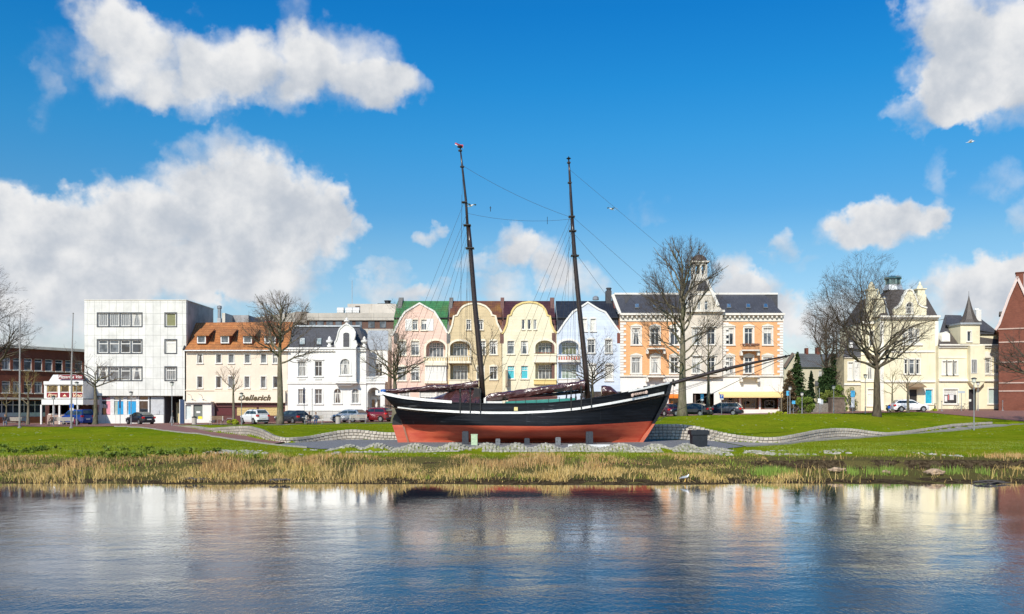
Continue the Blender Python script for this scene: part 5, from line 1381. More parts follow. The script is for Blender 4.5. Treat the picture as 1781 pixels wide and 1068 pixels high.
        if yt_ == 590:
            q = MB(); rn = random.Random(3)
            for t in range(46):
                x = rn.uniform(X0, X1); q.lathe([(.03, z1-.25), (rn.uniform(.06, .13), z1-.12), (.02, z1+rn.uniform(.0, .12))], (x, -1.17 + rn.uniform(-.05, .05)), 5)
            q.build('flower_boxes', flat('faded_flowers', (.22, .10, .06), .9, var=.5, scale=12), o)
    # ground floor
    zg = -.9
    for a, c, y0 in ((343, 412, 905), (484, 607, 882), (652, 752, 908), (765, 868, 908), (878, 980, 908)):
        z0 = b.z(975) if y0 > 890 else zg
        b.holes.setdefault(.02, []).append([(b.x(a), z0), (b.x(c), z0), (b.x(c), b.z(y0)), (b.x(a), b.z(y0))])
    b.wall([(62, 786), (1008, 786), (1008, None), (62, None)], WB, 10.5, y=.02, name='ground_floor_wall')
    for a, c in ((343, 412), (652, 752), (765, 868), (878, 980)):
        m = MB(); m.box(b.x(a), b.x(c), .18, .26, b.z(975), b.z(905)); o = m.build('shop_window', glass('shop_dark', (.012, .008, .007), (.05, .03, .02)), r)
        f = MB(); f.plate([(b.x(a), b.z(975)), (b.x(c), b.z(975)), (b.x(c), b.z(905)), (b.x(a), b.z(905))], .05, .12, [[(b.x(a+5), b.z(971)), (b.x(c-5), b.z(971)), (b.x(c-5), b.z(909)), (b.x(a+5), b.z(909))]], back=False); f.build('window_frame', flat('red_brown_frame', (.24, .07, .035), .5), o)
        if a > 600:
            f = MB(); f.plate([(b.x(a+24), b.z(970)), (b.x(c-22), b.z(970)), (b.x(c-22), b.z(922)), (b.x(a+24), b.z(922))], .1, .15, [[(b.x(a+28), b.z(966)), (b.x(c-26), b.z(966)), (b.x(c-26), b.z(926)), (b.x(a+28), b.z(926))]], back=False); f.build('display_frame', flat('grey_display', (.2, .19, .18), .5), o)
            rn = random.Random(a); f = MB()
            for q in range(9): 
                x = b.x(rn.uniform(a + 32, c - 30)); z = b.z(rn.uniform(935, 962)); f.box(x, x + rn.uniform(.1, .3), .13, .16, z, z + rn.uniform(.1, .4))
            f.build('window_display', flat('shop_goods', (.25, .22, .17), .6, var=.7, scale=9), o)
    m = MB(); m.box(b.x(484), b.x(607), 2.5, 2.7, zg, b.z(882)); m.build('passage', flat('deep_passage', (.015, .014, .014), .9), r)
    m = MB(); m.box(b.x(494), b.x(502), .1, .3, zg, b.z(890)); m.box(b.x(560), b.x(563), 1.5, 1.6, zg, b.z(890)); m.build('passage_post', flat('brown_post', (.12, .08, .06), .6), r)
    m = MB(); m.box(b.x(360), b.x(372), .1, .14, b.z(960), b.z(928)); m.build('poster', flat('orange_poster', (.85, .30, .02), .5), r)
    for a, c, y0, y1, mm, dp in ((633, 1012, 872, 906, flat('yellow_awning_cloth', (.88, .62, .27), .8, var=.06), 1.6), (340, 415, 886, 910, flat('orange_awning_cloth', (.80, .20, .015), .8, var=.08), .9)):
        z0, z1 = b.z(y0), b.z(y0) - (b.z(y0) - wz(b.oy + y1/b.sc, 120 - dp) + b.zb)
        X0, X1 = b.x(a), b.x(c)
        m = MB(); prism_x(m, [(-.01, b.z(y0)), (-dp, z1 + .22), (-dp, z1), (-dp + .05, z1), (-dp + .05, z1 + .16), (-.01, b.z(y0) - .08)], X0, X1); m.build('awning', mm, r)
    # main roof, hipped ends
    e = -.5; y2 = 5.2
    L0, R0 = b.p(60, 418, e), b.p(1010, 418, e); Lr, Rr = b.p(133, 308, y2), b.p(898, 308, y2)
    Lt, Rt = (L0[0] + .2, 11, L0[2]), (R0[0] - .2, 11, R0[2])
    b.slab('roof', SLATE, [[L0, R0, Rr, Lr], [R0, Rt, Rr], [Lt, L0, Lr], [Lr, Rr, Rt, Lt]], .14)
    Lx, Rx = b.p(28, 308, y2), b.p(978, 308, y2)
    m = MB(); m.box(Lx[0], Rx[0], y2, y2 + .5, Lx[2], Lx[2] + .25); m.build('ridge_cap', STONE, r)
    m = MB(); m.box(Lx[0], Lr[0] + .5, y2 + .1, y2 + 3, b.z(420), Lx[2]); m.box(Rr[0] - .5, Rx[0], y2 + .1, y2 + 3, b.z(420), Lx[2])
    prism_x(m, [(.3, b.z(420)), (y2 + .15, Lx[2] - .1), (y2 + .15, b.z(420))], L0[0] + .1, L0[0] + 1.2); m.build('side_roof', SLATE, r)
    m = MB(); prism_x(m, [(.3, b.z(420)), (y2 + .15, Lx[2] - .1), (y2 + .15, b.z(420))], R0[0] - 2.2, R0[0] - .1); m.build('side_roof', SLATE, r)
    for a in (147, 252, 355, 680, 792, 893):
        A = Vector(b.p(a, 390, .75)); B_ = Vector(b.p(a + 26, 390, .75)); C_ = Vector(b.p(a + 22, 367, 2.0)); E = Vector(b.p(a, 367, 2.0))
        off = Vector((0, -.13, .12)); sk = b.slab('skylight', GREYMET, [[A+off, B_+off, C_+off, E+off]], .1)
        c0 = (A+B_+C_+E)/4; b.slab('skylight_pane', G_BLUE, [[c0+(q-c0)*.78+off*1.35 for q in (A, B_, C_, E)]], .03, sk)
    m = MB(); strip_along(m, [(b.x(20), b.z(308)), (b.x(62), b.z(418))], .4, -.3, .4); m.build('verge', STONE, r)
hotel()
# ------------------------------------------------------------------ pale yellow villa and its corner wing
YW = plaster('pale_yellow_render', (.80, .73, .52), .35)
YT2 = plaster('villa_stone', (.80, .77, .68), .2)
BSL = tiles('brown_grey_slate', (.10, .085, .075), (.135, .115, .10), .22, .14, (.075, .06, .05), .6, False)
def villa():
    b = Bld('villa', 'tall pale yellow villa with a scrolled gable, steep slate roof and glass lookout on top', Z8, 122, 110, 'villa', zb=2.85)
    r = b.root
    K = dict(sur=.14, sm=YT2)
    b.win(98, 282, 135, 350, nx=2, tr=.6, rise=1, y=-.15, **K)
    b.win(112, 440, 142, 541, nx=1, tr=.72, rise=.8, **K); b.win(78, 452, 96, 541, nx=1, tr=.72, rise=.8, **K); b.win(155, 452, 172, 541, nx=1, tr=.72, rise=.8, **K)
    b.win(116, 646, 150, 738, nx=1, tr=.72, **K); b.win(86, 646, 106, 738, nx=1, tr=.72, **K); b.win(160, 646, 182, 738, nx=1, tr=.72, **K)
    b.win(219, 838, 266, 930, nx=1, tr=0, pane=flat('blue_banner', (.02, .38, .55), .5, var=.3), **K)
    b.holes.setdefault(0, []).append([(b.x(117), -.3), (b.x(166), -.3), (b.x(166), b.z(838)), (b.x(117), b.z(838))])
    b.wall([(-72, 372), (299, 372), (299, None), (-72, None)], YW, 10)
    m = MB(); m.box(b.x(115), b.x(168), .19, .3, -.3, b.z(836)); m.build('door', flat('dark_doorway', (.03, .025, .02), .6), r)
    m = MB(); prism_x(m, [(-.003, b.z(800)), (-1.3, b.z(822)), (-1.3, b.z(826)), (-.003, b.z(812))], b.x(92), b.x(200)); m.build('canopy', flat('brown_canopy', (.25, .17, .1), .8), r)
    gp = [(18, 370), (18, 322), (48, 300), (62, 280), (70, 262), (76, 236), (88, 220), (94, 204), (114, 196), (134, 204), (140, 220), (152, 238), (160, 262), (168, 286), (190, 304), (226, 314), (226, 370)]
    b.wall(gp, YW, .5, y=-.15, name='gable')
    m = MB(); strip_along(m, [(b.x(a), b.z(c)) for a, c in gp[1:-1]], .2, -.3, .25); m.build('gable_moulding', YT2, r)
    m = MB(); m.box(b.x(-78), b.x(304), -.6, -.003, b.z(378), b.z(366)); m.box(b.x(-74), b.x(300), -.25, -.003, b.z(390), b.z(379)); m.box(b.x(-74), b.x(300), -.14, -.003, b.z(600), b.z(590)); m.box(b.x(-74), b.x(300), -.2, -.003, b.z(792), b.z(780))
    m.box(b.x(60), b.x(200), -.2, -.003, b.z(556), b.z(548)); m.box(b.x(-72), b.x(-50), -.12, -.003, b.z(970), b.z(400)); m.box(b.x(278), b.x(300), -.12, -.003, b.z(970), b.z(400)); m.build('cornice', YT2, r)
    # pyramid roof with cut-off top
    e = -.4
    A = [b.p(-78, 370, e), b.p(300, 370, e), b.p(200, 198, 5), b.p(-5, 198, 5)]
    Bk = [(A[1][0], 10.4, A[1][2]), (A[0][0], 10.4, A[0][2]), (A[3][0], 7.5, A[3][2]), (A[2][0], 7.5, A[2][2])]
    b.slab('roof', BSL, [A, [A[1], Bk[0], Bk[3], A[2]], [Bk[1], A[0], A[3], Bk[2]], [A[3], A[2], Bk[3], Bk[2]]], .14)
    m = MB(); c = (b.x(24, 5.5), 6.2); z0 = b.z(198, 5); s_ = b.z(0, 5) - b.z(100, 5)
    m.lathe([(1.5, z0), (1.15, z0 + .75), (1.1, z0 + .8)], c, 8); m.build('lookout_base', ZINC, r)
    m = MB(); m.lathe([(.95, z0 + .803), (.95, z0 + 1.6), (1.25, z0 + 1.65), (1.2, z0 + 1.9), (.7, z0 + 2.05)], c, 8); m.build('lookout', glass('verdigris_glass', (.05, .09, .085), (.16, .24, .22)), r)
    m = MB()
    for k in range(8):
        t = math.pi/4 * k; m.box(c[0] + 1.0*math.cos(t) - .07, c[0] + 1.0*math.cos(t) + .07, c[1] + 1.0*math.sin(t) - .07, c[1] + 1.0*math.sin(t) + .07, z0 + .81, z0 + 1.6)
    m.build('lookout_posts', flat('verdigris', (.22, .32, .30), .6), r)
    m = MB(); m.tube([Vector(b.p(-18, 365, e)) + Vector((0, 0, .1)), Vector(b.p(-45, 262, 2.4)) + Vector((0, 0, .35))], .12, 6); m.build('hip_flashing', ZINC, r)
    # yellow stepped chimneys with pointed caps
    for zx, top, bot, y in ((196, 142, 300, 1.5), (-68, 200, 372, .3)):
        x = b.x(zx, y); z0, z1 = b.z(bot, y), b.z(top, y); h = z1 - z0
        m = MB(); m.box(x-.62, x+.62, y, y+1.2, z0, z0+h*.45); m.box(x-.5, x+.5, y+.1, y+1.1, z0+h*.45+.003, z0+h*.66); m.box(x-.7, x+.7, y-.05, y+1.25, z0+h*.66+.003, z0+h*.7); m.lathe([(.42, z0+h*.7+.005), (.32, z0+h*.82), (.16, z0+h*.84), (.2, z0+h*.9), (.03, z1)], (x, y+.6), 8)
        m.build('ornate_chimney', YW, r)
    # recessed left part
    y = 2.0
    for a, c in ((-172, -150), (-148, -130), ):
        pass
    q = Bld.__new__(Bld); q.ox, q.oy, q.sc = Z7; q.D = b.D; q.X0 = b.X0; q.zb = b.zb; q.root = r; q.holes = {}
    q.win(546, 690, 580, 792, nx=2, tr=.7, y=y, pane=G_MID, **K); q.win(548, 850, 582, 950, nx=2, tr=.7, y=y, pane=G_BLIND, **K); q.win(560, 500, 584, 590, nx=1, tr=.7, y=y, **K)
    q.wall([(507, 455), (624, 455), (624, None), (507, None)], YW, 8, y=y, name='side_wing')
    m = MB(); m.box(q.x(505, y), q.x(624, y), y-.3, y-.003, q.z(460, y), q.z(445, y)); m.box(q.x(505, y), q.x(624, y), y-.15, y-.003, q.z(808, y), q.z(797, y)); m.box(q.x(505, y), q.x(624, y), y-.12, y-.003, q.z(645, y), q.z(635, y)); m.build('belt_course', YT2, r)
    P = [q.p(505, 450, y-.2), q.p(640, 450, y-.2), q.p(650, 300, y+3.5), q.p(560, 300, y+3.5)]
    b.slab('side_roof', BSL, [P], .14); b.slab('side_roof', BSL, [[P[0], P[3], (P[3][0], 9, P[3][2]), (P[0][0], 9, P[0][2])]], .14)
    x = q.x(578, y); m = MB(); z0, z1 = q.z(450, y), q.z(205, y); h = z1 - z0
    m.box(x-.9, x+.9, y-.1, y+1, z0, z0+h*.38); m.box(x-.6, x+.6, y, y+.9, z0+h*.38+.003, z0+h*.78); m.box(x-.75, x+.75, y-.1, y+1, z0+h*.78+.003, z0+h*.82); m.lathe([(.45, z0+h*.82+.005), (.5, z0+h*.88), (.12, z1)], (x, y+.45), 8); m.build('ornate_chimney', YW, r)
    # low extension on the far left
    y = 1.0
    q.win(432, 690, 460, 795, nx=2, tr=.7, y=y, pane=G_BLIND, **K); q.win(470, 682, 498, 795, nx=2, tr=.7, y=y, pane=G_BLIND, **K)
    q.win(440, 890, 462, 962, nx=1, tr=.7, y=y, pane=G_BLIND, sill=True)
    YG = plaster('ochre_render', (.62, .54, .36), .25)
    q.wall([(407, 655), (506, 655), (506, None), (407, None)], YG, 9, y=y, name='extension_wall')
    m = MB(); m.box(q.x(405, y), q.x(506, y), y-.15, y-.003, q.z(826, y), q.z(815, y)); m.box(q.x(405, y), q.x(506, y), y-.2, y-.003, q.z(664, y), q.z(652, y)); m.build('belt_course', YT2, r)
    b.slab('extension_roof', SLATE, [[q.p(402, 655, y-.3), q.p(508, 655, y-.3), q.p(508, 525, y+4), q.p(430, 525, y+4)]], .14)
    m = MB(); m.box(q.x(455, y), q.x(472, y), y+.8, y+2, q.z(600, y), q.z(568, y)); m.build('dormer', WHITE, r)
villa()
def wing():
    b = Bld('corner_house', 'two storey pale yellow corner shop house with a pointed turret, right of the villa', Z8, 121, 540, 'house', zb=2.88)
    r = b.root
    K = dict(sur=.16, sm=YT2)
    b.win(360, 656, 392, 742, nx=1, tr=0, pane=G_BLIND, **K); b.win(330, 656, 350, 742, nx=1, tr=0, pane=G_BLIND, **K); b.win(402, 656, 421, 742, nx=1, tr=0, pane=G_MID, **K)
    b.win(496, 656, 520, 736, nx=1, tr=0, pane=G_MID, **K)
    for a, c in ((584, 637), (671, 724)): b.win(a, 636, c, 735, nx=2, tr=.72, pane=G_MID, hood=0, **K)
    b.win(338, 836, 425, 930, nx=1, tr=0, **K); b.win(624, 833, 711, 930, nx=1, tr=0, pane=glass('pale_green_film', (.45, .56, .52), (.52, .62, .58), .2), **K)
    b.holes.setdefault(0, []).append([(b.x(497), -.2), (b.x(546), -.2), (b.x(546), b.z(836)), (b.x(497), b.z(836))])
    b.wall([(303, 556), (772, 556), (772, None), (303, None)], YW, 11)
    m = MB(); m.box(b.x(495), b.x(548), .5, .6, -.2, b.z(834)); dd = m.build('door', flat('dark_door', (.035, .03, .035), .4), r)
    m = MB(); m.box(b.x(508), b.x(524), .46, .497, b.z(915), b.z(900)); m.build('paper_notice', WHITE, dd)
    m = MB(); m.plate([(b.x(485), b.z(790)), (b.x(580), b.z(790)), (b.x(548), b.z(826)), (b.x(518), b.z(826))], -.8, -.003); m.box(b.x(486), b.x(578), -.9, -.003, b.z(788), b.z(560)); m.build('oriel', YW, r)
    m = MB(); X = b.x(497); R = win_meshes(.8, 1.9, 0, 1, 0, 0, 0, .07, .1, True, 0, (WHITE, G_MID, YT2)); o = link('window', R['window'], r, (b.x(508), -1.1, b.z(736)))
    link('pane', R['pane'], o)
    m = MB()
    m.box(b.x(300), b.x(776), -.5, -.003, b.z(558), b.z(549)); m.box(b.x(303), b.x(774), -.2, -.003, b.z(572), b.z(560)); m.box(b.x(303), b.x(782), -.28, -.003, b.z(786), b.z(772)); m.box(b.x(560), b.x(776), -.12, -.003, b.z(748), b.z(740)); m.box(b.x(303), b.x(482), -.08, -.003, b.z(636), b.z(630)); m.build('cornice', YT2, r)
    for a, c in ((580, 640), (667, 728)):
        m = MB(); m.plate(outline(b.x(c)-b.x(a), .75, .6, cx=(b.x(a)+b.x(c))/2, z0=b.z(630)), -.1, -.003); m.build('window_hood', YT2, r)
    m = MB(); m.box(b.x(303), b.x(496), -.07, -.003, -.6, b.z(963)); m.box(b.x(548), b.x(772), -.07, -.003, -.6, b.z(963)); m.build('plinth', flat('brown_plinth', (.22, .13, .10), .85), r)
    rn = random.Random(8); m = MB()
    for a, c, d, e_ in ((345, 362, 878, 915), (366, 374, 862, 905), (378, 404, 868, 905), (350, 372, 866, 872), (376, 402, 864, 870)):
        m.box(b.x(a), b.x(c), .13, .16, b.z(e_), b.z(d))
    m.build('window_display', flat('white_shirts', (.7, .68, .66), .8), r)
    m = MB(); m.box(b.x(366), b.x(372), .11, .128, b.z(905), b.z(872))
    m.build('window_display', flat('red_display', (.55, .05, .05), .7), r)
    # roofs
    e = -.4
    b.slab('roof', BSL, [[b.p(300, 552, e), b.p(778, 552, e), b.p(745, 524, 1.0), b.p(312, 470, 2.2)], [b.p(560, 552, e), b.p(778, 552, e), b.p(745, 522, 1.5), b.p(560, 512, 1.5)]], .12)
    y = 2.0
    m = MB(); m.box(b.x(570, y), b.x(697, y), y, 10, b.z(535, y), b.z(484, y)); m.build('attic_wall', YW, r)
    b.slab('upper_roof', SLATE, [[b.p(350, 420, 2.2), b.p(702, 482, y-.3), b.p(560, 380, 5), b.p(360, 360, 5)], [b.p(540, 482, y-.3), b.p(702, 482, y-.3), b.p(545, 362, 5.2), b.p(470, 362, 5.2)], [b.p(312, 470, 2.2), b.p(450, 470, 2.2), b.p(450, 362, 4.6), b.p(345, 360, 4.6)]], .12)
    m = MB(); m.box(b.x(545, 4), b.x(578, 4), 4, 5, b.z(400, 4), b.z(326, 4)); m.lathe([(.18, b.z(326, 4)+.003), (.16, b.z(316, 4))], (b.x(553, 4), 4.5), 8); m.lathe([(.18, b.z(326, 4)+.003), (.16, b.z(316, 4))], (b.x(568, 4), 4.5), 8); m.build('chimney', WHITE, r)
    # turret
    yt_ = -.6
    b.win(488, 466, 512, 530, nx=1, tr=0, y=yt_, sur=.1, sm=YT2)
    b.wall([(444, 416), (568, 416), (568, 545), (444, 545)], YW, 3.3, y=yt_, name='turret')
    m = MB(); m.box(b.x(438, yt_), b.x(574, yt_), yt_ - .25, 2.9, b.z(422, yt_), b.z(410, yt_)); m.build('turret_cornice', ZINC, r)
    zt = b.z(409, yt_); c = (b.x(500, yt_+1.5), yt_ + 1.6); h = b.z(226, yt_) - zt; w = (b.x(560) - b.x(444)) / 2
    m = MB(); m.lathe([(w*1.2, zt), (w*.86, zt + h*.14), (w*.58, zt + h*.34), (w*.34, zt + h*.58), (w*.12, zt + h*.85), (.03, zt + h), (.02, zt + h + .6)], c, 8); m.build('spire', BSL, r)
    # round dormer
    m = MB(); m.plate(outline(.95*1.2, b.z(465)-b.z(527), .5, cx=b.x(353), z0=b.z(530)), .1, 2.0); d = m.build('dormer', YT2, r)
    R = win_meshes(.6, 1.2, .28, 1, 0, 0, 0, .06, 0, False, 0, (WHITE, G_DARK, YT2)); link('window', R['window'], d, (b.x(353), -.06, b.z(522))); link('window_pane', R['pane'], d, (b.x(353), -.06, b.z(522)))
wing()

def red_gable():
    b = Bld('brick_house', 'dark red brick house with a tall pointed gable at the right edge', Z8, 117, 690, 'house', zb=2.9, rz=math.radians(-27.5))
    b.x = lambda zx, y=0: (wx(b.ox + zx / b.sc, b.D) - b.X0) * .89
    r = b.root
    RB2 = brick('plum_brick', (.23, .08, .05), (.18, .062, .042), (.12, .06, .045), patch=.55)
    b.wall([(672, 455), (690, 425), (715, 350), (750, 255), (805, 130), (860, 255), (900, 350), (930, 430), (948, 455), (948, None), (690, None), (690, 470)], RB2, 12)
    m = MB(); strip_along(m, [(b.x(a), b.z(c)) for a, c in ((666, 455), (690, 418), (715, 345), (752, 245), (806, 122))], .3, -.25, .1); strip_along(m, [(b.x(a), b.z(c)) for a, c in ((806, 122), (862, 250), (902, 345), (952, 455))], .3, -.25, .1); m.build('bargeboard', flat('pinkish_white_paint', (.62, .5, .46), .6), r)
    zs = [(b.x(a), b.z(c)) for a, c in ((664, 460), (690, 422), (715, 347), (752, 248), (806, 126), (862, 250), (902, 345), (952, 455))]
    m = MB(); n = len(zs); m.add([(x, -.2, z + .14) for x, z in zs] + [(x, 12.2, z + .14) for x, z in zs] + [(x, -.2, z) for x, z in zs] + [(x, 12.2, z) for x, z in zs], [(i, i+1, i+1+n, i+n) for i in range(n-1)] + [(2*n+i, 2*n+i+n, 2*n+i+1+n, 2*n+i+1) for i in range(n-1)]); m.build('roof', BSL, r)
    m = MB(); m.box(b.x(798), b.x(846), .2, 1.6, b.z(230), b.z(97)); m.box(b.x(794), b.x(850), .1, 1.7, b.z(97)+.003, b.z(92)); m.build('chimney', RB2, r)
    m = MB()
    for y in (455, 540, 668, 800, 852): m.box(b.x(690 if y > 500 else 684), b.x(948), -.1, -.003, b.z(y), b.z(y - 8))
    m.build('stone_band', plaster('rose_stone', (.50, .36, .30), .3), r)
    m = MB(); m.box(b.x(694), b.x(730), 2, 5, b.z(352), b.z(330)); m.build('dormer', BSL, r)
red_gable()
def rear_houses():
    b = Bld('house', 'cream house with a grey tiled roof and red chimneys half hidden behind the conifers', Z7, 150, 230, 'house', zb=2.5)
    r = b.root
    CW = plaster('dull_cream_render', (.58, .52, .38), .3)
    b.win(372, 755, 394, 810, y=0); b.win(255, 740, 275, 800, y=0)
    b.wall([(48, 715), (98, 640), (120, 640), (140, 712), (403, 712), (403, None), (48, None)], CW, 9)
    b.slab('roof', tiles('grey_tiles', (.13, .135, .13), (.17, .17, .16), .3, .34, (.09, .09, .08)), [[b.p(100, 716, -.4), b.p(405, 716, -.4), b.p(400, 640, 4.5), b.p(100, 636, 4.5)]], .15)
    m = MB(); strip_along(m, [(b.x(44), b.z(718)), (b.x(98), b.z(634))], .4, -.4, .1); m.build('bargeboard', flat('brown_board', (.18, .13, .1), .7), r)
    for a, c, y in ((240, 258, 600), (383, 398, 612), (176, 190, 604)):
        m = MB(); m.box(b.x(a, 4.5), b.x(c, 4.5), 4.2, 5.2, b.z(690, 4.5), b.z(y, 4.5)); m.build('chimney', RB, r)
    m = MB(); m.box(b.x(235), b.x(400), -3, -.003, -.5, b.z(826)); m.build('garden_annex', CW, r)
    b.slab('annex_roof', SLATE, [[b.p(232, 828, -3.2), b.p(402, 828, -3.2), b.p(402, 800, -.05), b.p(232, 800, -.05)]], .1)
rear_houses()
def fence():
    x0, x1, y = wx(1398, 117), wx(1469, 117), 117
    z0 = 2.55
    r = thing('wooden_fence', 'weathered grey board fence with a white rendered pier in front of the shrubs', 'fence', ((x0+x1)/2, y, z0))
    m = MB(); rn = random.Random(6); x = x0
    while x < x1:
        w = .14; m.box(x - (x0+x1)/2, x - (x0+x1)/2 + w - .012, rn.uniform(-.01, .01), .03, -.6, 1.22 + (x-x0)/(x1-x0)*.35 + rn.uniform(-.02, .02)); x += w
    m.build('board_panel', flat('grey_weathered_wood', (.26, .235, .20), .9, var=.5, scale=6), r)
    m = MB(); m.box(.75, 1.1, -.08, .15, -.6, 1.7); m.build('pier', STONE, r)
    b = MB(); b.box(wx(1447, 115), wx(1469, 115), 115, 116.4, 2, 4.55); b.box(wx(1446.5, 115), wx(1469.5, 115), 114.9, 116.5, 4.553, 4.7)
    tag(b.build('bin_store', flat('brown_timber_box', (.16, .12, .09), .9, var=.4)), 'low brown timber bin store at the right end of the board fence', 'bin store')
fence()
# ------------------------------------------------------------------ the ship
SY = 61.0; SK = SY / F
def sx(px): return wx(px, SY)
def szz(py): return wz(py, SY)
def ship():
    X0, Zb = sx(915), szz(777)
    r = thing('sailing_ship', 'old two masted black and red wooden sailing ship standing on dry land on short posts', 'ship', (X0, SY, Zb))
    LX = lambda px: sx(px) - X0; LZ = lambda py: szz(py) - Zb
    rail = lambda px: float(np.interp(px, [668, 680, 710, 745, 787, 840, 900, 950, 1000, 1040, 1070, 1100, 1135, 1165], [685, 688.5, 694, 697.5, 701, 703, 703, 702, 697.5, 692, 686, 680.5, 673.5, 667]))
    rub = lambda px: float(np.interp(px, [668, 688, 720, 750, 800, 850, 900, 950, 1000, 1060, 1120, 1160], [705, 707, 710.5, 713.2, 716, 717.5, 717.5, 715.5, 711, 701, 690, 682]))
    wl = lambda px: float(np.interp(px, [680, 850, 950, 1020, 1080, 1140], [738, 739, 740, 738, 735, 732]))
    kl = lambda px: 777.5 - .002 * max(0, px - 700)
    xs_ = lambda py: float(np.interp(py, [684, 690, 707, 722, 727, 738, 776], [668, 673, 688, 693, 698, 701, 712]))
    xb_ = lambda py: float(np.interp(py, [667, 684, 700, 720, 738, 757, 772, 778], [1165, 1160, 1153.5, 1143, 1133, 1121, 1111, 1108]))
    Bd = lambda u: float(np.interp(u, [0, .02, .06, .12, .2, .35, .55, .7, .8, .87, .93, .97, 1], [1.25, 1.5, 1.85, 2.15, 2.4, 2.6, 2.6, 2.5, 2.25, 1.8, 1.15, .58, .07]))
    def half(u, q):      # q 0 keel .. 1 rail
        mid = max(0, min((q - .16) / .38, 1)); mid = (1 - (1 - mid) ** 2.3) ** .58 if mid > 0 else 0.04
        mid = max(.045, mid) * (.93 + .07 * q)
        st = .045 + .955 * (max(0, (q - .40) / .6) ** .8 if q > .40 else 0)
        if q > .82: st = max(st, .9 + .1 * (q - .82) / .18)
        bo = .05 + .95 * q ** .85
        ws = np.clip(u / (.30 + .28 * max(0, 1 - q / .6)), 0, 1); ws = ws * ws * (3 - 2 * ws)
        wb = np.clip((u - .58) / .42, 0, 1); wb = wb * wb * (3 - 2 * wb) * .85
        s = mid * ws + st * (1 - ws)
        s = s * (1 - wb) + bo * wb
        return Bd(u) * s
    us = np.concatenate([np.linspace(0, .12, 9)[:-1], np.linspace(.12, .85, 28)[:-1], np.linspace(.85, 1, 12)])
    NR = [9, 7, 4]
    def pt(u, row):
        # find px by iterating because levels depend on px
        px = 668 + u * 497
        for _ in range(4):
            if row <= NR[0]: py = kl(px) + (wl(px) - kl(px)) * row / NR[0]
            elif row <= NR[0] + NR[1]: py = wl(px) + (rub(px) - wl(px)) * (row - NR[0]) / NR[1]
            else: py = rub(px) + (rail(px) - rub(px)) * (row - NR[0] - NR[1]) / NR[2]
            a, b = xs_(py), xb_(py); px = a + (b - a) * u
        q = (kl(px) - py) / (kl(px) - rail(px))
        return px, py, half(u, q)
    rows = sum(NR) + 1
    G = [[pt(u, k) for k in range(rows)] for u in us]
    def hull_mat(h, p):
        v = gcoord(h); s = h.n('ShaderNodeSeparateXYZ'); h.l(v, s.inputs[0])
        z = s.outputs[2]
        n = h.noise(h.vm('MULTIPLY', v, (.55, 1, 9)), 1.0, 7, .68).outputs[0]
        n2 = h.noise(h.vm('MULTIPLY', v, (.25, 1, .4)), 1.0, 4, .6).outputs[0]
        p.inputs['Specular IOR Level'].default_value = .3
        col = h.mix(h.ss(n, .3, .75), (.002, .003, .005, 1), (.012, .016, .023, 1))
        big = h.noise(h.vm('MULTIPLY', v, (.8, 1, .8)), .8, 3, .6).outputs[0]
        wear = h.m('MULTIPLY', h.ss(h.m('ADD', n, h.m('MULTIPLY', h.m('SUBTRACT', n2, .5), .5)), .66, .76), h.ss(big, .45, .6))
        col = h.mix(h.m('MULTIPLY', wear, .75), col, (.26, .27, .28, 1))
        st = h.noise(h.vm('MULTIPLY', v, (3.5, 1, .25)), 1.0, 4, .6).outputs[0]
        col = h.mix(h.m('MULTIPLY', h.ss(st, .62, .78), .3), col, (.12, .14, .16, 1))
        ln = h.m('PINGPONG', z, .105)
        col = h.mix(h.m('MULTIPLY', h.ss(ln, .016, .0), .8), col, (.002, .002, .003, 1))
        h.put(p.inputs['Base Color'], col); p.inputs['Roughness'].default_value = .48
        bump(h, p, h.m('ADD', h.ss(ln, 0, .014), h.m('MULTIPLY', n, .35)), .55, .02)
    BLACK = mat('black_hull_planks', hull_mat)
    def red_mat(h, p):
        v = gcoord(h); s = h.n('ShaderNodeSeparateXYZ'); h.l(v, s.inputs[0])
        n = h.noise(h.vm('MULTIPLY', v, (.6, 1, 5)), 1.0, 6, .65).outputs[0]
        col = h.mix(h.ss(n, .3, .72), (.44, .060, .030, 1), (.56, .115, .052, 1))
        n2 = h.noise(v, .9, 5, .65).outputs[0]
        col = h.mix(h.m('MULTIPLY', h.ss(n2, .5, .75), .5), col, (.36, .05, .03, 1))
        h.put(p.inputs['Base Color'], col); p.inputs['Roughness'].default_value = .5
        bump(h, p, h.m('ADD', h.ss(h.m('PINGPONG', s.outputs[2], .12), 0, .012), n), .25, .015)
    RED = mat('red_antifouling', red_mat)
    mb = MB(); N = len(us)
    for side in (-1, 1):
        vs = [(LX(px), side * b, LZ(py)) for col in G for px, py, b in col]; fs = []
        o = len(mb.v); mb.v.extend(vs)
        for i in range(N - 1):
            for k in range(rows - 1):
                a, b_, c, d = i*rows+k, (i+1)*rows+k, (i+1)*rows+k+1, i*rows+k+1
                f = (a, b_, c, d) if side < 0 else (a, d, c, b_)
                mb.f.append([o + q for q in f]); mb.mi.append(1 if k < NR[0] else 0)
    o2 = N * rows
    for k in range(rows - 1):       # transom and stem closing strips
        mb.f.append([k, k+1, o2+k+1, o2+k]); mb.mi.append(1 if k < NR[0] else 0)
        e = (N-1)*rows; mb.f.append([e+k, o2+e+k, o2+e+k+1, e+k+1]); mb.mi.append(1 if k < NR[0] else 0)
    for i in range(N - 1): mb.f.append([i*rows, o2+i*rows, o2+(i+1)*rows, (i+1)*rows]); mb.mi.append(1)
    mb.build('hull', [BLACK, RED], r, smooth=True)
    # keel and stem timbers
    m = MB(); prism_y = lambda pl, y0, y1: m.plate([(LX(a), LZ(b)) for a, b in pl], y0, y1)
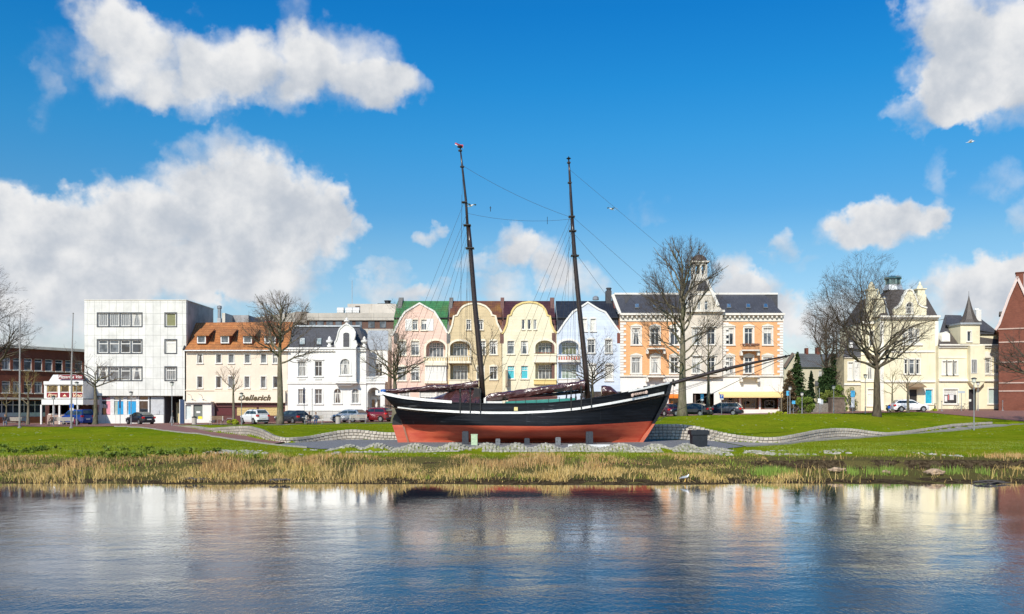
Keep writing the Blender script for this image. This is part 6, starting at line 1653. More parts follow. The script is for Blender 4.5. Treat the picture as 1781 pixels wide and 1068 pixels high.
    prism_y([(712, 779), (1108, 779), (1112, 770), (700, 770)], -.13, .13); m.build('keel', RED, r)
    m = MB(); m.plate([(LX(a), LZ(b)) for a, b in ((1106, 778), (1112, 778), (1127, 756), (1138.5, 737), (1134.5, 737), (1119, 757))][::-1], -.15, .15); m.build('stem', flat('bare_stem_red', (.52, .13, .065), .6), r)
    m = MB(); m.plate([(LX(a), LZ(b)) for a, b in ((1134, 737.2), (1138.5, 737), (1149, 719), (1160, 700), (1165, 684), (1169, 666), (1163, 666), (1158, 684), (1153, 699), (1143, 719))][::-1], -.15, .15); m.build('upper_stem', BLACK, r)
    # decks, bulwark inside
    WOOD = flat('deck_planks', (.22, .15, .09), .7, var=.3, scale=5)
    m = MB()
    dk = [(LX(G[i][-1][0]), G[i][-1][2] * .97, LZ(G[i][-1][1]) - .75) for i in range(N)]
    for i in range(N - 1): a, b = dk[i], dk[i+1]; m.add([(a[0], -a[1], a[2]), (b[0], -b[1], b[2]), (b[0], b[1], b[2]), (a[0], a[1], a[2])], [(0, 1, 2, 3)])
    m.build('deck', WOOD, r)
    WP = flat('white_gloss_paint', (.80, .79, .75), .35, var=.12, scale=6)
    def rail_strip(i0, i1, yo, w, h_, zo, fn, m_, name):
        m = MB()
        for side in (-1, 1):
            P = []
            for i in range(i0, i1):
                px = G[i][-1][0]
                k = -1 if fn is rail else NR[0] + NR[1]
                px, py, bb = G[i][k]
                P.append((LX(px), side * (bb + yo), LZ(py) + zo))
            vs = []
            for x, y, z in P: vs += [(x, y - side*w, z), (x, y, z), (x, y, z + h_), (x, y - side*w, z + h_)]
            fs = []
            for i in range(len(P) - 1):
                o = i*4
                for q in range(4):
                    f = (o+q, o+(q+1) % 4, o+4+(q+1) % 4, o+4+q); fs.append(f if side < 0 else tuple(reversed(f)))
            fs += [(0, 1, 2, 3), (len(vs)-1, len(vs)-2, len(vs)-3, len(vs)-4)]
            m.add(vs, fs)
        return m.build(name, m_, r)
    iw = next(i for i in range(N) if G[i][-1][0] > 788)
    ib = next(i for i in range(N) if G[i][-1][0] > 1078)
    rail_strip(0, iw + 1, .07, .26, .17, -.02, rail, WP, 'stern_rail')
    rail_strip(iw, ib + 1, .05, .24, .06, 0., rail, BLACK, 'rail')
    rail_strip(ib, N, .05, .24, .12, 0., rail, WP, 'bow_rail')
    rail_strip(1, N - 1, .075, .12, .15, -.07, rub, WP, 'rubbing_strake')
    # stern beam
    m = MB(); m.tube([(LX(672), 0, LZ(687)), (LX(656), 0, LZ(682))], .09, 8); m.box(LX(660), LX(672), -1.2, 1.2, LZ(688), LZ(684)); m.box(LX(655), LX(659), -.5, .5, LZ(687), LZ(679)); m.build('stern_davit', WP, r)
    m = MB(); m.lathe([(.05, LZ(683)), (.2, LZ(681)), (.2, LZ(678)), (.05, LZ(677))], (LX(668), -.3), 10); m.build('lifebuoy_box', flat('blue_plastic', (.03, .12, .4), .4), r)
    # rudder
    m = MB(); m.plate([(LX(a), LZ(b)) for a, b in ((694.5, 776), (712, 777.5), (701, 739), (682.5, 739))], -.1, .1); m.build('rudder', RED, r, label='red lower blade of the rudder')
    m = MB(); m.plate([(LX(a), LZ(b)) for a, b in ((682.5, 738.9), (701, 738.9), (697, 724), (692, 716), (686, 722), (683, 729))], -.11, .11); m.build('rudder', flat('rudder_black', (.006, .006, .007), .5), r, label='black upper blade of the rudder')
    m = MB(); m.plate([(LX(a), LZ(b)) for a, b in ((711.5, 777.5), (714.5, 777.5), (699.5, 727), (696.5, 727))], -.13, .13); m.build('sternpost', flat('weathered_post', (.30, .14, .09), .8), r)
    # name
    nm = text_mesh('HERMINE', .30, flat('pale_pink_letters', (.85, .62, .50), .5), 0, .008, .012, space=1.15, width=.92)
    u_ = (1092 - 668) / 497.
    px_c = 1095.8
    def side_y(px, py):
        best = min(((abs(p[0] - px) + abs(p[1] - py)), p[2]) for col in G for p in col); return best[1]
    ya, yb = side_y(1092, 690), side_y(1119, 683)
    dirv = Vector((LX(1119) - LX(1092), -(yb - ya), LZ(683.0) - LZ(688.0)))
    yaw = math.atan2(dirv.y, dirv.x); pitch = math.atan2(dirv.z, math.hypot(dirv.x, dirv.y))
    R = Matrix.Rotation(yaw, 4, 'Z') @ Matrix.Rotation(-pitch, 4, 'Y') @ Matrix.Rotation(math.radians(97), 4, 'X')
    def on_side(px, py, off): return Vector((LX(px), -side_y(px, py) - off, LZ(py)))
    o = link('name_lettering', nm, r); o.rotation_euler = R.to_euler(); o.location = on_side(1105.5, 685.2, .20)
    for pa, pb in ((1093, 687.8), (1118.5, 682.6)):
        m = MB(); m.lathe([(.0, 0), (.10, .004), (.13, .02), (.05, .03)], (0, 0), 5); s = m.build('star_ornament', flat('pale_pink_letters', (.85, .62, .50), .5), r)
        s.rotation_euler = R.to_euler(); s.location = on_side(pa, pb, .19)
    m = MB(); m.box(-.12, .12, -.03, 0, -.12, .12); m.build('yellow_plate', flat('yellow_plate_paint', (.75, .62, .25), .5), r, (LX(897), -side_y(897, 711) - .05, LZ(711)))
    # masts
    MAST = flat('dark_varnished_spar', (.035, .022, .018), .3, var=.4, scale=6)
    def spar(name, pts, rad, mm=MAST, n=12): return MB().tube([(LX(a), y, LZ(b)) for a, b, y in pts], rad, n).build(name, mm, r, smooth=True)
    m1 = spar('mast', [(842, 722, 0), (836.5, 640, 0), (825, 520, 0), (818, 430, 0), (814.5, 392, 0)], [.19, .185, .17, .15, .135])
    MB().tube([(LX(815.5), 0, LZ(432)), (LX(810.5), 0, LZ(350)), (LX(804, ), 0, LZ(290)), (LX(800.5), 0, LZ(257))], [.10, .09, .07, .045], 10).build('topmast', MAST, m1, smooth=True)
    m2 = spar('mast', [(1024, 708, 0), (1018.5, 640, 0), (1008, 540, 0), (1000.5, 460, 0), (996.5, 405, 0), (995, 380, 0)], [.185, .18, .165, .145, .13, .12])
    MB().tube([(LX(998.5), 0, LZ(430)), (LX(994), 0, LZ(360)), (LX(990.5), 0, LZ(300)), (LX(989), 0, LZ(276))], [.11, .10, .075, .045], 10).build('topmast', MAST, m2, smooth=True)
    IR = flat('mast_iron', (.03, .03, .03), .5, .5)
    for mm, L in ((m1, ((817.5, 432, .3), (812.8, 392, .26), (808, 352, .2), (804, 290, .14), (800.5, 262, .13))), (m2, ((1000, 445, .28), (996.2, 402, .25), (994.5, 377, .22), (991, 318, .14), (989.4, 283, .12)))):
        for a, b, q in L:
            q *= .72; k = MB(); k.lathe([(q*.7, LZ(b)-.07), (q, LZ(b)-.06), (q, LZ(b)+.06), (q*.7, LZ(b)+.07)], (LX(a), 0), 10); k.box(LX(a)-q*1.4, LX(a)+q*1.3, -q*1.5, q*1.5, LZ(b)-.03, LZ(b)+.03)
            k.build('mast_band', IR, mm)
    k = MB(); k.lathe([(.1, LZ(257)), (.2, LZ(256)), (.16, LZ(253.5)), (.02, LZ(252.8))], (LX(800), 0), 8); k.build('mast_cap', IR, m1)
    k = MB(); k.lathe([(.1, LZ(277)), (.17, LZ(275.5)), (.06, LZ(274)), (.02, LZ(272))], (LX(989), 0), 8); k.build('mast_cap', IR, m2)
    # pennant
    k = MB(); P = []
    for i in range(6):
        t = i / 5; P.append((LX(805.5 - 14*t), .12*math.sin(t*5), LZ(255.5 - 4.5*t), .16*(1-.5*t)))
    for a, b in zip(P[:-1], P[1:]):
        k.cur = 0; k.add([(a[0], a[1], a[2]), (b[0], b[1], b[2]), (b[0], b[1], b[2]+b[3]), (a[0], a[1], a[2]+a[3])], [(0, 1, 2, 3)])
        k.cur = 1; k.add([(a[0], a[1]+.003, a[2]), (b[0], b[1]+.003, b[2]), (b[0], b[1], b[2]-b[3]*.6), (a[0], a[1], a[2]-a[3]*.6)], [(0, 1, 2, 3)])
    k.build('pennant', [flat('pennant_red', (.55, .05, .06), .7), flat('pennant_white', (.75, .75, .8), .7)], m1)
    # bowsprit
    bs = MB(); pts = [(1120, 678.0), (1166, 667.5), (1216, 654), (1268, 640.5), (1310, 631), (1345, 624), (1374, 618)]
    bs.tube([(LX(a), 0, LZ(b)) for a, b in pts], [.13, .13, .125, .11, .09, .065, .04], 12)
    bs.build('bowsprit', MAST, r, smooth=True)
    k = MB(); k.tube([(LX(1171), 0, LZ(666)), (LX(1173), 0, LZ(665.5))], .26, 12); k.tube([(LX(1262), 0, LZ(642)), (LX(1264), 0, LZ(641.5))], .19, 12); k.tube([(LX(1366), 0, LZ(620)), (LX(1368), 0, LZ(619.5))], .1, 10); k.build('bowsprit_band', IR, r)
    # booms
    bm1 = spar('boom', [(832, 678, -.1), (675, 681, -.2)], [.12, .09]); bm2 = spar('boom', [(1014, 681, -.1), (842, 698, -.3)], [.12, .09])
    # tarpaulin covers
    def tarp_mat(h, p):
        v = gcoord(h)
        n = h.noise(h.vm('MULTIPLY', v, (1.4, 1, 2.6)), 1.3, 5, .6, dist=1.2).outputs[0]
        n2 = h.noise(v, 7, 4, .6).outputs[0]
        col = h.mix(h.ss(n, .3, .7), (.050, .018, .018, 1), (.10, .042, .038, 1))
        h.put(p.inputs['Base Color'], col); p.inputs['Roughness'].default_value = .22; p.inputs['Specular IOR Level'].default_value = .75
        p.inputs['Coat Weight'].default_value = .5; p.inputs['Coat Roughness'].default_value = .15
        bump(h, p, h.m('ADD', n, h.m('MULTIPLY', n2, .08)), .7, .1)
    TARP = mat('brown_tarpaulin', tarp_mat)
    def sail(top, bot, y, name, seed, n=90, wd=.32):
        rn = np.random.RandomState(seed); V = []; K = 18
        tx = np.linspace(top[0][0], top[-1][0], n)
        for i, px in enumerate(tx):
            zt = LZ(float(np.interp(px, [p[0] for p in top], [p[1] for p in top]))); zb = LZ(float(np.interp(px, [p[0] for p in bot], [p[1] for p in bot])))
            c = (zt + zb) / 2; hh = max((zt - zb) / 2, .03)
            for k in range(K):
                t = 2 * math.pi * k / K
                fold = 1 + .16*math.sin(5*t + px*.11 + seed) + .10*math.sin(9*t - px*.23) + .07*math.sin(px*.5 + 3*t)
                w = wd * (.8 + .35*math.sin(px*.09 + seed)) * (1 if math.sin(t) > -.3 else .8)
                V.append((LX(px), y + math.cos(t) * w * fold, c + math.sin(t) * hh * (1 + .05*math.sin(px*.35))))
        idx = np.arange(n*K).reshape(n, K); Q = np.stack([idx[:-1], idx[1:], np.roll(idx, -1, 1)[1:], np.roll(idx, -1, 1)[:-1]], -1).reshape(-1, 4)
        caps = [[0 + j for j in (0, 4, 9, 13)], [(n-1)*K + j for j in (13, 9, 4, 0)]]
        return link(name, np_mesh(name, V, np.concatenate([Q, np.array(caps)]), TARP, smooth=True), r)
    sail([(673, 677.5), (700, 675.5), (735, 672.5), (752, 669.5), (775, 670), (800, 667), (820, 664), (832, 662)], [(673, 683), (690, 685.5), (720, 682.5), (745, 679.5), (770, 679), (800, 677.5), (820, 676), (832, 674)], -.3, 'sail_cover', 1, wd=.34)
    sail([(842, 691), (853, 684), (880, 681), (925, 674.5), (960, 670), (985, 666.5), (1005, 663.5), (1016, 660)], [(842, 702), (856, 697), (880, 695), (905, 692.5), (940, 686), (965, 683), (985, 681), (1005, 679), (1016, 681)], -.4, 'sail_cover', 4, wd=.38)
    sail([(1047, 671), (1053, 669.5), (1062, 672), (1070, 678), (1077, 684)], [(1047, 690), (1055, 691), (1062, 690), (1070, 688), (1077, 687)], .2, 'staysail_cover', 7, 30, .5)
    # hatch tent
    V = []; nu, nv = 60, 26
    for i in range(nu):
        px = 730 + (836 - 730) * i / (nu - 1)
        top_ = float(np.interp(px, [730, 745, 757, 775, 790, 800, 836], [695, 693, 690, 683.5, 677.5, 676.2, 676.2]))
        for j in range(nv):
            v = j / (nv - 1) * 2 - 1; a = abs(v)
            ridge = LZ(top_); edge = LZ(rail(px)) - .18; yw_ = 2.1
            z = ridge + (edge - ridge) * a ** 1.25
            fold = .10 * math.sin(px * .42 + a * 6) * a + .06 * math.sin(px * .9 - a * 4)*a
            V.append((LX(px) + .12*math.sin(a*7 + px*.2)*a, v * yw_ + (fold if v > 0 else -fold), z + .05*math.sin(px*.35)*a*(1-a)*4))
    idx = np.arange(nu*nv).reshape(nu, nv); Q = np.stack([idx[:-1, :-1], idx[1:, :-1], idx[1:, 1:], idx[:-1, 1:]], -1).reshape(-1, 4)
    link('hatch_tent', np_mesh('hatch_tent', V, Q, TARP, smooth=True), r)
    m = MB(); m.plate([(LX(822), LZ(702)), (LX(837), LZ(702)), (LX(837), LZ(676)), (LX(826), LZ(676))], -1.2, 1.2); m.build('tent_end', flat('tent_dark', (.02, .015, .015), .7), r)
    # deck houses
    TEALP = flat('teal_paint', (.035, .24, .20), .45)
    m = MB(); m.plate([(LX(876), LZ(704)), (LX(998), LZ(699)), (LX(998), LZ(692.5)), (LX(880), LZ(698.5))], -1.5, 1.5); m.build('hatch_coaming', TEALP, r)
    m = MB(); m.plate([(LX(884), LZ(698)), (LX(968), LZ(693.5)), (LX(968), LZ(689)), (LX(884), LZ(693.5))], -1.1, 1.1); m.build('deckhouse', flat('maroon_wood', (.12, .03, .025), .5), r)
    m = MB(); m.box(LX(846), LX(874), -.8, .8, LZ(703), LZ(698)); m.box(LX(842), LX(846), -.9, -.7, LZ(703), LZ(693)); m.build('companionway', WP, r)
    m = MB(); m.box(LX(846), LX(872), .4, .9, LZ(698), LZ(690)); m.build('companion_hood', flat('companion_dark', (.06, .05, .045), .6), r)
    m = MB()
    for a, b in ((1108, 678), (1119, 674.5), (1140, 671)):
        m.box(LX(a), LX(a+8), -.6, .6, LZ(rail(a) + 1), LZ(b))
        m.lathe([(.16, LZ(b)+.003), (.16, LZ(b)+.12)], (LX(a+4), 0), 8)
    m.build('windlass', flat('black_iron', (.01, .01, .012), .5), r)
    # rigging
    ROPE = flat('tarred_rope', (.045, .04, .035), .8); ROPE2 = flat('pale_rope', (.30, .26, .2), .8)
    def ln(name, a, b, rad=.017, ya=0, yb=0, sag=0., mm=ROPE):
        P = []
        for i in range(9 if sag else 2):
            t = i / (8 if sag else 1)
            P.append((LX(a[0] + (b[0]-a[0])*t), ya + (yb-ya)*t, LZ(a[1] + (b[1]-a[1])*t) - sag*4*t*(1-t)))
        return MB().tube(P, rad, 5).build(name, mm, r)
    for top_, xs2, base in ((( 816.5, 418), (804, 821, 838), 0), ((1000, 430), (989, 1006, 1023), 0)):
        for px in xs2:
            for s in (-1, 1):
                ln('shroud', top_, (px, rub(px) - 1), .008, s*.15, s*(side_y(px, rub(px)) + .08))
        for px in xs2:
            for s in (-1, 1):
                y_ = s*(side_y(px, rub(px)) + .1)
                m = MB(); m.box(LX(px)-.035, LX(px)+.035, y_-.03, y_+.03, LZ(rub(px)+1), LZ(rail(px)-2)); m.lathe([(.07, LZ(rail(px)-2)+.003), (.07, LZ(rail(px)-2)+.2), (.04, LZ(rail(px)-2)+.25), (.04, LZ(rail(px)-2)+.6), (.08, LZ(rail(px)-2)+.65), (.08, LZ(rail(px)-2)+.85)], (LX(px), y_*.985), 6); m.build('deadeye', IR, r)
    for a, b in (((812, 372), (688, 679)), ((811, 385), (706, 679)), ((813, 400), (724, 678)), ((814, 410), (742, 676)), ((815, 425), (768, 672)), ((808, 350), (680, 680)),
                 ((994, 372), (856, 690)), ((994, 385), (873, 689)), ((996, 398), (893, 686)), ((997, 412), (915, 682)), ((998, 425), (945, 676))):
        ln('topping_lift', a, b, .009, -.05, -.35)
    for a, b in (((805, 300), (801, 600)), ((803, 340), (803, 690)), ((813, 380), (812, 690)), ((990, 330), (985, 690)), ((994, 380), (968, 680)), ((992, 340), (1000, 680))): ln('halyard', a, b, .007, -.2, -1.0)
    ln('triatic_stay', (806, 289), (993, 378), .010, sag=.25); ln('triatic_stay', (812, 371), (994, 381), .009, sag=.3)
    ln('forestay', (992, 296), (1374, 618), .0085); ln('forestay', (996, 377), (1290, 636), .009); ln('forestay', (997, 405), (1216, 654), .009); ln('forestay', (999, 437), (1166, 667), .010)
    ln('bobstay', (1372, 619), (1130, 738), .02, mm=ROPE); ln('bobstay', (1372, 619), (1160, 688), .012, 0, -.3)
    for s in (-1, 1): ln('bowsprit_shroud', (1372, 619), (1140, 690), .014, 0, s*1.2)
    ln('anchor_rope', (1171, 667), (1171, 712), .014, .0, .0)
    # aerials and gull-like blocks on the stays
    m = MB(); m.tube([(LX(853), 0, LZ(368)), (LX(853), 0, LZ(359))], .02, 4); m.box(LX(851.5), LX(854.5), -.02, .02, LZ(362), LZ(361)); m.tube([(LX(952), 0, LZ(377)), (LX(952), 0, LZ(390))], .015, 4); m.build('aerial', IR, r)
    # stanchions
    m = MB()
    for px in (880, 897, 913, 931, 952, 970): m.tube([(LX(px), -2.2, LZ(rail(px))), (LX(px), -2.2, LZ(rail(px) - 9))], .02, 5)
    m.tube([(LX(880), -2.2, LZ(rail(880) - 9)), (LX(931), -2.2, LZ(rail(931) - 9)), (LX(970), -2.2, LZ(rail(970) - 9))], .014, 5); m.build('guard_rail', IR, r)
ship()
# support posts under the hull
POSTM = flat('dark_timber_post', (.035, .042, .055), .7, var=.4, scale=9); POSTG = flat('grey_timber_post', (.17, .18, .19), .8, var=.4, scale=9)
post0 = None
SUP = [(804, 815, 750, 'tall dark post under the hull, second upright from the rudder side', POSTM), (862, 870, 763, 'short grey post under the hull, just right of the pale green cabinet', POSTG), (912, 921, 762, 'short dark post under the middle of the hull', POSTM), (966, 975, 760.5, 'short grey post under the hull, between the middle post and the tall bow post', POSTG), (1019, 1031, 750.5, 'tall dark post under the hull nearest the bow', POSTM)]
for a, c, t, lab, mm in SUP:
    D = 58.2; x = (wx(a, D) + wx(c, D)) / 2; w = (wx(c, D) - wx(a, D)) / 2; zb = H(x, D)
    m = MB(); h = wz(t, D) - zb
    m.box(-w, w, -.2, .2, -.3, h - .06); m.box(-w*.9, w*.9, -.18, .18, h - .057, h)
    for z in (.25, .55, .85):
        if z < h - .15: m.tube([(-w*.4, -.235, z), (-w*.4, -.2, z)], .03, 6)
    tag(m.build('support_post', mm, loc=(x, D, zb)), lab, 'support post', 'posts under the ship')
x = wx(825, 57.4); zb = H(x, 57.4); h = wz(755, 57.4) - zb
m = MB(); m.box(-.2, .2, -.15, .15, -.3, h - .05); m.box(-.215, .215, -.165, .165, h - .047, h); m.box(-.12, .12, -.165, -.151, h * .55, h*.8); tag(m.build('cabinet', flat('pale_green_paint', (.44, .56, .36), .6, var=.15, scale=9), loc=(x, 57.4, zb)), 'narrow pale green cabinet beside the tall dark post below the hull', 'cabinet')
x = wx(1215, 55.5); D = 55.5; zb = H(x, D)
r = thing('container', 'squat black container with a wider lid standing on the cobbles right of the bow', 'container', (x, D, zb))
k = D / F; h = wz(748, D) - zb; BK = flat('black_container', (.012, .016, .022), .5, var=.3, scale=7)
m = MB(); m.add([(-.44, -.42, -.2), (.44, -.42, -.2), (.44, .42, -.2), (-.44, .42, -.2), (-.47, -.45, h - .28), (.47, -.45, h - .28), (.47, .45, h - .28), (-.47, .45, h - .28)], [(0,3,2,1),(4,5,6,7),(0,1,5,4),(1,2,6,5),(2,3,7,6),(3,0,4,7)]); m.build('body', BK, r)
m = MB(); m.box(-.56, .56, -.52, .52, h - .277, h - .03); m.box(-.52, .52, -.48, .48, h - .027, h); m.build('lid', BK, r)
m = MB(); z = H(wx(1025, 55), 55); m.box(wx(988, 55), wx(1062, 55), 54.8, 55.1, z + .02, z + .2); tag(m.build('plank', flat('white_plank', (.7, .7, .68), .5)), 'long white plank lying on the cobbles in front of the hull', 'plank')
# ------------------------------------------------------------------ trees
def bark(name, a, b, moss=(.11, .12, .05), mk=.5):
    def f(h, p):
        v = gcoord(h)
        n = h.noise(h.vm('MULTIPLY', v, (5, 5, 1.6)), 1.0, 6, .65).outputs[0]
        col = h.mix(h.ss(n, .3, .7), c4(a), c4(b))
        n2 = h.noise(v, .8, 4, .6).outputs[0]
        col = h.mix(h.m('MULTIPLY', h.ss(n2, .45, .7), mk), col, c4(moss))
        h.put(p.inputs['Base Color'], col); p.inputs['Roughness'].default_value = .9; p.inputs['Specular IOR Level'].default_value = .15
        bump(h, p, n, .8, .04)
    return mat(name, f)
BARK = bark('grey_green_bark', (.10, .085, .06), (.23, .20, .14), mk=.65)
BARKD = bark('dark_bark', (.055, .042, .03), (.13, .105, .075), mk=.3)
TWIG = flat('brown_twigs', (.13, .092, .064), .9, var=.3, scale=1.); TWIGD = flat('dark_twigs', (.085, .064, .050), .9, var=.3, scale=1.)
TWIGR = flat('reddish_twigs', (.20, .105, .06), .9, var=.3, scale=1.); TWIGY = flat('olive_twigs', (.25, .20, .07), .9, var=.3, scale=1.)
def tubes_np(segs, sides):
    """independent tapered prisms, numpy"""
    S = np.array(segs, dtype=float)      # n x 8 : p0 r0 p1 r1
    p0, r0, p1, r1 = S[:, 0:3], S[:, 3], S[:, 4:7], S[:, 7]
    d = p1 - p0; L = np.linalg.norm(d, axis=1, keepdims=True); d = d / np.maximum(L, 1e-6)
    ref = np.where(np.abs(d[:, 2:3]) < .9, np.array([[0, 0, 1.]]), np.array([[1., 0, 0]]))
    a = np.cross(d, ref); a /= np.linalg.norm(a, axis=1, keepdims=True); b = np.cross(d, a)
    n = len(S); V = np.zeros((n, 2*sides, 3))
    for k in range(sides):
        t = 2*np.pi*k/sides; o = a*math.cos(t) + b*math.sin(t)
        V[:, k] = p0 + o*r0[:, None]; V[:, sides+k] = p1 + o*r1[:, None]
    base = (np.arange(n)*2*sides)[:, None, None]
    f = np.array([[k, (k+1) % sides, sides+(k+1) % sides, sides+k] for k in range(sides)])[None]
    return V.reshape(-1, 3), (base + f).reshape(-1, 4)
def tree(name, label, px, D, top_px, crown, trunk_r, fork, seed, base_z=None, style='spread', dens=1., bk=None, tw=None, group='bare trees along the street', twr=.0085, limbs=8, lean=0., cat='tree', levels=4):
    """crown = (px centre, px half width, top py, bottom py) of the crown outline"""
    rnd = random.Random(seed); X = wx(px, D); zb = H(X, D) if base_z is None else base_z
    cxp, hw, tpy, bpy_ = crown
    C = Vector((wx(cxp, D) - X, 0, (wz(tpy, D) + wz(bpy_, D))/2 - zb)); RX = hw*D/F; RZ = (wz(tpy, D) - wz(bpy_, D))/2
    r = thing(name, label, cat, (X, D, zb), 0, group)
    big = []; small = []
    def inside(p, k=1.): return ((p.x-C.x)/(RX*k))**2 + (p.y/(RX*.9*k))**2 + ((p.z-C.z)/(RZ*k))**2
    def to_env(p, d):
        a = Vector((d.x/RX, d.y/(RX*.9), d.z/RZ)); o = Vector(((p.x-C.x)/RX, p.y/(RX*.9), (p.z-C.z)/RZ))
        A = a.dot(a); B = 2*a.dot(o); Cc = o.dot(o) - 1
        q = B*B - 4*A*Cc
        if q < 0: return 0
        return max(0, (-B + math.sqrt(q))/(2*A))
    up = {'spread': .06, 'linden': .17, 'round': .11, 'column': .5}[style]
    def rot(d, ang, az_):
        o = d.orthogonal().normalized(); o = Matrix.Rotation(az_, 3, d) @ o
        return (d*math.cos(ang) + o*math.sin(ang)).normalized()
    LV = levels
    def branch(p, d, L, rad, lvl):
        seg = [.8, .6, .5, .42, .35][min(lvl, 4)] * max(.6, RZ/6)
        n = max(2, int(L/seg)); st = L/n; r0 = rad; path = [(p.copy(), r0)]
        for i in range(n):
            t = (i+1)/n
            w = .16 if lvl < 3 else .22
            d = (d + Vector((rnd.gauss(0, w), rnd.gauss(0, w), rnd.gauss(0, w*.8) + up*.35*(1 if lvl else .6)))).normalized()
            q = p + d*st; r1 = max(twr*.55, rad*(1 - t*.8)) if lvl else rad*(1 - t*.75)
            (big if rad > .055 and lvl < 3 else small).append((p.x, p.y, p.z, r0*1.02, q.x, q.y, q.z, r1))
            if lvl < LV:
                nc = {0: 2, 1: 1.8, 2: 1.9, 3: 2.0}[lvl]*dens
                if t > (.22 if lvl else .1):
                    k = int(nc) + (rnd.random() < nc % 1)
                    for _ in range(k):
                        ang = rnd.uniform(.45, .95)*(1 if style != 'linden' else .72); cd = rot(d, ang, rnd.uniform(0, 6.28))
                        if lvl >= 1: cd = (cd + Vector((0, 0, .25*up*3))).normalized()
                        e = to_env(q, cd)
                        cl = min(L*rnd.uniform(.34, .60)*(1.15 - .5*t), e*rnd.uniform(.85, 1.08))
                        if cl > .28: branch(q, cd, cl, max(min(r1*.62, .012 + cl*.016), twr*(.75 if lvl == 3 else 1)), lvl+1)
            p = q; r0 = r1
        if lvl >= 1 and lvl < LV:
            for _ in range(2):
                cd = rot(d, rnd.uniform(.15, .5), rnd.uniform(0, 6.28)); e = to_env(p, cd); cl = min(L*.4, e)
                if cl > .3: branch(p, cd, cl, max(r0, twr), lvl+1)
    # trunk
    fz = wz(fork, D) - zb; top = C.z + RZ*.55 if style in ('linden', 'round', 'column') else fz + (C.z+RZ*.2-fz)*.35
    m = MB(); pts = []; rad = []
    N = 14
    for i in range(N+1):
        t = i/N; z = -.3 + (top+.3)*t
        pts.append((lean*t*2 + .05*math.sin(t*9+seed)*top*.04, .04*math.cos(t*7+seed), z))
        k = 1 + .55*math.exp(-max(z, 0)/ (.35+trunk_r)); tt = max(0, (z-fz*.7)/(top-fz*.7))
        rad.append(trunk_r*k*(1 - .15*min(z/fz, 1))*(1 - .78*tt))
    m.tube(pts, rad, 12)
    for i in range(limbs):
        t = (i+rnd.uniform(.2, .8))/limbs; z = fz + (top - fz)*t*(.95 if style != 'spread' else .9)
        a = i*2.4 + rnd.uniform(-.4, .4) + seed
        f = (z+.3)/(top+.3)*N; j = min(int(f), N-1); pp = Vector(pts[j]).lerp(Vector(pts[j+1]), f-j)
        el_ = {'spread': rnd.uniform(.25, .8), 'linden': .30 + .75*t, 'round': .4+.6*t, 'column': 1.0}[style]
        d = Vector((math.cos(a)*math.cos(el_), math.sin(a)*math.cos(el_), math.sin(el_)))
        L = to_env(pp, d)
        if L <= 0.3: L = RZ*.8
        L = L*rnd.uniform(.98, 1.12); rl = min(trunk_r*.42*(1 - .4*t), .02+L*(.0145 if style == 'linden' else .019))
        branch(pp, d, L, rl, 1)
    branch(Vector(pts[-1]), Vector((0, 0, 1)), max(.6, (C.z+RZ-top)*.95), rad[-1], 1)
    Vb, Fb = tubes_np(big, 7) if big else (np.zeros((0, 3)), np.zeros((0, 4), int))
    o = len(m.v); m.v.extend(map(tuple, Vb)); m.f.extend([[int(i)+o for i in f] for f in Fb]); m.mi.extend([0]*len(Fb))
    m.build('trunk', bk or BARK, r, smooth=True)
    Vs, Fs = tubes_np(small, 3)
    link('crown', np_mesh('crown', Vs, Fs, tw or TWIG), r)
    return r, len(small)
T_ = []
def TR(*a, **k):
    r, n = tree(*a, **k); T_.append((a[0], a[2], n)); return r
TR('bare_tree', 'big dark bare tree leaning in over the left edge of the view', -22, 96, 0, (-22, 92, 455, 655), .42, 660, 1, style='spread', dens=.9, bk=BARKD, tw=TWIGD, limbs=11)
TR('bare_tree', 'small bare tree in front of the red brick office, left of the flagpole', 11, 108, 0, (11, 20, 668, 722), .10, 712, 2, style='round', dens=1., tw=TWIGY, limbs=7, levels=3)
TR('bare_tree', 'small olive twigged tree in front of the red brick office, right of the first flagpole', 49, 108, 0, (46, 34, 640, 722), .16, 706, 3, style='round', dens=1., tw=TWIGY, limbs=8, levels=3)
TR('bare_tree', 'slender bare tree in front of the white block', 166, 106, 0, (170, 48, 562, 700), .24, 676, 4, style='spread', dens=.8, limbs=9)
TR('bare_tree', 'small reddish bare tree in front of the beige shop house', 406, 108, 0, (400, 33, 632, 712), .17, 690, 5, style='round', dens=.8, tw=TWIGR, limbs=8, levels=3)
TR('bare_tree', 'tall bare tree between the beige house and the white villa', 487, 97, 0, (482, 76, 504, 668), .34, 636, 6, style='round', dens=1.0, limbs=15)
TR('bare_tree', 'bare tree in front of the right corner of the white villa', 687, 97, 0, (684, 62, 518, 690), .33, 664, 17, style='spread', dens=.78, limbs=12)
TR('bare_tree', 'bare tree just behind the aft mast in front of the tan house', 836, 101, 0, (838, 46, 548, 690), .22, 690, 8, style='round', dens=.85, limbs=10)
TR('bare_tree', 'bare tree just behind the forward mast in front of the light blue house', 1030, 101, 0, (1028, 50, 558, 700), .26, 672, 9, style='spread', dens=.85, limbs=10, bk=BARKD, tw=TWIGD)
TR('bare_tree', 'very tall rounded bare linden in front of the orange brick building, taller than its turret', 1187, 90, 0, (1186, 84, 406, 672), .42, 655, 10, style='linden', dens=1.22, tw=TWIGD, limbs=30)
TR('bare_tree', 'slim bare tree right of the tall linden, before the passage of the orange building', 1232, 104, 0, (1232, 33, 560, 695), .22, 678, 11, style='round', dens=.8, tw=TWIGD, limbs=9)
TR('bare_tree', 'thin young bare tree at the right end of the yellow awning', 1359, 108, 0, (1358, 26, 646, 702), .09, 690, 12, style='spread', dens=.55, limbs=6, levels=3)
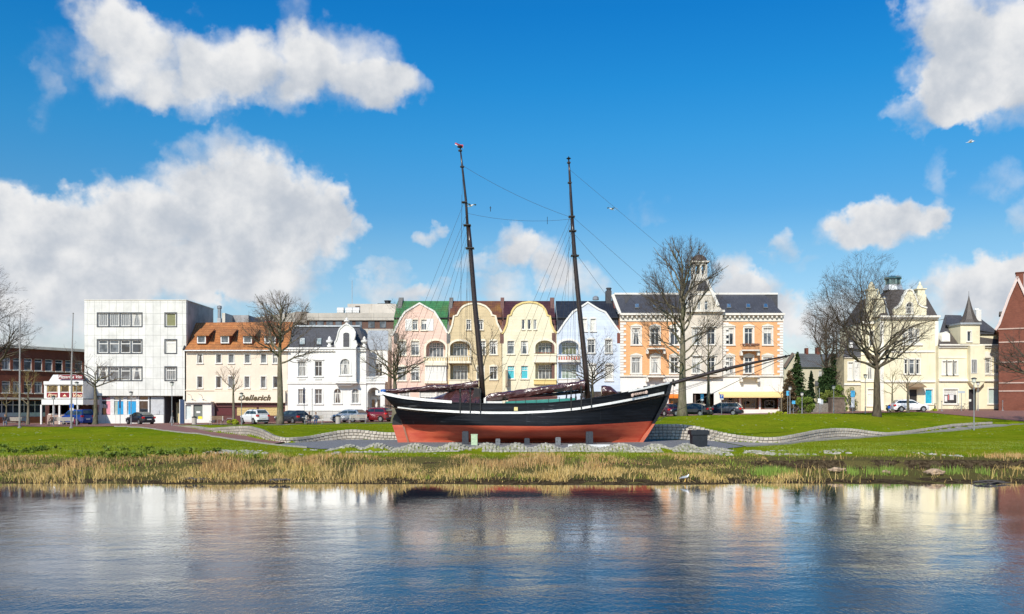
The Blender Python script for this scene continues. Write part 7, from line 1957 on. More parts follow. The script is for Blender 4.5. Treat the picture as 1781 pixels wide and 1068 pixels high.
TR('bare_tree', 'wide spreading bare tree in front of the tall yellow villa', 1525, 90, 0, (1508, 112, 436, 672), .34, 645, 13, style='spread', dens=.80, bk=BARKD, tw=TWIGD, limbs=17)
TR('bare_tree', 'small bare tree beside the white parked car', 1579, 104, 0, (1577, 28, 640, 700), .14, 684, 14, style='round', dens=.8, limbs=8, levels=3)
TR('bare_tree', 'low yellowish twigged tree against the villa wall', 1552, 112, 0, (1553, 26, 638, 700), .13, 690, 15, style='round', dens=1., tw=TWIGY, limbs=8, levels=3)
TR('bare_tree', 'bare tree reaching in from the right edge over the plum brick house', 1818, 88, 0, (1808, 88, 560, 700), .34, 665, 16, style='spread', dens=.6, bk=BARKD, tw=TWIGD, limbs=9)
ivt = TR('ivy_tree', 'bare crowned tree with its trunks wrapped in dark ivy', 1437, 126, 0, (1437, 66, 530, 690), .34, 668, 18, style='round', dens=.95, limbs=14, bk=BARKD, tw=TWIG, group=None)
TR('bare_tree', 'slim bare tree close beside the ivy covered tree', 1455, 128, 0, (1458, 36, 548, 680), .26, 690, 19, style='linden', dens=.7, limbs=8, bk=BARKD, tw=TWIG, levels=3)
print('TREES', sum(t[2] for t in T_))
# leafy things built from many small leaf faces
def leaf_mat(name, cols):
    return blade_mat(name, cols, .75)
def leaf_cloud(n, fn, size, seed, flatten=1.):
    r = np.random.RandomState(seed); P = fn(r, n); n = len(P)
    u = r.normal(0, 1, (n, 3)); u[:, 2] *= flatten; u /= np.linalg.norm(u, axis=1, keepdims=True)
    w = np.cross(u, r.normal(0, 1, (n, 3))); w /= np.linalg.norm(w, axis=1, keepdims=True)
    s = size*r.uniform(.5, 1.3, (n, 1))
    V = np.stack([P-u*s, P+w*s*.55, P+u*s, P-w*s*.55], 1).reshape(-1, 3)
    return V, np.arange(4*n).reshape(n, 4)
def clumps(r, n, k, shape):
    """points gathered in k uneven clumps inside shape(r) -> centre, radius"""
    C = [shape(r) for _ in range(k)]; out = []
    for c, rad in C:
        m_ = int(n*rad**2/sum(q[1]**2 for q in C)); d = r.normal(0, 1, (m_, 3)); d /= np.linalg.norm(d, axis=1, keepdims=True)
        out.append(np.array(c) + d*rad*r.uniform(.55, 1.05, (m_, 1))*np.array([1, 1, .85]))
    return np.concatenate(out)
def conifer(name, label, px, D, ty, by, hw, cols, seed, n=9000, dense=1.):
    X = wx(px, D); zb = H(X, D); r = thing(name, label, 'tree', (X, D, zb))
    Ht = wz(ty, D) - zb; z0 = max(.2, wz(by, D) - zb); R = hw*D/F
    MB().tube([(0, 0, -.3), (0, 0, Ht*.5), (0, 0, Ht*.97)], [.2, .12, .02], 8).build('trunk', BARKD, r)
    rn = random.Random(seed); pts = []
    def fn(rg, n):
        out = []; lv = max(8, int((Ht - z0)/.26))
        for i in range(lv):
            t = min(max((i + rg.uniform(-.8, .8))/lv, 0), .99); z = z0 + (Ht - z0)*t; rr_ = R*((1-t)**.8)*(1 if t > .08 else .7)
            z_ = z
            for k in range(int(7 + 6*(1-t))):
                t = min(max((i + rg.uniform(-1.5, 1.5))/lv, 0), .99); z = z0 + (Ht - z0)*t; rr_ = R*((1-t)**.8)*rg.uniform(.7, 1.1)
                a = rg.uniform(0, 6.28); ll = rr_*rg.uniform(.65, 1.12); m_ = max(3, int(n/lv/8*(.3+ll/R)))
                s = np.sqrt(rg.uniform(0.05, 1, m_))[:, None]; w = (.10 + .17*ll)*rg.normal(0, 1, (m_, 3))*.5*np.array([1, 1, .5])
                c = np.array([math.cos(a)*ll, math.sin(a)*ll, -.30*ll])*s + np.array([0, 0, z]) + w
                out.append(c)
        return np.concatenate(out)
    V, Q = leaf_cloud(n, fn, .13, seed); link('crown', np_mesh('crown', V, Q, leaf_mat(name+'_needles_%d' % seed, cols)), r)
DG = [(.012, .030, .010), (.03, .06, .015), (.05, .09, .022), (.02, .045, .012)]
conifer('spruce', 'dark green spruce with a pointed top beside the orange building', 1387, 122, 612, 712, 24, DG, 1, 12000)
conifer('conifer', 'bushy brownish conifer leaning against the dark spruce', 1373, 118, 642, 712, 22, [(.12, .065, .03), (.16, .10, .045), (.08, .06, .03), (.05, .06, .02)], 2, 9000)
conifer('conifer', 'narrow dark columnar conifer right of the spruce', 1411, 124, 645, 712, 11, [(.012, .026, .010), (.022, .045, .014)], 3, 7000)
def shrub(name, label, px, D, ty, by, hw, cols, seed, n=3500, size=.1, k=14, cat='shrub', z=None):
    X = wx(px, D); zb = H(X, D) if z is None else z; r = thing(name, label, cat, (X, D, zb))
    Ht = wz(ty, D) - zb; R = hw*D/F; z0 = 0
    m = MB(); rn = random.Random(seed)
    for i in range(7): a = rn.uniform(0, 6.28); m.tube([(0, 0, -.1), (math.cos(a)*R*.3, math.sin(a)*R*.3, Ht*.4), (math.cos(a)*R*.6, math.sin(a)*R*.6, Ht*.75)], [.03, .02, .01], 4)
    m.build('stems', BARKD, r)
    def fn(rg, n):
        def shp(q):
            rad = min(R*.4, Ht*.35)*q.uniform(.6, 1.1)
            return ((q.uniform(-R+rad, R-rad), q.uniform(-R+rad, R-rad)*.7, q.uniform(rad*.6, max(Ht - rad, rad*.7))), rad)
        return clumps(rg, n, k, shp)
    V, Q = leaf_cloud(n, fn, size, seed); link('foliage', np_mesh('foliage', V, Q, leaf_mat('leaf_%s_%d' % (name, seed), cols)), r)
LG = [(.10, .17, .02), (.16, .24, .03), (.20, .27, .05), (.07, .12, .015)]
shrub('shrub', 'bright green leafy shrub below the conifers', 1400, 112, 686, 722, 20, LG, 21, 5000)
shrub('shrub', 'loose olive green shrub behind the board fence', 1440, 119, 672, 716, 20, [(.14, .18, .03), (.20, .24, .05), (.10, .12, .03)], 22, 4500)
shrub('shrub', 'light green shrub between the ivy tree and the villa extension', 1462, 119, 668, 716, 14, LG, 23, 3500)
shrub('climbing_plant', 'sparse climbing greenery on the villa extension corner', 1481, 121.6, 668, 700, 13, [(.16, .18, .04), (.22, .22, .06)], 24, 900, z=wz(712, 121.6))
YL = [(.30, .34, .02), (.42, .44, .03), (.22, .28, .02)]
shrub('flower_bush', 'low yellow green bush in front of the white ground floor of the orange building', 1352, 103, 715, 724, 19, YL, 25, 2500, .07)
shrub('flower_bush', 'small yellow bush at the foot of the reddish tree', 404, 104, 728, 736, 12, YL, 26, 1500, .07)
shrub('flower_bush', 'small yellow green bush right of the white parked car', 1623, 112, 710, 722, 7, YL, 27, 900, .07)
shrub('hedge', 'dark low hedge behind the white parked car', 1545, 110, 704, 724, 4, DG, 28, 500, .08)
def ivy():
    V = []; Q = []; D = 125.2
    def fn(rg, n):
        out = []
        for cxp, ww, t, b in ((1438, 6.5, 640, 716), (1449, 4.5, 615, 712), (1429, 5., 655, 716), (1443, 14, 672, 716)):
            m_ = n//4; y = rg.uniform(0, 1, m_); R = ww*D/F*(1 + .4*np.sin(y*17 + cxp)*np.sin(y*41)); a = rg.uniform(0, 6.28, m_)
            z = wz(b, D) + (wz(t, D) - wz(b, D))*y; s = rg.uniform(.4, 1.5, m_)*(1-.35*y)
            out.append(np.stack([wx(cxp, D) - wx(1437, 126) + np.cos(a)*R*s, -.8 + np.sin(a)*R*s, z - ivt.location.z], -1))
        return np.concatenate(out)
    V, Q = leaf_cloud(14000, fn, .13, 5); link('ivy', np_mesh('ivy', V, Q, leaf_mat('ivy_leaf', [(.012, .03, .01), (.03, .065, .018), (.06, .10, .03)])), ivt)
ivy()
# ------------------------------------------------------------------ vehicles
def car_paint(name, c, metal=0.):
    def f(h, p):
        p.inputs['Base Color'].default_value = c4(c); p.inputs['Roughness'].default_value = .28; p.inputs['Metallic'].default_value = metal
        p.inputs['Coat Weight'].default_value = .9; p.inputs['Coat Roughness'].default_value = .06
        n = h.noise(gcoord(h), 3, 4, .6).outputs[0]
        h.put(p.inputs['Base Color'], h.mix(n, c4(c), c4(sc3(c, .82))))
    return mat(name, f)
TYRE = flat('tyre_rubber', (.02, .02, .02), .85); RIM = flat('alloy_rim', (.45, .46, .47), .3, .7)
CGLASS = glass('car_glass', (.015, .02, .022), (.06, .08, .08)); TRIM = flat('black_car_trim', (.02, .02, .022), .6)
REDL = flat('red_lamp', (.55, .01, .015), .2, var=.1); WHL = flat('clear_lamp', (.7, .72, .75), .15, var=.1); PLATE = flat('number_plate', (.75, .75, .72), .5, var=.05)
KIND = {   # hood, roof and tail profile: x from the nose (0) to the tail (L), z of lower body and of roof line
 'sedan': dict(L=4.7, W=1.8, body=[(0, .62), (.1, .74), (1.15, .92), (2.3, .96), (3.7, .98), (4.4, 1.0), (4.62, .95), (4.7, .7)], roof=[(1.2, .93), (2.05, 1.40), (2.7, 1.46), (3.4, 1.42), (4.3, 1.02)]),
 'wagon': dict(L=4.75, W=1.82, body=[(0, .62), (.1, .76), (1.2, .95), (2.4, .98), (3.9, 1.0), (4.6, 1.0), (4.72, .8), (4.75, .65)], roof=[(1.25, .96), (2.1, 1.42), (2.8, 1.49), (4.0, 1.46), (4.62, 1.02)]),
 'suv': dict(L=4.2, W=1.82, body=[(0, .75), (.08, .95), (.95, 1.08), (2.0, 1.1), (3.6, 1.12), (4.1, 1.1), (4.18, .85), (4.2, .7)], roof=[(1.0, 1.09), (1.55, 1.58), (2.2, 1.66), (3.5, 1.64), (4.08, 1.15)]),
 'hatch': dict(L=4.2, W=1.76, body=[(0, .6), (.1, .74), (1.1, .93), (2.2, .97), (3.5, 1.0), (4.05, .98), (4.17, .8), (4.2, .62)], roof=[(1.1, .94), (1.95, 1.4), (2.6, 1.47), (3.5, 1.42), (4.08, 1.0)]),
 'van': dict(L=4.4, W=1.85, body=[(0, .75), (.08, .95), (.8, 1.1), (2.0, 1.15), (4.2, 1.18), (4.36, 1.15), (4.38, .9), (4.4, .7)], roof=[(.85, 1.12), (1.5, 1.72), (2.0, 1.83), (4.1, 1.82), (4.35, 1.2)]),
}
def car(label, px, D, head, kind, paint, rails=False, name='parked_car', group='cars parked along the street', dz=0., rim=None):
    k = KIND[kind]; L, Wd = k['L'], k['W']; X = wx(px, D); zb = H(X, D) + .06 + dz
    r = thing(name, label, 'car' if kind != 'van' else 'van', (X, D, zb), math.radians(head), group)
    bx = [p[0] for p in k['body']]; bz = [p[1] for p in k['body']]
    wheels = (L*.18, L*.80); wr = .32 if kind != 'suv' else .35
    # lower body: loft of sections along x (x local forward = -x)
    xs = np.unique(np.concatenate([np.linspace(0, L, 26), bx])); m = MB(); sec = []
    for x in xs:
        z = float(np.interp(x, bx, bz)); e = min(x, L - x); w = Wd/2*(1 - .28*math.exp(-e/.14) - .06*math.exp(-e/.6))
        lo = .22
        for wc in wheels:
            d = abs(x - wc)
            if d < wr + .06: lo = max(lo, math.sqrt((wr+.06)**2 - d*d) + .3)
        lo = min(lo, z - .08)
        xx = L/2 - x
        sec.append([(xx, -w*.93, lo), (xx, -w, max(lo+.02, .45)), (xx, -w*.985, max(lo + .03, z*.82)), (xx, -w*.90, z), (xx, -w*.5, z+.025), (xx, w*.5, z+.025), (xx, w*.90, z), (xx, w*.985, max(lo+.03, z*.82)), (xx, w, max(lo+.02, .45)), (xx, w*.93, lo)])
    n = 10; vs = [v for s in sec for v in s]; fs = []
    for i in range(len(sec)-1):
        for q in range(n): fs.append((i*n+q, i*n+(q+1) % n, (i+1)*n+(q+1) % n, (i+1)*n+q))
    fs += [tuple(range(n)), tuple((len(sec)-1)*n + q for q in reversed(range(n)))]
    m.add(vs, fs)
    # cabin
    R = k['roof']; (xa, za), (xb, zb2), (xc, zc), (xd, zd), (xe, ze) = R
    wb, wt = Wd/2*.9, Wd/2*.72
    def cw(z): return wb + (wt - wb)*min(1, max(0, (z - za)/(zc - za)))
    cab = []
    for x, z in [(xa, za), ((xa+xb)/2, (za+zb2)/2+.02), (xb, zb2), (xc, zc), (xd, zd), ((xd+xe)/2, (zd+ze)/2+.05), (xe, ze)]:
        w = cw(z); base = float(np.interp(x, bx, bz)) - .05; xx = L/2 - x
        cab.append([(xx, -wb*.99, base), (xx, -w, z), (xx, -w*.75, z+.035), (xx, w*.75, z+.035), (xx, w, z), (xx, wb*.99, base)])
    n = 6; vs = [v for s in cab for v in s]; fs = []
    for i in range(len(cab)-1):
        for q in range(n-1): fs.append((i*n+q, i*n+q+1, (i+1)*n+q+1, (i+1)*n+q))
    m.add(vs, fs)
    b = m.build('body', paint, r, smooth=False)
    m = MB(); m.box(-L/2+.25, L/2-.25, -Wd/2*.8, Wd/2*.8, .17, .4); m.build('underbody', TRIM, r)
    # glazing: thin solid panels a few millimetres proud
    zbl = float(np.interp((xa+xe)/2, bx, bz)) + .05
    def gpanel(nm, P, off):
        P = [Vector(p) for p in P]; nn = (P[1]-P[0]).cross(P[2]-P[0]).normalized()
        if nn.dot(Vector(off)) < 0: nn = -nn
        Q = [p + nn*.012 for p in P]; Rr = [p - nn*.02 for p in P]; c = len(P)
        mm = MB(); mm.add(Q + Rr, [tuple(range(c)), tuple(reversed(range(c, 2*c)))] + [(i, i+c, (i+1) % c + c, (i+1) % c) for i in range(c)])
        mm.build(nm, CGLASS, r)
    def sidept(x, z, s):
        t = min(1, max(0, (z - za)/(max(zc, zb2) - za))); return (L/2 - x, s*(wb*.99 + (cw(zc) - wb*.99)*t + .004), z)
    ztop = zb2 - .07
    dl = lambda x, z: z
    for s in (-1, 1):
        x1 = xa + (xb-xa)*.30; xm = xb + (xd-xb)*.42
        a0 = xa + (xb - xa)*(zbl - za)/(zb2 - za) + .12
        gpanel('side_window', [sidept(a0, zbl, s), sidept(xm - .04, zbl, s), sidept(xm - .04, ztop, s), sidept(xb + .02, ztop - .02, s)], (0, s, 0))
        xr = xd + (xe-xd)*.25; xlow = xd + (xe-xd)*.72
        gpanel('side_window', [sidept(xm + .04, zbl, s), sidept(xlow, zbl, s), sidept(xr, ztop - .04, s), sidept(xm + .04, ztop, s)], (0, s, 0))
    def face(x0, z0, x1, z1, ins, k0=.85, k1=.8):
        return [(L/2-x0, -cw(z0)*k0, z0), (L/2-x0, cw(z0)*k0, z0), (L/2-x1, cw(z1)*k1, z1), (L/2-x1, -cw(z1)*k1, z1)]
    d = .035
    gpanel('windscreen', face(xa+.12-d, za+.10+.03, xb-.05-d, zb2-.05+.03, 0), (1, 0, .5))
    gpanel('rear_window', face(xe-(xe-xd)*.12+d+.0, ze+(zd-ze)*.14+.04, xd+(xe-xd)*.22+d, zd-(zd-ze)*.14+.03, 0), (-1, 0, .5))
    for wc in wheels:
        for s in (-1, 1):
            w = MB(); y1 = s*(Wd/2*.98); y0 = s*(Wd/2 - .22)
            w.tube([(0, y0 - 0, 0), (0, y1, 0)], wr, 20); wo = w.build('wheel', TYRE, r, (L/2 - wc, 0, wr - .03))
            q = MB(); q.tube([(0, y1 - s*.02, 0), (0, y1 + s*.012, 0)], wr*.62, 14); q.build('rim', rim or RIM, wo)
    for s in (-1, 1):
        zt = float(np.interp(L-.1, bx, bz))
        q = MB(); q.box(-L/2 - .01, -L/2 + .3, s*(Wd/2*.90), s*(Wd/2*.62), zt - .24, zt - .04); q.build('tail_light', REDL, r)
        zh = float(np.interp(.15, bx, bz)); q = MB(); q.box(L/2 - .3, L/2 - .03, s*(Wd/2*.86), s*(Wd/2*.55), zh - .17, zh - .04); q.build('headlight', WHL, r)
        q = MB(); xm_ = L/2 - xa - .5; q.box(xm_, xm_ + .12, s*(Wd/2*.92), s*(Wd/2*1.1), zbl, zbl + .13); q.build('wing_mirror', paint, r)
    q = MB(); q.box(-L/2 - .02, -L/2 + .05, -.26, .26, .62 if kind != 'sedan' else .55, .73 if kind != 'sedan' else .66); q.build('number_plate', PLATE, r)
    q = MB(); q.box(-L/2 - .03, -L/2 + .15, -Wd/2*.82, Wd/2*.82, .28, .48); q.box(L/2 - .12, L/2 + .03, -Wd/2*.8, Wd/2*.8, .28, .48); q.build('bumper', TRIM if kind == 'suv' else paint, r)
    if rails:
        q = MB()
        for s in (-1, 1): q.tube([(L/2 - xb - .1, s*wt*.93, zb2+.03), (L/2 - xb - .3, s*wt*.93, zc+.1), (L/2 - xd + .2, s*wt*.93, zd+.1), (L/2 - xd, s*wt*.93, zd+.02)], .022, 5)
        q.build('roof_rails', TRIM, r)
    return r
P_BLK = car_paint('black_car_paint', (.010, .012, .018)); P_NAVY = car_paint('navy_car_paint', (.010, .018, .04)); P_WHT = car_paint('white_car_paint', (.80, .80, .80)); P_SIL = car_paint('silver_car_paint', (.52, .54, .56), .4)
P_RED = car_paint('red_car_paint', (.17, .008, .014)); P_BLUE = car_paint('blue_car_paint', (.008, .045, .26)); P_GREY = car_paint('charcoal_car_paint', (.025, .03, .04))
car('bright blue van parked beside the white restaurant', 134, 111, 150, 'van', P_BLUE, name='parked_van')
car('black saloon parked in front of the white block, tail towards the water', 244, 110, 138, 'sedan', P_BLK)
car('white compact off roader parked in front of the straw coloured shutters', 443, 106, 134, 'suv', P_WHT, rails=True)
car('dark estate car right of the tall tree trunk before the white villa', 507, 107, 140, 'wagon', P_GREY)
car('silver estate car parked in front of the white villa', 607, 107, 146, 'wagon', P_SIL)
car('dark red people carrier parked at the right of the white villa', 655, 107, 150, 'suv', P_RED, rails=True)
car('dark purple hatchback half hidden behind the ship bow', 1154, 108, 118, 'hatch', car_paint('plum_car_paint', (.05, .012, .03)))
car('black saloon directly behind the tall linden trunk', 1203, 104, 145, 'sedan', P_BLK)
car('dark navy estate car parked in front of the yellow awning', 1256, 106, 156, 'wagon', P_NAVY, rails=True)
car('white hatchback parked sideways in front of the tall yellow villa', 1582, 109, -4, 'hatch', P_WHT)

# ------------------------------------------------------------------ street furniture
def pole_z(px, D): X = wx(px, D); return X, D, H(X, D)
FP = flat('flagpole_paint', (.36, .33, .32), .4, .4)
for px, top, lab in ((35, 548, 'tall bare grey flagpole near the left edge, in front of the red brick office'), (126, 546, 'tall bare grey flagpole beside the restaurant')):
    D = 86; X, Y, Z = pole_z(px - 2 if px > 100 else px - 1, D); h = wz(top, D) - Z
    r = thing('flagpole', lab, 'flagpole', (X, Y, Z), 0, 'flagpoles on the lawn')
    MB().tube([(0, 0, -.3), (.02, 0, h*.5), (.18 if px > 100 else .06, 0, h)], [.095, .075, .04], 10).build('pole', FP, r)
    MB().lathe([(.05, h), (.08, h+.05), (.02, h+.12)], (.18 if px > 100 else .06, 0), 8).build('pole_cap', FP, r)
    MB().lathe([(.16, -.1), (.16, .1), (.1, .14)], (0, 0), 10).build('base_collar', FP, r)
def lamp(px, D, top, lab, arm=False):
    X, Y, Z = pole_z(px, D); h = wz(top, D) - Z
    r = thing('street_lamp', lab, 'street lamp', (X, Y, Z), 0, 'street lamps along the promenade')
    MB().tube([(0, 0, -.2), (0, 0, .8), (0, 0, .82), (0, 0, h - .45)], [.07, .07, .045, .04], 8).build('pole', GREYMET, r)
    m = MB(); m.lathe([(.06, h-.47), (.15, h-.42), (.19, h-.14), (.17, h-.1)], (0, 0), 12); m.build('lamp_glass', flat('frosted_lamp', (.62, .62, .58), .3, var=.05), r)
    m = MB(); m.lathe([(.26, h-.1+.003), (.24, h-.05), (.12, h), (.03, h+.02)], (0, 0), 12); m.build('lamp_cap', DARKMET, r)
for a in ((93, 100, 688, 'slim street lamp in front of the white restaurant'), (133.5, 100, 664, 'taller street lamp just left of the white block'), (228, 104, 681, 'street lamp in front of the blue posters of the white block'), (299, 98, 664, 'street lamp before the passage of the white block'), (420, 103, 683, 'street lamp in front of the sign on the beige house'),
          (1374, 106, 672, 'street lamp at the right corner of the orange building'), (1395, 110, 682, 'short street lamp in front of the bright green shrub'), (1450, 104, 670, 'street lamp in front of the board fence'), (1505, 104, 651, 'street lamp left of the wide spreading tree'), (1694, 80, 657, 'tall street lamp standing on the lawn corner at the right'), (1701, 112, 664, 'street lamp just behind the tall lamp of the lawn corner')):
    lamp(*a)
def sign(px, D, top, bot_px, lab, panels, name='traffic_sign', pole_r=.035):
    X, Y, Z = pole_z(px, D); h = wz(top, D) - Z
    r = thing(name, lab, 'sign', (X, Y, Z), 0)
    MB().tube([(0, 0, -.2), (0, 0, h)], pole_r, 6).build('pole', GREYMET, r)
    for (w, z1, z0, c, t) in panels:
        m = MB(); m.box(-w/2, w/2, -.06, -.04, h - z0, h - z1); p = m.build('sign_panel', flat('sign_' + c, {'blue': (.01, .12, .55), 'lightblue': (.08, .42, .72), 'white': (.75, .76, .76), 'navy': (.03, .05, .12), 'grey': (.45, .5, .52)}[c], .4, var=.05), r)
        if t: link('lettering', text_mesh(t, (z0 - z1)*.85, WHITE, 0, .015, .005), p, (0, -.07, h - (z0+z1)/2), UP)
    return r
sign(125, 104, 702, 0, 'blue parking sign on a pole in front of the restaurant', [(.48, .0, .48, 'blue', 'P'), (.42, .5, .8, 'white', None)])
sign(1221, 99, 686, 0, 'light blue and white information sign on a pole left of the slim tree', [(.36, 0, .52, 'lightblue', None), (.36, .53, .7, 'white', None)])
sign(1255, 103, 686, 0, 'square blue parking sign at the left end of the yellow awning', [(.44, 0, .44, 'blue', 'P'), (.44, .45, .62, 'white', None)])
sign(1483, 108, 678, 0, 'light blue sign on a post in front of the villa extension', [(.5, .1, .85, 'lightblue', None), (.4, .9, 2.1, 'white', None)])
sign(1370, 107, 680, 0, 'light blue sign beside the corner street lamp', [(.34, 0, .55, 'lightblue', None)])
sign(1380, 109, 697, 0, 'small light blue sign among the shrubs right of the corner lamp', [(.4, 0, .4, 'lightblue', None)])
sign(1425, 108, 675, 0, 'tall thin post with a small notice in front of the fence', [(.4, 1.25, 1.8, 'white', None)])
sign(1428, 114, 695, 0, 'white picture notice board on the fence left of the pier', [(.5, 0, .6, 'grey', None)])
sign(1672, 112, 680, 0, 'pale street name sign on a thin pole before the shirt shop', [(.85, 0, .28, 'grey', None)])
sign(529, 101, 674, 0, 'thin dark banner pole left of the seated couple', [(.16, .0, 1.8, 'navy', None)])
sign(209, 108, 694, 0, 'dark narrow banner pole in front of the white block', [(.22, .05, 1.1, 'navy', None)])
sign(543, 101, 676, 0, 'thin pole standing behind the seated couple', [(.09, .0, .12, 'navy', None)], name='pole')
sign(1546, 108, 706, 0, 'small round blue sign left of the white parked car', [(.3, 0, .3, 'blue', None)])
for px, lab in ((1638, 'thin bollard post left of the shirt shop window'), (1744, 'thin bollard post at the right of the pale shop window')):
    X, Y, Z = pole_z(px, 112); m = MB(); m.tube([(0, 0, -.1), (0, 0, 1.25)], .03, 6); m.lathe([(.14, 0), (.14, .12), (.05, .16)], (0, 0), 8); m.lathe([(.06, 1.2), (.09, 1.26), (.02, 1.34)], (0, 0), 8)
    tag(m.build('bollard', GREYMET, loc=(X, Y, Z)), lab, 'bollard', 'thin posts before the corner shops')
def bench(px, D, w, lab, back=True, m_=None, h=.46):
    X, Y, Z = pole_z(px, D)
    r = thing('park_bench', lab, 'bench', (X, Y, Z), 0, 'park benches')
    MTL = flat('bench_metal', (.42, .42, .41), .4, .3); WD = m_ or flat('bench_slats', (.36, .32, .27), .7, var=.2, scale=8)
    q = MB()
    for i in range(4): q.box(-w/2, w/2, -.28 + i*.14, -.28 + i*.14 + .115, h - .04, h)
    q.build('seat', WD, r)
    if back:
        q = MB()
        for i in range(3): q.box(-w/2, w/2, .30 + i*.03, .33 + i*.03, h + .12 + i*.14, h + .24 + i*.14)
        q.build('backrest', WD, r)
    for s in (-1, 1):
        q = MB(); x = s*(w/2 - .08); q.tube([(x, -.26, -.05), (x, -.26, h - .05), (x, .28, h - .05)], .025, 5); q.tube([(x, .28, -.05), (x, .26, h - .05), (x, .38, h + .52)], .025, 5); q.build('leg', MTL, r)
bench(25, 100, 2.3, 'long pale bench at the far left with one person on it')
bench(108, 100, 2.3, 'pale bench in front of the restaurant')
bench(546, 97.2, 2.0, 'bench with the seated couple in front of the white villa')
bench(622, 97.2, 1.9, 'empty bench left of the ship stern, before the red car')
bench(376, 100, 1.4, 'empty wooden bench beside the reddish tree', m_=flat('brown_slats', (.20, .13, .08), .8))
bench(1752, 117, 1.7, 'dark wooden bench against the corner house wall', m_=flat('dark_slats', (.06, .05, .04), .8))
def bin_(px, D, lab, h=.95, c=(.42, .38, .33)):
    X, Y, Z = pole_z(px, D); r = thing('litter_bin', lab, 'litter bin', (X, Y, Z), 0)
    m = MB(); m.lathe([(.25, 0), (.27, .02), (.27, h-.15), (.24, h-.14)], (0, 0), 14); m.build('body', flat('bin_%d' % int(c[0]*100), c, .8), r)
    m = MB(); m.lathe([(.28, h-.137), (.29, h-.06), (.2, h), (.05, h+.02)], (0, 0), 14); m.build('lid', DARKMET, r)
bin_(588, 97, 'round grey litter bin between the two benches before the villa'); bin_(338, 103, 'grey litter bin in front of the white corner shop')
X, Y, Z = pole_z(317, 112); h = wz(695, 112) - Z
r = thing('information_pillar', 'dark blue rectangular information pillar between the white block and the corner shop', 'information pillar', (X, Y, Z))
m = MB(); m.box(-.24, .24, -.12, .12, -.1, h); m.build('panel', flat('dark_blue_panel', (.03, .06, .13), .35), r); m = MB(); m.box(-.32, -.243, -.12, .12, -.1, h); m.build('edge_strip', WHITE, r)
# bicycle stands on the beige house forecourt
for px, lab in ((384, 'curved metal bicycle stand right of the wooden bench'), (399, 'second curved bicycle stand, at the foot of the reddish tree')):
    X, Y, Z = pole_z(px, 105); m = MB(); m.tube([(-.4, 0, -.05), (-.4, 0, .5), (-.25, 0, .72), (.25, 0, .72), (.4, 0, .5), (.4, 0, -.05)], .028, 6)
    tag(m.build('bicycle_stand', GREYMET, loc=(X, Y, Z)), lab, 'bicycle stand', 'bicycle stands')
# free standing advertising board with arm on the tall right lamp
X, Y, Z = pole_z(1694, 80)
# bicycles before the corner shops
def bike(px, D, head, lab, c):
    X, Y, Z = pole_z(px, D); r = thing('bicycle', lab, 'bicycle', (X, Y, Z), math.radians(head), 'bicycles')
    for s in (-1, 1):
        m = MB(); P = [(s*.52 + .32*math.cos(t), 0, .33 + .32*math.sin(t)) for t in np.linspace(0, 2*math.pi, 17)]; m.tube(P, .02, 5, cap=False)
        for t in np.linspace(0, math.pi, 6)[:-1]: m.tube([(s*.52 - .31*math.cos(t), 0, .33 - .31*math.sin(t)), (s*.52 + .31*math.cos(t), 0, .33 + .31*math.sin(t))], .005, 3)
        m.build('wheel', TYRE, r)
    m = MB(); m.tube([(-.52, 0, .33), (-.15, 0, .85), (.38, 0, .82), (-.05, 0, .3), (-.15, 0, .85)], .018, 5); m.tube([(-.52, 0, .33), (-.05, 0, .3)], .015, 5); m.tube([(.52, 0, .33), (.38, 0, .82), (.33, 0, 1.0)], .018, 5); m.build('frame', c, r)
    m = MB(); m.box(-.28, -.03, -.07, .07, .92, .97); m.tube([(-.15, 0, .85), (-.16, 0, .92)], .014, 5); m.build('saddle', TRIM, r)
    m = MB(); m.tube([(.2, -.28, 1.0), (.36, -.1, 1.02), (.36, .1, 1.02), (.2, .28, 1.0)], .014, 5); m.build('handlebar', TRIM, r)
bike(1668, 117.5, 15, 'grey bicycle parked under the shirt shop window', GREYMET); bike(1680, 117.5, -20, 'bicycle parked left of the corner house door', flat('dark_bike', (.03, .03, .035), .5)); bike(1384, 111, 10, 'bicycle in front of the bright green shrub', GREYMET); bike(1626, 117, 70, 'dark bicycle leaning beside the small yellow bush', flat('dark_bike', (.03, .03, .035), .5))

# ------------------------------------------------------------------ people
SKIN = flat('skin', (.52, .30, .20), .6, var=.06)
def skinned(name, chains, m_, parent, sub=1):
    """chains: list of [(x,y,z,r)...]; later chains start at an existing point"""
    V = []; E = []; Rr = []
    def idx(p):
        for i, q in enumerate(V):
            if (Vector(q) - Vector(p)).length < 1e-4: return i
        V.append(p); return len(V) - 1
    for ch in chains:
        prev = None
        for x, y, z, q in ch:
            n0 = len(V); i = idx((x, y, z))
            if i == n0: Rr.append(q)
            if prev is not None and prev != i: E.append((prev, i))
            prev = i
    me = bpy.data.meshes.new(name); me.from_pydata(V, E, []); me.update()
    o = link(name, me, parent)
    md = o.modifiers.new('skin', 'SKIN'); md.use_smooth_shade = True
    if not me.skin_vertices: 
        bm = bmesh.new(); bm.from_mesh(me); bm.verts.layers.skin.verify(); bm.to_mesh(me); bm.free()
    for i, q in enumerate(Rr): me.skin_vertices[0].data[i].radius = (q, q)
    me.skin_vertices[0].data[0].use_root = True
    sd_ = o.modifiers.new('sub', 'SUBSURF'); sd_.levels = sub; sd_.render_levels = sub
    dg = bpy.context.evaluated_depsgraph_get(); me2 = bpy.data.meshes.new_from_object(o.evaluated_get(dg))
    o.modifiers.clear(); o.data = me2; me2.name = name; me2.materials.clear()
    for q in (m_ if isinstance(m_, list) else [m_]): me2.materials.append(q)
    return o
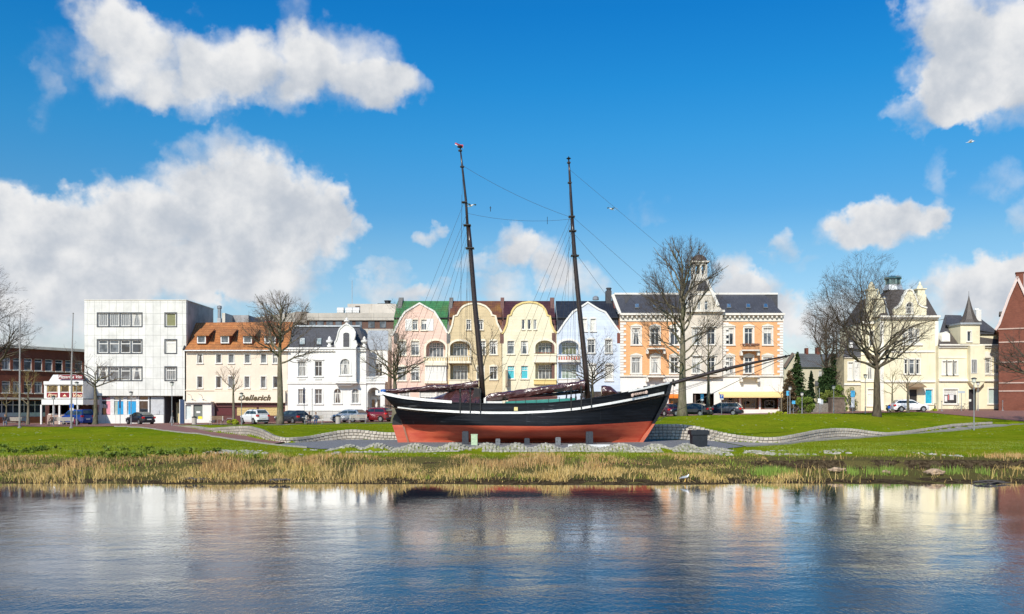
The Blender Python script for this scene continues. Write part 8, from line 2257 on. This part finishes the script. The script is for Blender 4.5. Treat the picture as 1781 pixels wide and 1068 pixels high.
def hand(wr_, fw, side, curl=.5):
    """palm and five fingers as chains, wr_ wrist position, fw direction"""
    w = Vector(wr_); f = Vector(fw).normalized(); s = f.cross(Vector((0, 0, 1))); s = s.normalized() if s.length > .1 else Vector((1, 0, 0)); dn = f.cross(s).normalized()
    if dn.z > 0: dn = -dn
    ch = [[(*w, .027), (*(w + f*.05), .03)]]; pc = w + f*.05
    for i, l in enumerate((.068, .078, .074, .06)):
        b = pc + s*(i - 1.5)*.019 + f*.03; m1 = b + f*l*.5 + dn*l*.15*curl; m2 = b + f*l*.85 + dn*l*.6*curl
        ch.append([(*pc, .03), (*b, .009), (*m1, .0085), (*m2, .007)])
    t0 = w + f*.025 - s*side*.03; ch.append([(*(w + f*.05), .03), (*t0, .011), (*(t0 + f*.03 - s*side*.022), .009)])
    return ch
def person(lab, px, D, pose, top_c, leg_c, hair_c, rz=0, h=1.72, zoff=0., hunch=0., bag=None, grp=None, dX=0):
    X = wx(px, D) + dX; Z = H(X, D) + zoff; k = h/1.72
    r = thing('person', lab, 'person', (X, D, Z), rz, grp)
    tm = flat('cloth_%s' % '_'.join(str(int(c*1000)) for c in top_c), top_c, .85, var=.25, scale=9); lm = flat('trousers_%s' % '_'.join(str(int(c*1000)) for c in leg_c), leg_c, .85, var=.2, scale=9)
    sk = []; to = []; le = []
    if pose == 'sit':
        hip = (0, .0, .52); kn = lambda s: (s*.11, -.45, .50); ft = lambda s: (s*.12, -.47 - .02*s, .07)
        ch_ = (0, -.02 - hunch*.4, .80); nk = (0, -.05 - hunch, 1.04); hd = (0, -.09 - hunch*1.25, 1.25)
        sh = lambda s: (s*.19, -.05 - hunch*.9, .99); el_ = lambda s: (s*.25, -.20 - hunch*.6, .74); wr_ = lambda s: (s*.10, -.38, .62 + .02*s); hf = (0, -1, -.25)
    else:
        st = .14 if pose == 'walk' else .03
        hip = (0, 0, .92); kn = lambda s: (s*.09, -st*s - .03, .50); ft = lambda s: (s*.10, -st*1.6*s + .02, .07)
        ch_ = (0, -.01, 1.18); nk = (0, -.01, 1.45); hd = (0, -.03, 1.63)
        sh = lambda s: (s*.19, -.01, 1.40); el_ = lambda s: (s*.25, .03 + st*.5*s, 1.12); wr_ = lambda s: (s*.24, -.07 + st*s, .88); hf = (0, -.25, -1)
    K = lambda p: tuple(c*k for c in p)
    # legs with shoes
    chains = [[(*K(hip), .135*k)]]
    chains = []
    for s in (-1, 1):
        hj = (s*.085, hip[1], hip[2] - .02)
        mid = tuple((a+b)/2 for a, b in zip(hj, kn(s)))
        chains.append([(*K(hip), .13*k), (*K(hj), .095*k), (*K(mid), .078*k), (*K(kn(s)), .06*k), (*K(tuple((a*.5+b*.5) for a, b in zip(kn(s), ft(s)))), .05*k), (*K(ft(s)), .042*k)])
    skinned('trousers', chains, lm, r)
    for s in (-1, 1):
        f_ = ft(s); m = MB(); m.tube([K((f_[0], f_[1] + .06, .045)), K((f_[0], f_[1] - .05, .05)), K((f_[0] + s*.01, f_[1] - .18, .032))], [.04*k, .048*k, .03*k], 8); m.build('shoe', TRIM, r, smooth=True)
    bl = [[(*K(hip), .14*k), (*K(ch_), .15*k), (*K(tuple(a*.25+b*.75 for a, b in zip(ch_, nk))), .13*k), (*K(nk), .065*k)]]
    u_ = K(tuple(a*.25+b*.75 for a, b in zip(ch_, nk)))
    for s in (-1, 1): bl.append([(*u_, .13*k), (*K(sh(s)), .068*k), (*K(tuple((a+b)/2 for a, b in zip(sh(s), el_(s)))), .055*k), (*K(el_(s)), .048*k), (*K(tuple((a+b)/2 for a, b in zip(el_(s), wr_(s)))), .043*k), (*K(wr_(s)), .033*k)])
    skinned('jacket', bl, tm, r)
    # head, neck and hands
    H0 = Vector(K(hd)); m = bmesh.new(); bmesh.ops.create_uvsphere(m, u_segments=18, v_segments=14, radius=.105*k)
    for v in m.verts:
        v.co.x *= .80; v.co.z *= 1.12; v.co.y *= .95
        if v.co.y < 0 and v.co.z < 0: v.co.x *= .88; v.co.y *= 1.0
        x, z = v.co.x/k, v.co.z/k
        if v.co.y < 0:
            v.co.y -= .022*k*math.exp(-(x/.016)**2 - ((z+.012)/.03)**2)          # nose
            v.co.y += .008*k*math.exp(-((abs(x)-.034)/.016)**2 - ((z-.012)/.014)**2)  # eye sockets
            v.co.y -= .006*k*math.exp(-(x/.026)**2 - ((z+.058)/.012)**2)         # lips
    for s in (-1, 1):
        e = bmesh.ops.create_uvsphere(m, u_segments=6, v_segments=5, radius=.02*k)
        for v in e['verts']: v.co.x = v.co.x*.4 + s*.084*k; v.co.y = v.co.y*.8 + .01*k; v.co.z = v.co.z*1.5
    me = bpy.data.meshes.new('head'); m.to_mesh(me); m.free(); me.materials.append(SKIN)
    for p in me.polygons: p.use_smooth = True
    hdo = link('head', me, r, H0, (0.25 if hunch else 0., 0, 0))
    em = flat('eye_dark', (.03, .02, .02), .3)
    for s in (-1, 1):
        q = MB(); q.lathe([(.002, -.006), (.009, 0), (.002, .006)], (0, 0), 6); q.build('eye', em, hdo, (s*.033*k, -.088*k, .012*k), smooth=True)
    q = MB(); q.box(-.022*k, .022*k, -.098*k, -.094*k, -.060*k, -.055*k); q.build('mouth', flat('lips', (.38, .12, .10), .5), hdo)
    MB().tube([K(nk), tuple(H0 + Vector((0, .01, -.05)))], [.055*k, .05*k], 10).build('neck', SKIN, r, smooth=True)
    m = bmesh.new(); bmesh.ops.create_uvsphere(m, u_segments=16, v_segments=12, radius=.118*k)
    dl = [v for v in m.verts if (v.co.y < -.02*k and v.co.z < .05*k) or v.co.z < -.075*k]
    bmesh.ops.delete(m, geom=dl, context='VERTS')
    for v in m.verts: v.co.x *= .84; v.co.z *= 1.1; v.co += Vector((0, .008*k, .012*k)) + Vector((random.uniform(-1, 1), random.uniform(-1, 1), random.uniform(-1, 1)))*.004
    me = bpy.data.meshes.new('hair'); m.to_mesh(me); m.free(); me.materials.append(flat('hair_%d' % int(hair_c[0]*1000), hair_c, .8, var=.4, scale=20))
    for p in me.polygons: p.use_smooth = True
    link('hair', me, hdo)
    for s in (-1, 1):
        skinned('hand', hand(K(wr_(s)), hf, s), SKIN, r, 1)
    return r
person('seated person in a black jacket and dark jeans, left of the couple before the villa', 539, 97.2, 'sit', (.012, .012, .015), (.03, .045, .08), (.10, .05, .03), hunch=.16, grp='couple sitting on the bench', zoff=.0)
person('seated person in a grey blue jacket and jeans, right of the couple before the villa', 550, 97.2, 'sit', (.06, .08, .13), (.04, .09, .19), (.09, .035, .02), hunch=.10, h=1.66, grp='couple sitting on the bench')
person('person sitting on the long bench at the far left in a dark top', 9, 100, 'sit', (.03, .035, .05), (.10, .14, .22), (.05, .03, .02), rz=.5, h=1.68)
person('person sitting at the left end of the bench before the restaurant, in brown', 91, 100, 'sit', (.12, .06, .045), (.08, .07, .06), (.06, .03, .02), rz=-.4, h=1.66)
person('person in a black top and pale trousers walking by the passage of the white block', 299, 113, 'walk', (.012, .012, .014), (.42, .43, .46), (.03, .02, .015), rz=1.9)
person('small child in a bright blue jacket and red boots beside the blue van', 129, 106, 'stand', (.02, .14, .55), (.40, .05, .05), (.08, .05, .03), h=1.30, rz=.3)
person('person with dark hair behind the dark red car', 640, 110, 'stand', (.04, .035, .04), (.04, .04, .05), (.03, .02, .015), h=1.75)

# ------------------------------------------------------------------ birds, driftwood
BW = flat('gull_white', (.82, .82, .80), .7, var=.05); BG = flat('gull_grey', (.32, .35, .38), .7, var=.1); BB = flat('gull_black', (.02, .02, .02), .7); BO = flat('gull_beak', (.7, .35, .03), .5)
def gull(lab, px, py, D, bank, yaw, span=1.25):
    r = thing('seagull', lab, 'bird', (wx(px, D), D, wz(py, D)), yaw, 'gulls'); r.rotation_euler = (0, bank, yaw)
    b = skinned('body', [[(0, .22, .0, .02), (0, .12, 0, .05), (0, 0, 0, .075), (0, -.12, .01, .06), (0, -.2, .03, .042), (0, -.25, .035, .035)]], BW, r)
    m = MB(); m.tube([(0, -.27, .035), (0, -.34, .025)], [.014, .004], 6); m.build('beak', BO, r)
    for s in (-1, 1):
        m = MB(); P = [(0, .06, .09, .02, .0), (.25, .02, .08, .018, .12), (.45, -.02, .07, .013, .10), (span/2, .08, .02, .006, .02)]
        vs = []; sec = [(0.03, -.08, .10, .03), (.22, -.12, .09, .12), (.42, -.10, .10, .13), (.55, -.03, .12, .08), (span/2, .08, .13, .04)]
        for x, y0, y1, z in sec: vs += [(s*x, y0, z+.008), (s*x, y1, z), (s*x, (y0+y1)/2, z-.008)]
        fs = []
        for i in range(len(sec)-1):
            o = i*3
            for a, c in ((0, 1), (1, 2), (2, 0)): fs.append((o+a, o+c, o+3+c, o+3+a))
        m.add(vs, fs); m.cur = 0; w = m.build('wing', BG, r)
    m = MB(); m.add([(-.02, .18, 0), (.02, .18, 0), (.07, .33, .005), (-.07, .33, .005), (-.02, .18, -.01), (.02, .18, -.01), (.07, .33, -.006), (-.07, .33, -.006)], [(0, 1, 2, 3), (7, 6, 5, 4), (0, 4, 5, 1), (2, 6, 7, 3), (1, 5, 6, 2), (3, 7, 4, 0)]); m.build('tail', BW, r)
gull('gull gliding with tilted wings high in the sky at the right', 1688, 247, 70, -.35, 1.0); gull('gull flying beside the right mast forestay', 1064, 364, 75, .2, -.9)
gull('gull flying close to the upper part of the aft mast', 819, 358, 66, -.1, .8, 1.0)
X, Y, Z = ground_hit(1190, 837); r = thing('seagull', 'white gull standing at the water edge below the container', 'bird', (X, Y - .2, max(.02, H(X, Y-.2))), 0, 'gulls')
skinned('body', [[(-.20, 0, .17, .015), (-.08, 0, .20, .05), (.03, 0, .21, .062), (.11, 0, .24, .045), (.15, 0, .31, .032), (.17, 0, .34, .032)]], BW, r)
m = MB(); m.tube([(.20, 0, .335), (.255, 0, .325)], [.012, .004], 6); m.build('beak', BO, r)
m = MB(); m.plate([(-.27, .16), (.06, .19), (.07, .25), (-.08, .25)], -.07, .07); m.build('folded_wings', BG, r)
for s in (-1, 1): m = MB(); m.tube([(.02, s*.03, -.03), (.02, s*.03, .17)], .008, 5); m.build('leg', BO, r)
DRIFT = flat('driftwood', (.42, .30, .20), .85, var=.55, scale=5); DRIFTD = flat('dark_driftwood', (.07, .06, .055), .8, var=.4, scale=6)
def log(lab, px, py, L, rad, m_, seed, arms=4):
    rn = random.Random(seed); X, Y, Z = ground_hit(px, py); m = MB()
    for i in range(arms):
        a = rn.uniform(-.5, .5); z0 = rn.uniform(.02, .05) + rad*.7*(i % 2); P = []
        for t in np.linspace(-.5, .5, 7): P.append((math.cos(a)*t*L*rn.uniform(.9, 1.1), math.sin(a)*t*L + rn.uniform(-.05, .05), z0 + rad + rn.uniform(-.04, .06)))
        m.tube(P, [rad*q for q in (.35, .8, 1, 1.1, .9, .7, .3)], 7)
    tag(m.build('driftwood', m_, loc=(X, Y, Z)), lab, 'driftwood', 'driftwood on the bank')
log('pale chunky driftwood stump on the right bank', 1626, 827, .95, .085, DRIFT, 1, 5); log('small pale forked driftwood piece left of the stump', 1456, 823, .8, .07, DRIFT, 2, 4); log('dark twiggy driftwood between the two pale pieces', 1542, 826, .4, .06, DRIFT, 3, 3); log('long dark branch lying at the water edge on the right', 1722, 842, 1.7, .03, DRIFTD, 4, 5)
log('flat dark stick at the water edge on the left', 340, 837, 1.1, .03, DRIFTD, 5, 3); log('short dark stick at the water edge left of the middle', 487, 839, .9, .045, DRIFTD, 6, 3)
